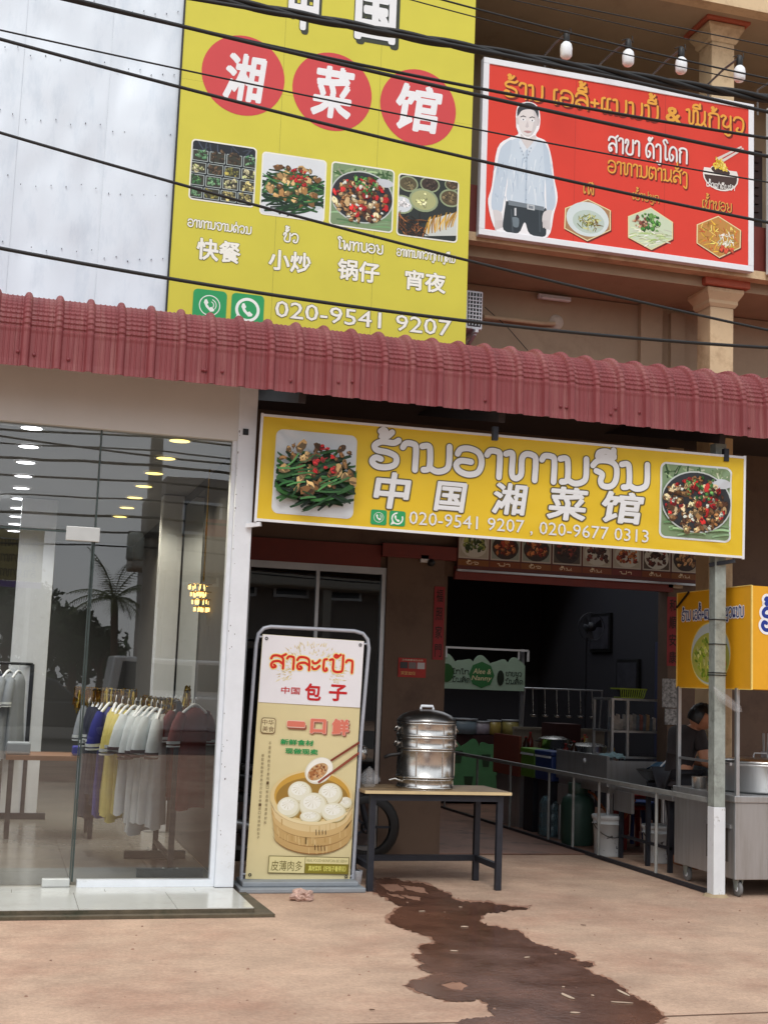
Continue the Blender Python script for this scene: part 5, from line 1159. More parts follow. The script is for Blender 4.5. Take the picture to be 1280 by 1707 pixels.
def pot(lab, c, r, h):
    t = thing('cooking_pot', lab, 'pot', c); MB().lathe([(0,0),(r*.96,0),(r,.01),(r,h),(r+.008,h+.006),(r-.008,h+.006)], c, 28).build('body', m_ss, t); MB().lathe([(r,h+.008),(r*.6,h+.03),(0,h+.04)], c, 28).build('lid', m_ss, t)
    for sg in (-1,1): MB().tube([Vector(c)+Vector((sg*r,-.04,h*.8)), Vector(c)+Vector((sg*(r+.035),-.03,h*.85)), Vector(c)+Vector((sg*(r+.035),.03,h*.85)), Vector(c)+Vector((sg*r,.04,h*.8))], .006, 6).build('handle', m_blackp, t)
pot('steel pot with black handles behind the green cooler', (5.8,13.3,.83), .17, .13)
pot('wide steel pot behind the blue cooler', (5.95,12.75,.80), .2, .12)
MBt = thing('prep_table', 'dark table under the coolers and pots behind the railing', 'table', (5.8,13.2,0)); MB().box((5.6,12.5,.74), (6.3,14.0,.785)).build('table_top', m_dark, MBt)
for x in (5.62,6.24):
    for y in (12.52,13.94): MB().box((x,y,0), (x+.04,y+.04,.74)).build('leg', m_dark, MBt)
def cooler(lab, y0, y1, rgb, z0=.57, z1=.87):
    t = thing('cooler_box', lab, 'cooler', (5.47,(y0+y1)/2,z0)); m = mat('cooler_%d' % rgb[1], rgb, .45, vary=.06)
    MB().box((5.42,y0+.005,z0), (5.59,y1-.005,z1-.05)).build('body', m, t, .012); MB().box((5.41,y0,z1-.048), (5.595,y1,z1)).build('lid', m, t, .012); MB().box((5.405,y0+.02,z1-.07), (5.418,y1-.02,z1-.052)).build('handle', m_white, t)
    MB().box((5.44,y0+.06,.0), (5.56,y1-.06,z0-.002)).build('stand', m_dark, t)
cooler('green cooler box beside the brown board', 12.93, 13.3, (92,140,40)); cooler('blue cooler box between green cooler and stove stand', 12.47, 12.91, (26,52,110))
t = thing('brown_cabinet', 'red brown board fixed to a low cabinet behind the railing', 'cabinet', (5.47,13.75,0)); MB().box((5.42,13.36,.55), (5.45,14.12,.98)).build('board', mat('red_brown_board', (128,62,46), .7, vary=.1), t); MB().box((5.46,13.4,0), (5.9,14.1,.62)).build('cabinet_body', m_steel, t)
# bottle and cylinder
t = thing('water_bottle', 'clear blue refillable water bottle on the floor behind the railing', 'bottle', (5.5,12.62,0))
MB().lathe([(0,0),(.12,0),(.14,.015),(.14,.11),(.132,.12),(.14,.13),(.14,.24),(.132,.25),(.14,.26),(.14,.33),(.11,.40),(.05,.44),(.035,.46),(.035,.5),(0,.5)], (5.52,12.65,0), 28).build('bottle', mat('blue_tinted_plastic', (120,150,160), .12, vary=.05, alpha=.55), t); MB().lathe([(.037,.47),(.038,.515),(0,.517)], (5.52,12.65,0), 16).build('cap', mat('blue_cap', (60,90,140), .4), t)
t = thing('gas_cylinder', 'dark green gas cylinder with white lettering on the floor behind the railing', 'gas cylinder', (5.5,12.0,0))
MB().lathe([(.12,0),(.15,.005),(.155,.03),(.16,.06),(.165,.12),(.165,.38),(.15,.45),(.09,.5),(.04,.51),(0,.515)], (5.5,12.0,0), 30).build('tank', mat('gas_green', (46,72,62), .45, vary=.12), t)
MB().lathe([(.09,.49),(.10,.5),(.10,.60),(.095,.605),(.09,.60)], (5.5,12.0,0), 24).build('collar', MATS['gas_green'], t); MB().lathe([(0,.51),(.02,.51),(.02,.56),(.03,.565),(.03,.58),(0,.58)], (5.5,12.0,0), 12).build('valve', m_galv, t)
F2 = Face(t, (5.5-.1,12.0-.17,0), (.9,-.43,0)); F2.u.normalize()
FL2 = Face(t, (5.365,12.06,.18), Vector((.42,-.9,0)).normalized()); FL2.lao('ສຸພານ', (.0,.0), (.13,.035), (214,216,206), None, 1.8, px=False)
def bucket(lab, c, r, h, seed):
    t = thing('paint_bucket', lab, 'bucket', c, 'white plastic buckets'); m = mat('stained_bucket', (206,210,212), .5, vary=.06, scale=6, dirt=(70,72,76), dirt_scale=11, dirt_lo=.6, dirt_hi=.64)
    MB().lathe([(0,0),(r*.84,0),(r*.86,.01),(r*.97,h*.78),(r*1.06,h*.785),(r*1.06,h*.80),(r*.98,h*.81),(r*1.0,h*.9),(r*1.07,h*.905),(r*1.07,h*.93)], c, 32).build('body', m, t)
    MB().lathe([(r*1.07,h*.93),(r*1.09,h*.94),(r*1.09,h*.985),(r*1.04,h),(r*.95,h*.985),(0,h*.985)], c, 32).build('lid', m, t)
    mb = MB(); mb.tube([Vector(c)+Vector((r*1.08*math.cos(a), r*1.08*math.sin(a), h*.8-.12*math.sin((a-math.pi)/math.pi*math.pi))) for a in [math.pi+math.pi*i/12 for i in range(13)]], .004, 6); mb.build('handle', m_dark, t)
bucket('larger stained white bucket with lid under the stove stand', (5.47,11.28,0), .135, .37, 1); bucket('smaller stained white bucket under the wok counter', (5.75,10.85,.0), .13, .33, 2)
# glass display cabinet with basket
t = thing('display_cabinet', 'aluminium framed glass cabinet with snacks behind the wok', 'cabinet', (6.05,11.9,0))
x0, x1, y0, y1, z0, z1 = 5.78, 6.42, 11.55, 11.95, .9, 1.47
x0, x1 = P(1016,1200,1,11.6).x, P(1135,1200,1,11.6).x; z1 = P(1040,1166,1,11.6).z; z0 = P(1040,1262,1,11.6).z
for x in (x0,x0+.16,x1): 
    for y in (y0,y1): MB().box((x-.012,y-.012,.02 if x != x0+.16 else z0), (x+.012,y+.012,z1)).build('upright', m_alu, t)
for z in (z0, (z0+z1)/2-.03, z1):
    for a, b in (((x0,y0,z),(x1,y0,z)), ((x0,y1,z),(x1,y1,z)), ((x0,y0,z),(x0,y1,z)), ((x1,y0,z),(x1,y1,z))): MB().bar(a, b, .02).build('rail', m_alu, t)
for z in (z0, (z0+z1)/2-.03): mb = MB(); mb.quad((x0,y0,z+.011), (x1,y0,z+.011), (x1,y1,z+.011), (x0,y1,z+.011)); mb.build('glass_shelf', m_glass2, t)
random.seed(13)
for k in range(14):
    xx = x0+.03+k*.035; c_ = random.choice([(130,84,76),(170,164,158),(96,106,118),(160,134,104),(140,140,140)]); hh_ = random.uniform(.09,.15)
    tag(MB().prism([(xx-.02,0),(xx+.02,0),(xx+.02,hh_),(xx-.008,hh_+.01)], y0+.08, y0+.11, 1).build('snack_packet', mat('packet_%d' % c_[0], c_, .35, vary=.4, scale=18)), ORD[k]+' snack packet from the left on the shelf of the glass cabinet', 'packet', 'snack packets in the glass cabinet').location = (0, 0, (z0+z1)/2-.018)
t = thing('plastic_basket', 'yellow green plastic basket on top of the glass cabinet', 'basket', ((x0+.25),11.75,z1)); bc = Vector((x0+.27,11.75,z1+.012)); mg = mat('yellow_green_plastic', (150,170,60), .45)
MB().box((bc.x-.12,bc.y-.08,bc.z), (bc.x+.12,bc.y+.08,bc.z+.01)).build('floor', mg, t)
for i in range(12):
    x = bc.x-.12+i*.0218; MB().bar((x,bc.y-.08,bc.z+.01), (x+(x-bc.x)*.12,bc.y-.1,bc.z+.085), .008).build('slat', mg, t)
MB().bar((bc.x-.14,bc.y-.1,bc.z+.09), (bc.x+.14,bc.y-.1,bc.z+.09), .014).bar((bc.x-.14,bc.y+.1,bc.z+.09), (bc.x+.14,bc.y+.1,bc.z+.09), .014).bar((bc.x-.14,bc.y-.1,bc.z+.09), (bc.x-.14,bc.y+.1,bc.z+.09), .014).bar((bc.x+.14,bc.y-.1,bc.z+.09), (bc.x+.14,bc.y+.1,bc.z+.09), .014).build('rim', mg, t)
tag(MB().box((5.95,13.6,.785), (6.25,14.0,1.12)).box((5.97,13.59,.82), (6.23,13.598,1.08)).build('speaker_box', mat('maroon_box', (66,34,34), .6)), 'dark maroon box on the prep table below the fan', 'box')
tag(MB().box((5.75,14.35,.62), (6.9,14.38,1.02)).box((5.75,14.33,1.02), (6.9,14.4,1.05)).build('splash_board', mat('pale_board', (150,142,128), .7, vary=.1)), 'pale splash board behind the pots', 'panel')
# green drink stall far inside
t = thing('drink_stall', 'green and white drink stall with arched sign inside the restaurant', 'stall', (5.95,16.1,0)); YS = 16.0
p0, p1 = P(728,1147,1,YS), P(874,1152,1,YS); z0, z1 = p0.z, P(728,1108,1,YS).z
m_min = mat('pale_green_print', (176,206,186), .6, vary=.05); m_gp = mat('green_panel', (96,160,110), .6, vary=.1)
def scallop(x0, x1, zb, zt, n, amp):
    top = []; m_ = 72
    for i in range(m_+1): u = i/m_; top.append((x0+(x1-x0)*u, zt+amp*abs(math.sin(u*math.pi*n))**.5*(.75+.35*math.sin(u*17))))
    return [(x0,zb)]+[(x1,zb)]+top[::-1]
MB().prism(scallop(p0.x, p1.x, z0, z1+.03, 5, .11), YS, YS+.02, 1).build('sign_board', m_min, t)
FS = Face(t, (p0.x, YS-.002, z0), (1,0,0)); sw_ = p1.x-p0.x
FS.poly(ell(sw_*.5, .19, .175, .17, 8), (70,136,84), 'badge', px=False); FS.text('Alee &', (sw_*.5-.12,.2), (sw_*.5+.13,.27), (240,236,190), (40,80,50), .02, .02, px=False, shear=.2); FS.text('Nanny', (sw_*.5-.14,.1), (sw_*.5+.14,.18), (240,236,190), (40,80,50), .02, .02, px=False, shear=.2)
for x, s1, s2 in ((.2,'ໂກໂກ','ນົມສົດ'), (.93,'ຊາຂຽວ','ນົມສົດ')):
    FS.lao(s1, (x,.19), (x+.22,.24), (40,60,50), None, 1.7, px=False); FS.lao(s2, (x,.09), (x+.24,.14), (40,60,50), None, 1.7, px=False)
FS.poly(ell(.12,.2,.1,.12,14), (60,110,60), 'cup_print', px=False); FS.poly(ell(.86,.16,.05,.1,12), (50,60,50), 'cup_print', px=False)
for x in (p0.x+.02, p1.x-.02): MB().box((x-.02,YS+.03,.6), (x+.02,YS+.07,2.0)).build('upright', m_alu, t)
a, b = P(728,1078,1,YS), P(880,1083,1,YS); MB().bar((a.x,YS,a.z), (b.x,YS,a.z), .025).bar((a.x,YS,a.z), (a.x,YS,a.z-.12), .025).bar((b.x,YS,a.z), (b.x,YS,a.z-.14), .025).bar((a.x+.13,YS,a.z), (a.x+.13,YS,a.z-.13), .02).bar((b.x-.13,YS,a.z), (b.x-.13,YS,a.z-.12), .02).build('top_frame', m_frameW, t)
MB().box((5.35,YS,.05), (6.65,YS+.55,.88)).build('counter', mat('dark_maroon_counter', (60,30,34), .6), t)
MB().prism(scallop(5.45, 6.42, .2, .72, 4, .12), YS-.03, YS-.002, 1).build('front_panel', m_gp, t)
FP = Face(t, (5.45, YS-.032, .2), (1,0,0))
for x, y in ((.58,.36), (.35,.08), (.78,.1), (.2,.4)): FP.poly([(x-.04,y-.08),(x+.04,y-.08),(x+.06,y+.06),(x+.065,y+.08),(x-.065,y+.08),(x-.06,y+.06)], (60,84,62), 'cup_print', px=False)
for nm, x, y, zz, w_, h, c_, lab in (('storage_tub',5.75,16.15,.885,.2,.2,(130,150,165),'clear blue storage tub on the drink stall'), ('storage_tub',6.0,16.15,.885,.13,.17,(170,165,180),'small clear tub beside the storage tub on the drink stall'), ('glass_jar',6.2,16.15,.885,.09,.19,(170,150,80),'left of two yellow jars on the drink stall'), ('glass_jar',6.42,16.15,.885,.11,.2,(160,150,90),'right of two yellow jars on the drink stall')):
    tt = thing(nm, lab, 'tub' if nm[0] == 's' else 'jar', (x,y,zz)); MB().lathe([(0,0),(w_*.9,0),(w_,.01),(w_,h*.85),(w_*.8,h*.88)], (x,y,zz), 20).build('body', mat('tub_%d' % c_[2], c_, .3), tt); MB().lathe([(w_,h*.88),(w_*1.05,h*.9),(w_*1.05,h),(0,h)], (x,y,zz), 20).build('lid', mat('pale_lid', (170,176,184), .4), tt)
# ------------------------------------------------------------------ things on the restaurant wall
t = thing('menu_board', 'long menu board of framed dish photos above the restaurant opening', 'menu board', (5.1,W-.1,2.6)); a, b = P(762,948,1,W-.1), P(1165,972,1,W-.1)
zt = P(765,885,1,W-.1).z; MB().box((a.x,W-.1,a.z), (b.x,W-.07,zt+.25)).build('board', mat('menu_board_red', (92,46,40), .6, vary=.1), t)
FM = Face(t, (a.x, W-.101, a.z), (1,0,0)); n = 8; ww = (b.x-a.x)/n; random.seed(23)
for i in range(n):
    FM.poly([(i*ww+.008,.10),((i+1)*ww-.008,.10),((i+1)*ww-.008,.46),(i*ww+.008,.46)], (196,190,180), 'photo_border', px=False)
    r_ = (i*ww+.02,.112,(i+1)*ww-.02,.45); A = Art(FM, r_); A.poly([(r_[0],r_[1]),(r_[2],r_[1]),(r_[2],r_[3]),(r_[0],r_[3])], random.choice([(150,160,150),(180,176,160),(90,80,70)])); A.poly(ell((r_[0]+r_[2])/2,.22,ww*.42,.11,20), random.choice([(206,206,196),(60,50,46)]))
    pal = random.choice([[(150,60,40),(190,120,70),(110,40,30)], [(80,110,60),(150,160,90),(60,80,46)], [(170,120,80),(120,80,50),(200,160,110)], [(60,40,36),(90,60,50),(130,60,50)]])
    for k in range(34): A.blob(random.uniform(.15,.85), random.uniform(.15,.5), random.uniform(.04,.1), random.choice(pal), random.uniform(.5,.9))
    A.done('dish_photo'); FM.poly([(i*ww+.004,.035),((i+1)*ww-.004,.035),((i+1)*ww-.004,.088),(i*ww+.004,.088)], random.choice([(130,70,40),(136,86,44),(120,52,46)]), 'caption_strip', px=False)
    FM.lao(random.choice(['ຂົ້ວ','ຕົ້ມ','ປາ']), (i*ww+.08,.05), (i*ww+.2,.07), (230,214,180), None, 1.5, px=False)
MB().box((a.x,W-.104,a.z-.02), (b.x,W-.066,a.z-.001)).build('frame', m_alu, t)
def couplet(lab, top, bot, chars, wd):
    p = P(*top, 1, W-.055); q_ = P(*bot, 1, W-.055); t = thing('red_couplet', lab, 'paper scroll', p, 'red paper scrolls beside the opening'); MB().box((p.x-wd/2,W-.058,q_.z), (p.x+wd/2,W-.055,p.z)).build('paper', mat('red_paper', (146,50,54), .8, vary=.12), t)
    f = Face(t, (p.x-wd/2, W-.0582, q_.z), (1,0,0)); h = (p.z-q_.z)/len(chars)
    for i, c_ in enumerate(chars): f.text(c_, (wd*.18, (len(chars)-1-i)*h+h*.15), (wd*.82, (len(chars)-1-i)*h+h*.85), (50,30,26), None, 0, .01, px=False)
couplet('red paper scroll with black characters left of the restaurant opening', (733,978), (733,1100), '福照家門', .1); couplet('red paper scroll right of the opening, beside the cart sign', (1121,995), (1118,1110), '和順安康', .12)
p, q_ = P(664,1096,1,W-.055), P(709,1130,1,W-.055); t = thing('warning_poster', 'small red poster on the wall left of the opening', 'poster', p); MB().box((p.x,W-.06,q_.z), (q_.x,W-.055,p.z)).build('paper', mat('poster_red', (170,50,44), .7), t)
f = Face(t, (p.x, W-.061, q_.z), (1,0,0)); pw, ph = q_.x-p.x, p.z-q_.z
for i in range(3): f.poly([(pw*(.06+i*.31),ph*.45),(pw*(.33+i*.31),ph*.45),(pw*(.33+i*.31),ph*.78),(pw*(.06+i*.31),ph*.78)], ((60,60,64),(120,110,110),(190,186,186))[i], 'photo', px=False)
f.text('文明用餐请勿浪费', (pw*.12,ph*.84), (pw*.88,ph*.94), (230,220,200), None, 0, 0, px=False); f.text('宾至如归', (pw*.1,ph*.12), (pw*.6,ph*.3), (230,200,120), None, 0, 0, px=False)
p = P(714,932,1,W-.1); t = thing('security_camera', 'small white security camera on the wall below the banner', 'camera', p); MB().box((p.x-.07,W-.09,p.z-.03), (p.x+.01,W-.051,p.z+.04)).build('mount', m_white, t, .005); MB().lathe([(0,-.04),(.03,-.035),(.035,0),(.02,.02)], (p.x+.03,W-.08,p.z-.03), 16, 'y').build('lens', m_blackp, t)
p, q_ = P(1104,1131,1,W-.02), P(1130,1180,1,W-.02); t = thing('wall_notice', 'crowded black and white notice on the wall behind the cook', 'notice', p); MB().box((p.x,W-.02,q_.z), (q_.x,W-.01,p.z)).build('paper', mat('notice_print', (150,150,150), .8, vary=.9, scale=30), t); MB().box((p.x+.03,W-.016,q_.z-.16), (q_.x,W-.008,q_.z-.01)).build('lower_sheet', MATS['notice_print'], t)
t = thing('pedestal_fan', 'tall dark pedestal fan inside the restaurant', 'fan', (6.4,14.6,0)); fc = P(985,1045,1,14.5); MB().tube([fc+Vector((.17*math.cos(a*.3142),0,.17*math.sin(a*.3142))) for a in range(21)], .005, 6).build('guard', m_dark, t); MB().lathe([(0,-.05),(.05,-.04),(.06,.1),(0,.12)], fc, 16, 'y').build('motor', m_dark, t)
for i in range(3):
    a = i*2.094; MB().add([fc, fc+Vector((.15*math.cos(a),.01,.15*math.sin(a))), fc+Vector((.15*math.cos(a+.7),-.02,.15*math.sin(a+.7)))], [(0,1,2)]).build('blade', m_dark, t)
MB().tube([fc+Vector((0,.1,0)), fc+Vector((0,.14,-.2)), Vector((fc.x,fc.y+.14,.03))], .015, 8).build('stand', m_dark, t); MB().lathe([(0,.04),(.18,.03),(.2,0)], (fc.x,fc.y+.14,.012), 20).build('base', m_dark, t)
# ------------------------------------------------------------------ motorbike parked in the shade
def motorbike():
    o = Vector((2.53,10.95,0)); t = thing('motorbike', 'dark motorbike parked in the shade behind the table', 'motorbike', o); mk = mat('bike_plastic', (20,22,26), .3)
    for dx in (-.55,.55):
        wh = MB().lathe([(.20,-.03),(.255,-.035),(.28,-.015),(.28,.015),(.255,.035),(.20,.03)], o+Vector((dx,0,.28)), 26, 'y').build('wheel', m_blackp, t); MB().lathe([(.05,-.03),(.06,0),(.05,.03)], o+Vector((dx,0,.28)), 14, 'y').build('hub', m_dark, wh)
        for k in range(5): a = k*1.2566; MB().bar(o+Vector((dx,0,.28)), o+Vector((dx+.21*math.cos(a),0,.28+.21*math.sin(a))), .02).build('spoke', m_dark, wh)
    MB().prism([(o.x-.5,.55),(o.x-.1,.5),(o.x+.3,.55),(o.x+.42,.85),(o.x+.36,.92),(o.x+.2,.68),(o.x-.1,.66),(o.x-.62,.72),(o.x-.7,.66)], o.y-.09, o.y+.09, 1).build('body', mk, t, .02)
    MB().prism([(o.x-.6,.73),(o.x-.05,.68),(o.x+.0,.72),(o.x-.1,.76),(o.x-.58,.79)], o.y-.11, o.y+.11, 1).build('seat', m_blackp, t, .02)
    MB().prism([(o.x-.2,.25),(o.x+.1,.25),(o.x+.14,.45),(o.x-.24,.45)], o.y-.12, o.y+.12, 1).build('engine', m_dark, t, .02)
    MB().tube([o+Vector((.55,0,.28)), o+Vector((.42,0,.75)), o+Vector((.36,0,.98))], .025, 8).build('fork', m_dark, t)
    MB().tube([o+Vector((.28,-.33,1.02)), o+Vector((.36,-.15,.99)), o+Vector((.38,0,.98)), o+Vector((.36,.15,.99)), o+Vector((.28,.33,1.02))], .014, 8).build('handlebar', m_blackp, t)
    for sg in (-1,1):
        MB().tube([o+Vector((.32,sg*.22,1.0)), o+Vector((.3,sg*.26,1.15))], .005, 6).build('mirror_stem', m_blackp, t); MB().lathe([(0,-.008),(.05,-.006),(.055,0),(0,.01)], o+Vector((.3,sg*.27,1.19)), 14, 'x').build('mirror', m_ss, t)
    MB().tube([o+Vector((-.1,-.14,.25)), o+Vector((-.4,-.15,.28)), o+Vector((-.72,-.15,.34))], [.02,.03,.045], 10).build('exhaust', m_alu, t)
    MB().lathe([(0,.06),(.06,.05),(.075,0),(.07,-.05),(0,-.06)], o+Vector((.46,0,.9)), 16, 'x').build('headlamp', m_ss, t)
motorbike()
# ------------------------------------------------------------------ litter on the wet patch
random.seed(19); k = 2.327
sc_l = [('small white paper scrap on the upper part of the puddle',286,184,.05,.02),('tiny white scrap near the spur of the puddle',436,168,.03,.02),('flat white scrap in the middle of the puddle',453,244,.06,.03),('white scrap at the left side of the puddle',410,338,.05,.02),('white scrap at the right side of the puddle',694,363,.04,.02),('long pale strip in the lower puddle',850,514,.03,.16),('white stick at the lower right puddle edge',1070,503,.02,.16),('pale sliver below the white stick',1057,538,.12,.015),('crumpled pale scrap low in the puddle',880,578,.05,.03),('tiny white crumb in the lower puddle',834,478,.018,.014),('small pale crumb right of the long strip',948,511,.016,.02),('dark leaf scrap on the dry ground right of the puddle',912,238,.04,.012),('dark leaf scrap on the dry ground at lower left',93,566,.03,.012)]
for lab, x, y, a, b in sc_l:
    p = PG(580+x/k, 1440+y/k, .006); r_ = random.uniform(-.5,.5); mb = MB(); pts = []
    for i in range(7): an = 6.2832*i/7; rr_ = random.uniform(.35,.55); pts.append((p.x+a*rr_*math.cos(an)*math.cos(r_)-b*rr_*math.sin(an)*math.sin(r_), p.y+a*rr_*math.cos(an)*math.sin(r_)+b*rr_*math.sin(an)*math.cos(r_)))
    mb.prism(pts, .006, .009); tag(mb.build('litter_scrap', mat('dry_leaf', (90,66,50), .9) if 'leaf' in lab else mat('paper_scrap', (186,166,146), .9, vary=.1)), lab, 'litter', 'litter scraps')

mb = MB(); random.seed(55)
for i in range(260):
    x, y = random.uniform(-.3,5.2), random.uniform(5.6,9.6)
    if x < 1.8 and y > 8.35: continue
    r = random.random()**3*.009+.002; n = 5; a0 = random.uniform(0,6); top = [(x+r*.6*math.cos(a0+6.2832*k/n), y+r*.6*math.sin(a0+6.2832*k/n), r*.7) for k in range(n)]; bot = [(x+r*math.cos(a0+6.2832*k/n), y+r*math.sin(a0+6.2832*k/n), 0) for k in range(n)]
    mb.add(bot+top, [(k, (k+1) % n, n+(k+1) % n, n+k) for k in range(n)]+[tuple(range(n, 2*n))])
o_ = mb.build('gravel_specks', mat('grit', (150,120,102), .9, vary=.4, scale=6)); o_['kind'] = 'stuff'; o_['label'] = 'fine grit scattered over the concrete lot'; o_['category'] = 'gravel'

# clutter on the counters
random.seed(66)
btl = [(5.62,12.58),(5.70,12.56),(6.12,12.6),(6.2,12.72),(5.66,13.75),(5.74,13.82),(6.02,13.05),(6.14,13.2),(6.22,13.42)]
for i, (x, y) in enumerate(btl):
    c_ = [(120,40,30),(60,34,24),(190,180,150),(170,130,40),(60,80,50)][i % 5]; h = random.uniform(.16,.24); t = thing('sauce_bottle', ORD[i]+' sauce bottle from the front on the prep table', 'bottle', (x,y,.785), 'sauce bottles on the prep table')
    MB().lathe([(0,0),(.034,0),(.036,.01),(.036,h*.6),(.014,h*.8),(.014,h*.95),(0,h*.95)], (x,y,.786), 16).build('glass', mat('sauce_%d' % c_[0], c_, .2), t); MB().lathe([(.016,h*.93),(.017,h),(0,h)], (x,y,.786), 12).build('cap', mat('red_cap', (170,40,36), .4), t)
for i in range(7):
    x, y, z = 5.6+(i//4)*.2, 11.6+(i//4)*.1, .622+(i % 4)*.035 if i < 4 else .622+(i-4)*.035
    tag(MB().lathe([(0,.004),(.04,.004),(.08,.06),(.085,.062),(.078,.058),(.04,.012),(0,.01)], (x,y,z), 22).build('soup_bowl', mat('white_melamine', (214,214,206), .35)), ['lowest','second','third','top','lowest','middle','top'][i]+' bowl of the '+('left' if i < 4 else 'right')+' bowl stack on the stove stand', 'bowl', 'stacked soup bowls')
hb_ = thing('utensil_rail', 'rail of hanging ladles above the splash board', 'utensil rail', (6.3,14.3,1.5)); MB().tube([(5.85,14.3,1.5), (6.85,14.3,1.5)], .01, 7).build('rail', m_alu, hb_)
for x in (5.86,6.84): MB().tube([(x,14.3,1.5), (x,14.36,1.04)], .01, 6).build('support', m_alu, hb_)
for i in range(6):
    x = 5.95+i*.15; t = thing('ladle', ORD[i]+' ladle from the left on the utensil rail', 'ladle', (x,14.29,1.5), 'ladles on the rail'); MB().tube([(x,14.285,1.51), (x+.01,14.28,1.22)], .006, 6).build('handle', m_ss, t); MB().lathe([(0,-.03),(.03,-.022),(.042,0),(.038,0),(0,-.026)], (x+.01,14.27,1.2), 14).build('cup', m_ss, t)
for i, (x, y, c_) in enumerate(((5.95,11.75,(150,44,40)), (6.25,12.2,(60,84,140)), (6.6,13.0,(150,44,40)))):
    t = thing('plastic_stool', ['red plastic stool behind the larger bucket', 'blue plastic stool under the stove area', 'red plastic stool deep behind the counters'][i], 'stool', (x,y,0)); m_ = mat('stool_%d' % c_[2], c_, .45); MB().box((x-.13,y-.13,.38), (x+.13,y+.13,.42)).build('seat', m_, t, .015)
    for dx in (-.11,.11):
        for dy in (-.11,.11): MB().bar((x+dx*1.25,y+dy*1.25,0), (x+dx,y+dy,.38), .03).build('leg', m_, t)
for i, (x, y) in enumerate(((5.62,10.3),(5.62,10.42),(5.95,10.3))):
    tag(MB().lathe([(0,0),(.05,0),(.055,.1),(.06,.105),(.05,.1)], (x,y,.641), 18).build('steel_canister', m_ss), ['front steel canister beside the wok', 'rear steel canister beside the wok', 'steel canister behind the food cart'][i], 'canister')
tag(MB().tube([(5.5,12.0,.56), (5.62,11.9,.5), (5.7,11.7,.3), (5.75,11.5,.32), (5.78,11.35,.5)], .012, 7).build('gas_hose', mat('orange_hose', (150,80,40), .6)), 'orange gas hose between cylinder and stove', 'hose')
# ------------------------------------------------------------------ inside the clothing shop
def lamp_mat(name, rgb, e): return mat(name, rgb, .5, emit=e, vary=0)
m_lw = lamp_mat('white_downlight', (250,250,255), 6); m_ly = lamp_mat('warm_downlight', (255,222,120), 3); m_trim = mat('downlight_trim', (230,230,228), .5)
def downlight(x, y, m, lab, grp):
    t = thing('downlight', lab, 'downlight', (x,y,3.2), grp)
    MB().lathe([(.075,-.001),(.09,-.004),(.095,.008)], (x,y,3.2), 24).build('trim', m_trim, t); MB().lathe([(0,-.002),(.074,-.002)], (x,y,3.2), 24).build('diffuser', m, t)
    ld = bpy.data.lights.new('downlight_lamp', 'SPOT'); ld.energy = 44; ld.spot_size = R_(130); ld.spot_blend = .6; ld.shadow_soft_size = .07; ld.color = (1, .97, .93) if m is m_lw else (1, .88, .66)
    lo = bpy.data.objects.new('downlight_lamp', ld); COL.objects.link(lo); lo.parent = t; lo.location = (0, 0, -.02)
for i in range(10): downlight(.09-.006*i, 9.52+i*.82, m_lw, ORD[i]+' white downlight from the glass in the left ceiling row', 'white downlights of the left row')
for i in range(7): downlight(1.14, 9.52+i*.84, m_ly, ORD[i]+' warm downlight from the glass in the right ceiling row', 'warm downlights of the right row')
for i in range(7): downlight(-1.3, 9.6+i*1.2, m_lw, ORD[i]+' downlight from the glass along the left shop wall', 'white downlights by the left wall')
m_cols = {'white': mat('white_cotton', (226,232,236), .9, vary=.05, scale=20), 'yellow': mat('yellow_cotton', (222,206,120), .9, vary=.06, scale=20), 'blue': mat('blue_cotton', (50,54,140), .9, vary=.08), 'navy': mat('navy_cotton', (34,38,58), .9, vary=.12), 'maroon': mat('maroon_cotton', (112,48,46), .9, vary=.12), 'grey': mat('grey_cotton', (150,156,164), .9, vary=.08)}
m_stripe = mat('dark_stripe', (70,40,46), .9)
def shirt_meshes(var):
    random.seed(50+var); nseg = 20; body = MB(); vs = []; zs = [0,-.03,-.07,-.12,-.2,-.32,-.46,-.6,-.72,-.82+.03*var]
    wd = [.07,.12,.175,.19,.185,.18,.185,.19,.195,.2]; th = [.03,.045,.05,.05,.05,.05,.05,.055,.055,.055]
    for z, w_, h in zip(zs, wd, th):
        for k in range(nseg):
            a = 6.2832*k/nseg; f = 1+.45*math.sin(a*7+var*2+z*2)*min(1,-z*1.6); vs.append((w_*math.cos(a), h*math.sin(a)*f, z+.012*math.sin(a*3+var)*(1 if z < -.6 else 0)))
    n = len(zs); body.add(vs, [(i*nseg+k, i*nseg+(k+1) % nseg, (i+1)*nseg+(k+1) % nseg, (i+1)*nseg+k) for i in range(n-1) for k in range(nseg)], True)
    res = [('body', body.mesh('shirt_body'))]; sl = []
    for sg in (-1,1):
        q = [Vector((sg*.17,0,-.055)), Vector((sg*.225,.0,-.13)), Vector((sg*.25,.01,-.22)), Vector((sg*.262,.015,-.30))]; s_ = MB(); s_.tube(q, [.05,.06,.065,.068], 12, cap=False)
        for p in s_.v: p.y *= .75
        c = MB(); c.tube([q[3]+Vector((0,0,.035)), q[3]+Vector((0,0,.012))], .071, 12, cap=False); c.tube([q[3]+Vector((0,0,.0)), q[3]+Vector((0,0,-.012))], .071, 12, cap=False)
        for p in c.v: p.y *= .75
        res.append(('sleeve', s_.mesh('shirt_sleeve'))); res.append(('cuff', c.mesh('shirt_cuff')))
    h = MB(); h.tube([(-.17,0,-.04), (-.05,0,.02), (0,0,.03), (.05,0,.02), (.17,0,-.04)], .012, 7); h.tube([(0,0,.03), (0,0,.07), (.02,0,.09), (.03,0,.07)], .003, 5); res.append(('hanger', h.mesh('hanger')))
    return res
SHM = [shirt_meshes(v) for v in range(3)]; _cm = {}
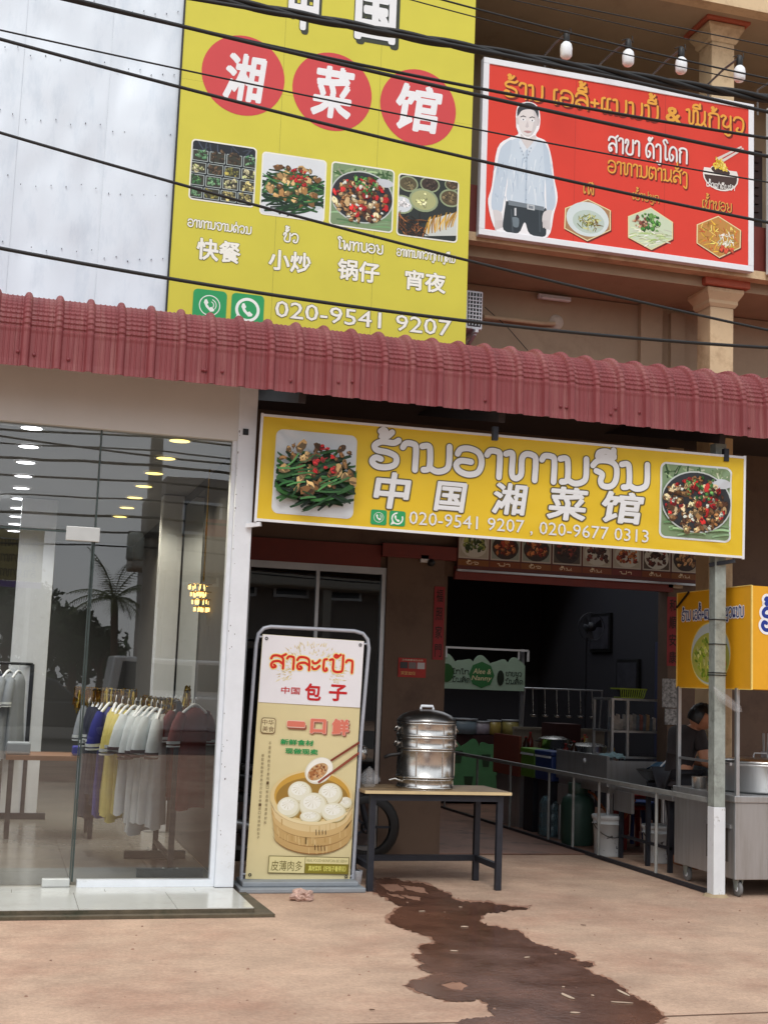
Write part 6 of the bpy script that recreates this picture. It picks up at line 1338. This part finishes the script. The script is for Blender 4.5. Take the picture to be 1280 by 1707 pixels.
def shirt(p, rot, col, var, lab, grp, sc=1):
    t = thing('hanging_shirt', lab, 'shirt', p, grp); t.rotation_euler = (0, random.uniform(-.04,.04), rot); t.scale = (sc, sc, sc*random.uniform(.97,1.05))
    for nm, me in SHM[var]:
        key = (nm, me.name, col)
        if key not in _cm:
            m2 = me.copy(); m2.materials.append(m_white if nm == 'hanger' else ((m_stripe if col == 'white' else m_cols['white']) if nm == 'cuff' else m_cols[col])); _cm[key] = m2
        o = bpy.data.objects.new(nm, _cm[key]); COL.objects.link(o); o.parent = t
random.seed(77)
row = [(282,1190,'white',9.98),(274,1188,'white',10.05),(265,1187,'white',10.12),(256,1186,'white',10.19),(247,1185,'white',10.26),(238,1184,'white',10.33),(226,1183,'yellow',10.4),(216,1182,'yellow',10.46),(206,1180,'yellow',10.52),(198,1178,'blue',10.66),(188,1176,'navy',10.85),(183,1174,'navy',10.95),(174,1172,'navy',11.05),(166,1170,'grey',11.2)]
for i, (x, y, c_, yy_) in enumerate(row):
    lab = {'white':'white shirt with striped cuffs on the front rack','yellow':'yellow shirt behind the white shirts','blue':'bright blue shirt hanging behind the yellow shirts','navy':'navy shirt at the far end of the rack','grey':'grey shirt hanging last on the front rack'}[c_]
    k = sum(1 for r in row[:i+1] if r[2] == c_)-1; lab = lab+', '+ORD[k]+' of its colour from the glass'
    p = P(x, y, 1, yy_); p.x -= .06; shirt(p, R_(68+random.uniform(-10,10)), c_, i % 3, lab, c_+' shirts on the front rack', random.uniform(.93,1.06))
for i in range(7):
    p = Vector((1.40-.012*i, 9.82+i*.2, 1.26)); shirt(p, R_(40+random.uniform(-10,10)), 'maroon', i % 3, 'maroon shirt with pale cuffs along the right wall, '+ORD[i]+' from the glass', 'maroon shirts by the right wall', .85)
for i in range(9):
    p = Vector((-.55+.09*i, 13.0+.05*i, 1.45)); shirt(p, R_(70+random.uniform(-10,10)), random.choice(['navy','grey','navy']), i % 3, 'dark garment on the rear rack, '+ORD[i]+' from the left', 'garments on the rear rack', 1)
def rack(lab, a, b, z, feet):
    t = thing('clothes_rack', lab, 'clothes rack', (a[0],a[1],ZS))
    for p in (a, b):
        MB().box((p[0]-.02,p[1]-.02,ZS+.03), (p[0]+.02,p[1]+.02,z)).build('upright', m_dark, t); ft = MB().box((p[0]-feet,p[1]-.03,ZS), (p[0]+feet,p[1]+.03,ZS+.06)).build('foot', m_dark, t, .004)
        for dx in (-.05,.05): MB().lathe([(0,.008),(.008,.006),(.01,0)], (p[0]+dx,p[1]-.02,ZS+.06), 8).build('bolt', m_alu, ft)
    MB().tube([(a[0],a[1],z), (b[0],b[1],z)], .014, 8).build('rail', m_dark, t); return t
t = rack('dark steel clothes rack standing right behind the glass', (1.28,9.78), (1.28,10.75), 1.30, .24)
a, b = P(284,1178,1,9.98), P(166,1160,1,11.2); MB().tube([a, b], .012, 8).build('side_rail', m_dark, t); MB().bar((1.28,9.8,.18), (1.28,10.74,.18), .03).build('lower_bar', m_dark, t)
rack('clothes rack with dark garments deep in the shop', (-.65,12.95), (.3,13.5), 1.55, .22)
def tinsel(lab, a, b, n, h, seed):
    random.seed(seed); mb = MB(); a = Vector(a); b = Vector(b)
    for i in range(n):
        p = a.lerp(b, random.random())+Vector((random.uniform(-.02,.02), random.uniform(-.03,.03), random.uniform(-.01,.02))); l = h*random.uniform(.5,1.1); d = Vector((random.uniform(-.6,1), random.uniform(-.5,.5), 0)).normalized()*.0045; s_ = Vector((random.uniform(-.02,.02), random.uniform(-.02,.02), 0))
        mb.add([p-d, p+d, p+d+s_*.5+Vector((0,0,-l*.5)), p-d+s_*.5+Vector((0,0,-l*.5)), p+d*1.2+s_+Vector((0,0,-l)), p-d*1.2+s_+Vector((0,0,-l))], [(0,1,2,3),(3,2,4,5)])
    t = thing('tinsel_garland', lab, 'garland', a); mb.build('gold_strips', mat('gold_foil', (206,170,70), .18, 1, vary=.3, scale=40), t, fix=False)['kind'] = 'stuff'; MB().tube([a, b], .012, 6).build('cord', m_blackp, t)
tinsel('gold tinsel fringe strung along the rear of the front rack', P(128,1148,1,11.2), P(226,1152,1,10.4), 300, .2, 1)
tinsel('gold tinsel fringe over the white shirts', P(238,1162,1,10.3), P(297,1168,1,9.95), 200, .15, 2)
tinsel('gold tinsel fringe over the maroon shirts', (1.33,9.75,1.38), (1.5,11.0,1.40), 200, .15, 3)
# interior columns, shelf tables, chandelier
for px_, yc, wv, lab in ((276,12.6,.2,'white square column inside the shop behind the racks'), (52,13.6,.35,'pale column at the left inside the shop')):
    p = P(px_,1050,1,yc); tag(MB().box((p.x-wv/2,yc-.1,ZS), (p.x+wv/2,yc+.1,3.2)).build('shop_column', m_white, None, .005), lab, 'column')
t = thing('chandelier', 'gold crystal chandelier glowing deep in the shop', 'chandelier', P(338,1000,1,10.7)); cc = P(338,1000,1,10.7); random.seed(31); mb = MB()
for k in range(90):
    a = random.uniform(0,6.28); lv = random.choice([0,.06,.12,.18]); r_ = .12-lv*.3; p = cc+Vector((r_*math.cos(a), r_*math.sin(a), .1-lv)); mb.box(p-Vector((.004,.004,.016)), p+Vector((.004,.004,.016)))
mb.build('crystals', lamp_mat('crystal_glow', (255,214,130), 2.5), t)['kind'] = 'stuff'
for lv in (0,.06,.12,.18): MB().tube([cc+Vector(((.12-lv*.3)*math.cos(i*.3142), (.12-lv*.3)*math.sin(i*.3142), .12-lv)) for i in range(21)], .004, 6).build('ring', mat('brass', (190,150,70), .25, 1), t)
MB().tube([cc+Vector((0,0,.15)), Vector((cc.x,cc.y,3.2))], .008, 6).build('chain', MATS['brass'], t)
random.seed(41)
for i, (x, y) in enumerate(((-.4,11.6), (.5,12.2), (-1.5,12.6))):
    t = thing('display_table', ['display table with folded clothes nearest the glass door', 'display table with folded clothes left of the white column', 'display table at the far left inside the shop'][i], 'table', (x,y,ZS)); MB().box((x-.4,y-.3,.72), (x+.4,y+.3,.76)).build('table_top', mat('shop_wood', (120,84,60), .5), t)
    for dx in (-.37,.33):
        for dy in (-.27,.23): MB().box((x+dx,y+dy,ZS), (x+dx+.04,y+dy+.04,.72)).build('leg', m_dark, t)
    for k in (0, 2):
        xx = x-.3+(k % 3)*.28; yy_ = y-.15+(k//3)*.3; tag(MB().box((xx-.1,yy_-.1,.762), (xx+.1,yy_+.1,.80+random.uniform(.02,.1))).build('folded_clothes', m_cols[random.choice(list(m_cols))], None, .015), ('left' if k == 0 else 'right')+' pile of folded clothes on the '+['table nearest the glass door','table left of the white column','table at the far left of the shop'][i], 'clothes', 'folded clothes piles')
# ------------------------------------------------------------------ far side of the street (seen mirrored in the shop glass)
def mir(x, y, yv): p = P(x, y, 1, yv); return Vector((p.x, 2*GY-yv, p.z))
t = thing('utility_pole', 'concrete utility pole with crossarm across the street', 'utility pole', mir(250,1100,27)*1); pb = mir(248,1000,27); m_conc = mat('grey_concrete', (150,148,140), .85, vary=.1)
MB().tube([(pb.x,pb.y,0), (pb.x,pb.y,9.5)], [.17,.11], 12).build('pole', m_conc, t); MB().bar((pb.x-.9,pb.y,8.2), (pb.x+.9,pb.y,8.2), .1).build('crossarm', m_dark, t); MB().bar((pb.x-.5,pb.y+.1,4.3), (pb.x+.5,pb.y+.1,4.3), .12).build('crossarm', m_dark, t)
for dx in (-.35,.3): MB().lathe([(0,0),(.16,0),(.18,.05),(.18,.5),(.14,.56),(0,.58)], (pb.x+dx,pb.y+.25,3.75), 16).build('junction_box', m_galv, t)
for k in range(9):
    z = 3.9+k*.32; pc = pb.y+.2+.05*k; q = [Vector((-40,pc,z+.5)), Vector((-15,pc,z)), Vector((pb.x,pc,z+.15)), Vector((20,pc,z)), Vector((45,pc,z+.4))]; c = []
    for i in range(len(q)-1):
        for j in range(8): t_ = j/8; c.append(q[i].lerp(q[i+1], t_)-Vector((0,0,.5*t_*(1-t_)+(.05*math.sin(k)))))
    tag(MB().tube(c, .018+.006*(k % 3), 6).build('street_cable', m_cable), 'black street cable across the road, '+ORD[k]+' from below', 'cable', 'cables across the street')
def leaf_crown(mb, c, r, n, ls, seed, sq=.8):
    random.seed(seed)
    for i in range(n):
        d = Vector((random.gauss(0,1), random.gauss(0,1), random.gauss(0,1))).normalized(); k = .45+.6*abs(noise.noise(d*1.8+Vector((seed,0,0)))); p = Vector(c)+Vector((d.x*r, d.y*r, d.z*r*sq))*k*random.uniform(.6,1.15)
        u = Vector((random.gauss(0,1), random.gauss(0,1), random.gauss(0,1))).normalized(); v = u.cross(d).normalized(); mb.add([p-u*ls, p+v*ls*.5, p+u*ls, p-v*ls*.5], [(0,1,2,3)])
m_leaf = mat('dark_leaves', (52,74,40), .7, vary=.4, scale=3); m_bark = mat('bark', (86,70,56), .9, vary=.2)
def tree(lab, x, y, h, r, seed):
    t = thing('street_tree', lab, 'tree', (x,y,0), 'trees across the street'); random.seed(seed); MB().tube([(x,y,0), (x+.1,y,h*.3), (x,y+.1,h*.6)], [.2,.15,.08], 8).build('trunk', m_bark, t)
    for k in range(5): a = k*1.256; MB().tube([(x,y,h*.4), (x+r*.5*math.cos(a),y+r*.5*math.sin(a),h*.7)], [.08,.03], 6).build('limb', m_bark, t)
    mb = MB(); [leaf_crown(mb, (x+random.uniform(-.5,.5)*r,y+random.uniform(-.5,.5)*r,h*.68+random.uniform(-.3,.3)*r), r*.65, 700, .16, seed+k, .8) for k in range(5)]; mb.build('crown', m_leaf, t, fix=False)
for i, (px_, yv, h, r) in enumerate(((60,52,4.6,2.4), (120,50,4.0,2.0), (5,56,5.2,2.6), (165,60,3.6,1.8))):
    p = mir(px_, 1100, yv); tree(['broad dark tree left of the palm across the street','low bushy tree beside the palm across the street','tall dark tree at the far left across the street','small tree behind the palm across the street'][i], p.x, p.y, h, r, 60+i)
pt = mir(190,1000,48); t = thing('palm_tree', 'palm tree with drooping fronds across the street', 'palm tree', (pt.x,pt.y,0)); MB().tube([(pt.x+.3,pt.y,0), (pt.x+.15,pt.y,pt.z*.5), (pt.x,pt.y,pt.z)], [.2,.15,.13], 10).build('trunk', m_bark, t); random.seed(71)
for k in range(18):
    a = 6.2832*k/18+random.uniform(-.2,.2); el = random.uniform(.1,1.35); L_ = random.uniform(1.7,2.4); mb = MB(); prev = Vector(pt); d = Vector((math.cos(a)*math.cos(el), math.sin(a)*math.cos(el), math.sin(el))); pts = [prev.copy()]
    for s_ in range(10): d = (d-Vector((0,0,.13))).normalized(); prev = prev+d*L_/10; pts.append(prev.copy())
    mb.tube(pts, .018, 5)
    for s_ in range(1, 10):
        for sg in (-1,1):
            for q in (0,.5):
                dd = (pts[s_]-pts[s_-1]).normalized(); b_ = pts[s_].lerp(pts[s_-1], q); sd2 = dd.cross(Vector((0,0,1))).normalized()*sg; l = .55*math.sin(math.pi*(s_/10*.85+.12)); tip = b_+sd2*l*.8+dd*l*.5-Vector((0,0,l*.4)); mb.add([b_-dd*.025, b_+dd*.025, tip], [(0,1,2)])
    mb.build('frond', mat('palm_leaf', (84,98,52), .6, vary=.3), t, fix=False)
# building across the street
bc = mir(330,1000,46); t = thing('concrete_building', 'grey concrete building with long canopy across the street', 'building', (bc.x+4,bc.y,0)); xl = mir(272,900,46).x
MB().box((xl,bc.y-8,0), (xl+16,bc.y,mir(300,795,46).z)).build('wall', mat('grey_render', (136,132,128), .8, vary=.1, scale=1), t)
MB().box((xl-1.2,bc.y,mir(300,960,46).z), (xl+16,bc.y+1.8,mir(300,905,46).z)).build('canopy', m_conc, t, .1); MB().box((xl+1.2,bc.y+1.81,mir(300,900,46).z), (xl+8,bc.y+1.86,mir(300,872,46).z)).build('red_band', mat('red_band', (150,60,56), .6), t)
for k in range(7):
    for lv in (4.6,6.4): wn = MB().box((xl+.6+k*2.1,bc.y+.002,lv), (xl+2.0+k*2.1,bc.y+.06,lv+1.2)).build('window', m_alu, t); MB().box((xl+.7+k*2.1,bc.y+.062,lv+.1), (xl+1.9+k*2.1,bc.y+.07,lv+1.1)).build('window_glass', mat('dark_glass', (40,46,52), .1), wn)
for k in range(5): MB().box((xl+k*3.2,bc.y+1.2,0), (xl+k*3.2+.3,bc.y+1.5,mir(300,960,46).z)).build('column', m_conc, t)
# unseen neighbouring shophouses across the street, added to block the low sky
for i, (xa, xb, hgt, rgb, lab) in enumerate(((xl+16.3,xl+27,8.5,(150,132,112),'unseen beige three bay shophouse right of the grey building across the street'), (xl+27.4,xl+40,9.5,(128,120,116),'unseen taller shophouse at the right end across the street'), (-34,-22,8,(140,126,110),'unseen beige shophouse at the left across the street'), (-21.5,-11,7.2,(120,124,128),'unseen grey shophouse beside the trees across the street'))):
    t = thing('unseen_shophouse', lab, 'building', (xa,bc.y-4,0), 'unseen shophouses across the street'); MB().box((xa,bc.y-9,0), (xb,bc.y,hgt)).build('wall', mat('row_wall_%d' % i, rgb, .8, vary=.08, scale=1), t); MB().box((xa-.1,bc.y-.1,hgt), (xb+.1,bc.y+.4,hgt+.3)).build('parapet', m_conc, t)
    MB().box((xa,bc.y+.01,2.9), (xb,bc.y+1.6,3.05)).build('canopy', m_dark, t)
    for k in range(int((xb-xa)/2.4)):
        for lv in (3.8,6.0): wn = MB().box((xa+.6+k*2.4,bc.y+.002,lv), (xa+2.0+k*2.4,bc.y+.06,lv+1.3)).build('window', m_alu, t); MB().box((xa+.7+k*2.4,bc.y+.062,lv+.1), (xa+1.9+k*2.4,bc.y+.07,lv+1.2)).build('window_glass', mat('dark_glass', (40,46,52), .1), wn)
        MB().box((xa+.4+k*2.4,bc.y+.003,.05), (xa+2.2+k*2.4,bc.y+.05,2.7)).build('shutter', m_galv, t)
# hoarding
ha, hb = mir(-60,964,34), mir(76,884,34); t = thing('roadside_hoarding', 'olive roadside hoarding with lettering across the street', 'signboard', (hb.x,ha.y,0)); MB().box((ha.x,ha.y-.15,ha.z), (hb.x,ha.y,hb.z)).build('board', mat('olive_board', (150,140,84), .6, vary=.15), t); MB().box((ha.x,ha.y,ha.z-.18), (hb.x,ha.y+.02,ha.z-.02)).build('purple_strip', mat('purple_strip', (90,60,150), .5), t)
for x in (ha.x+.4, hb.x-.3): MB().tube([(x,ha.y-.08,0), (x,ha.y-.08,ha.z)], .06, 8).build('post', m_galv, t)
fh = Face(t, (hb.x, ha.y+.002, ha.z), (-1,0,0)); hh = hb.z-ha.z
for k in range(3): fh.lao('ຮ້ານອາຫານ ຕາມສັ່ງ', (.15, hh*(.68-.3*k)), (1.9, hh*(.82-.3*k)), (60,54,30), None, 1.6, px=False)
# cars across the street
def car(name, lab, c, L_, prof, cab, wdt, rgb, cat):
    t = thing(name, lab, cat, (c.x,c.y,0)); m = mat('car_paint_%d' % rgb[0], rgb, .22, .2, vary=.03); y0, y1 = c.y-wdt/2, c.y+wdt/2
    MB().prism([(c.x+x*L_, z) for x, z in prof], y0, y1, 1).build('body', m, t, .05); cb = MB(); cb.prism([(c.x+x*L_, z) for x, z in cab], y0+.1, y1-.1, 1); cb.build('cabin', m, t, .05)
    xs = [x for x, z in cab]; zs = [z for x, z in cab]; xm = sum(xs)/len(xs); zm = sum(zs)/len(zs)
    for sy in (y0+.095, y1-.095):
        for a, b in ((min(xs), xm-.015), (xm+.015, max(xs))):
            pl_ = [(c.x+max(a, min(b, xm+(x-xm)*.88))*L_, zm+(z-zm)*.72) for x, z in cab]; mb = MB(); mb.prism(pl_, sy-.008, sy+.008, 1); mb.build('side_window', MATS['dark_glass'], t)
    for x in (-.3,.31):
        for sy in (y0+.1, y1-.1): wh = MB().lathe([(.18,-.09),(.3,-.1),(.33,-.06),(.33,.06),(.3,.1),(.18,.09)], (c.x+x*L_,sy,.33), 20, 'y').build('wheel', m_blackp, t); MB().lathe([(0,-.095),(.17,-.09),(.19,0),(.17,.09),(0,.095)], (c.x+x*L_,sy,.33), 16, 'y').build('rim', m_alu, wh)
    for sy in (y0+.25, y1-.25): MB().box((c.x+.49*L_,sy-.15,.6), (c.x+.505*L_,sy+.15,.75)).build('headlight', m_bulb, t)
p = mir(60,1200,29.5); car('parked_sedan', 'dark grey sedan parked across the street', p, 4.5, [(-.5,.3),(.5,.3),(.5,.68),(.42,.78),(.2,.86),(-.4,.88),(-.5,.8)], [(-.38,.87),(.2,.86),(.08,1.28),(-.02,1.4),(-.2,1.4),(-.3,1.25)], 1.75, (52,56,62), 'car')
p = mir(352,1150,29.0); car('white_van', 'white van parked across the street', p, 4.6, [(-.5,.3),(.5,.3),(.5,.85),(.36,1.05),(-.5,1.05)], [(-.5,1.04),(.34,1.04),(.22,1.8),(-.48,1.85)], 1.8, (226,228,230), 'van')
# low hedge and far treeline closing the view behind the street
mb = MB(); random.seed(90)
for k in range(40): leaf_crown(mb, (-60+k*3+random.uniform(-1,1), -48+random.uniform(-4,4), 2.0), 2.6, 260, .3, 200+k, .9)
o_ = mb.build('far_trees', m_leaf, fix=False); o_['kind'] = 'stuff'; o_['label'] = 'far dark treeline across the street'; o_['category'] = 'trees'
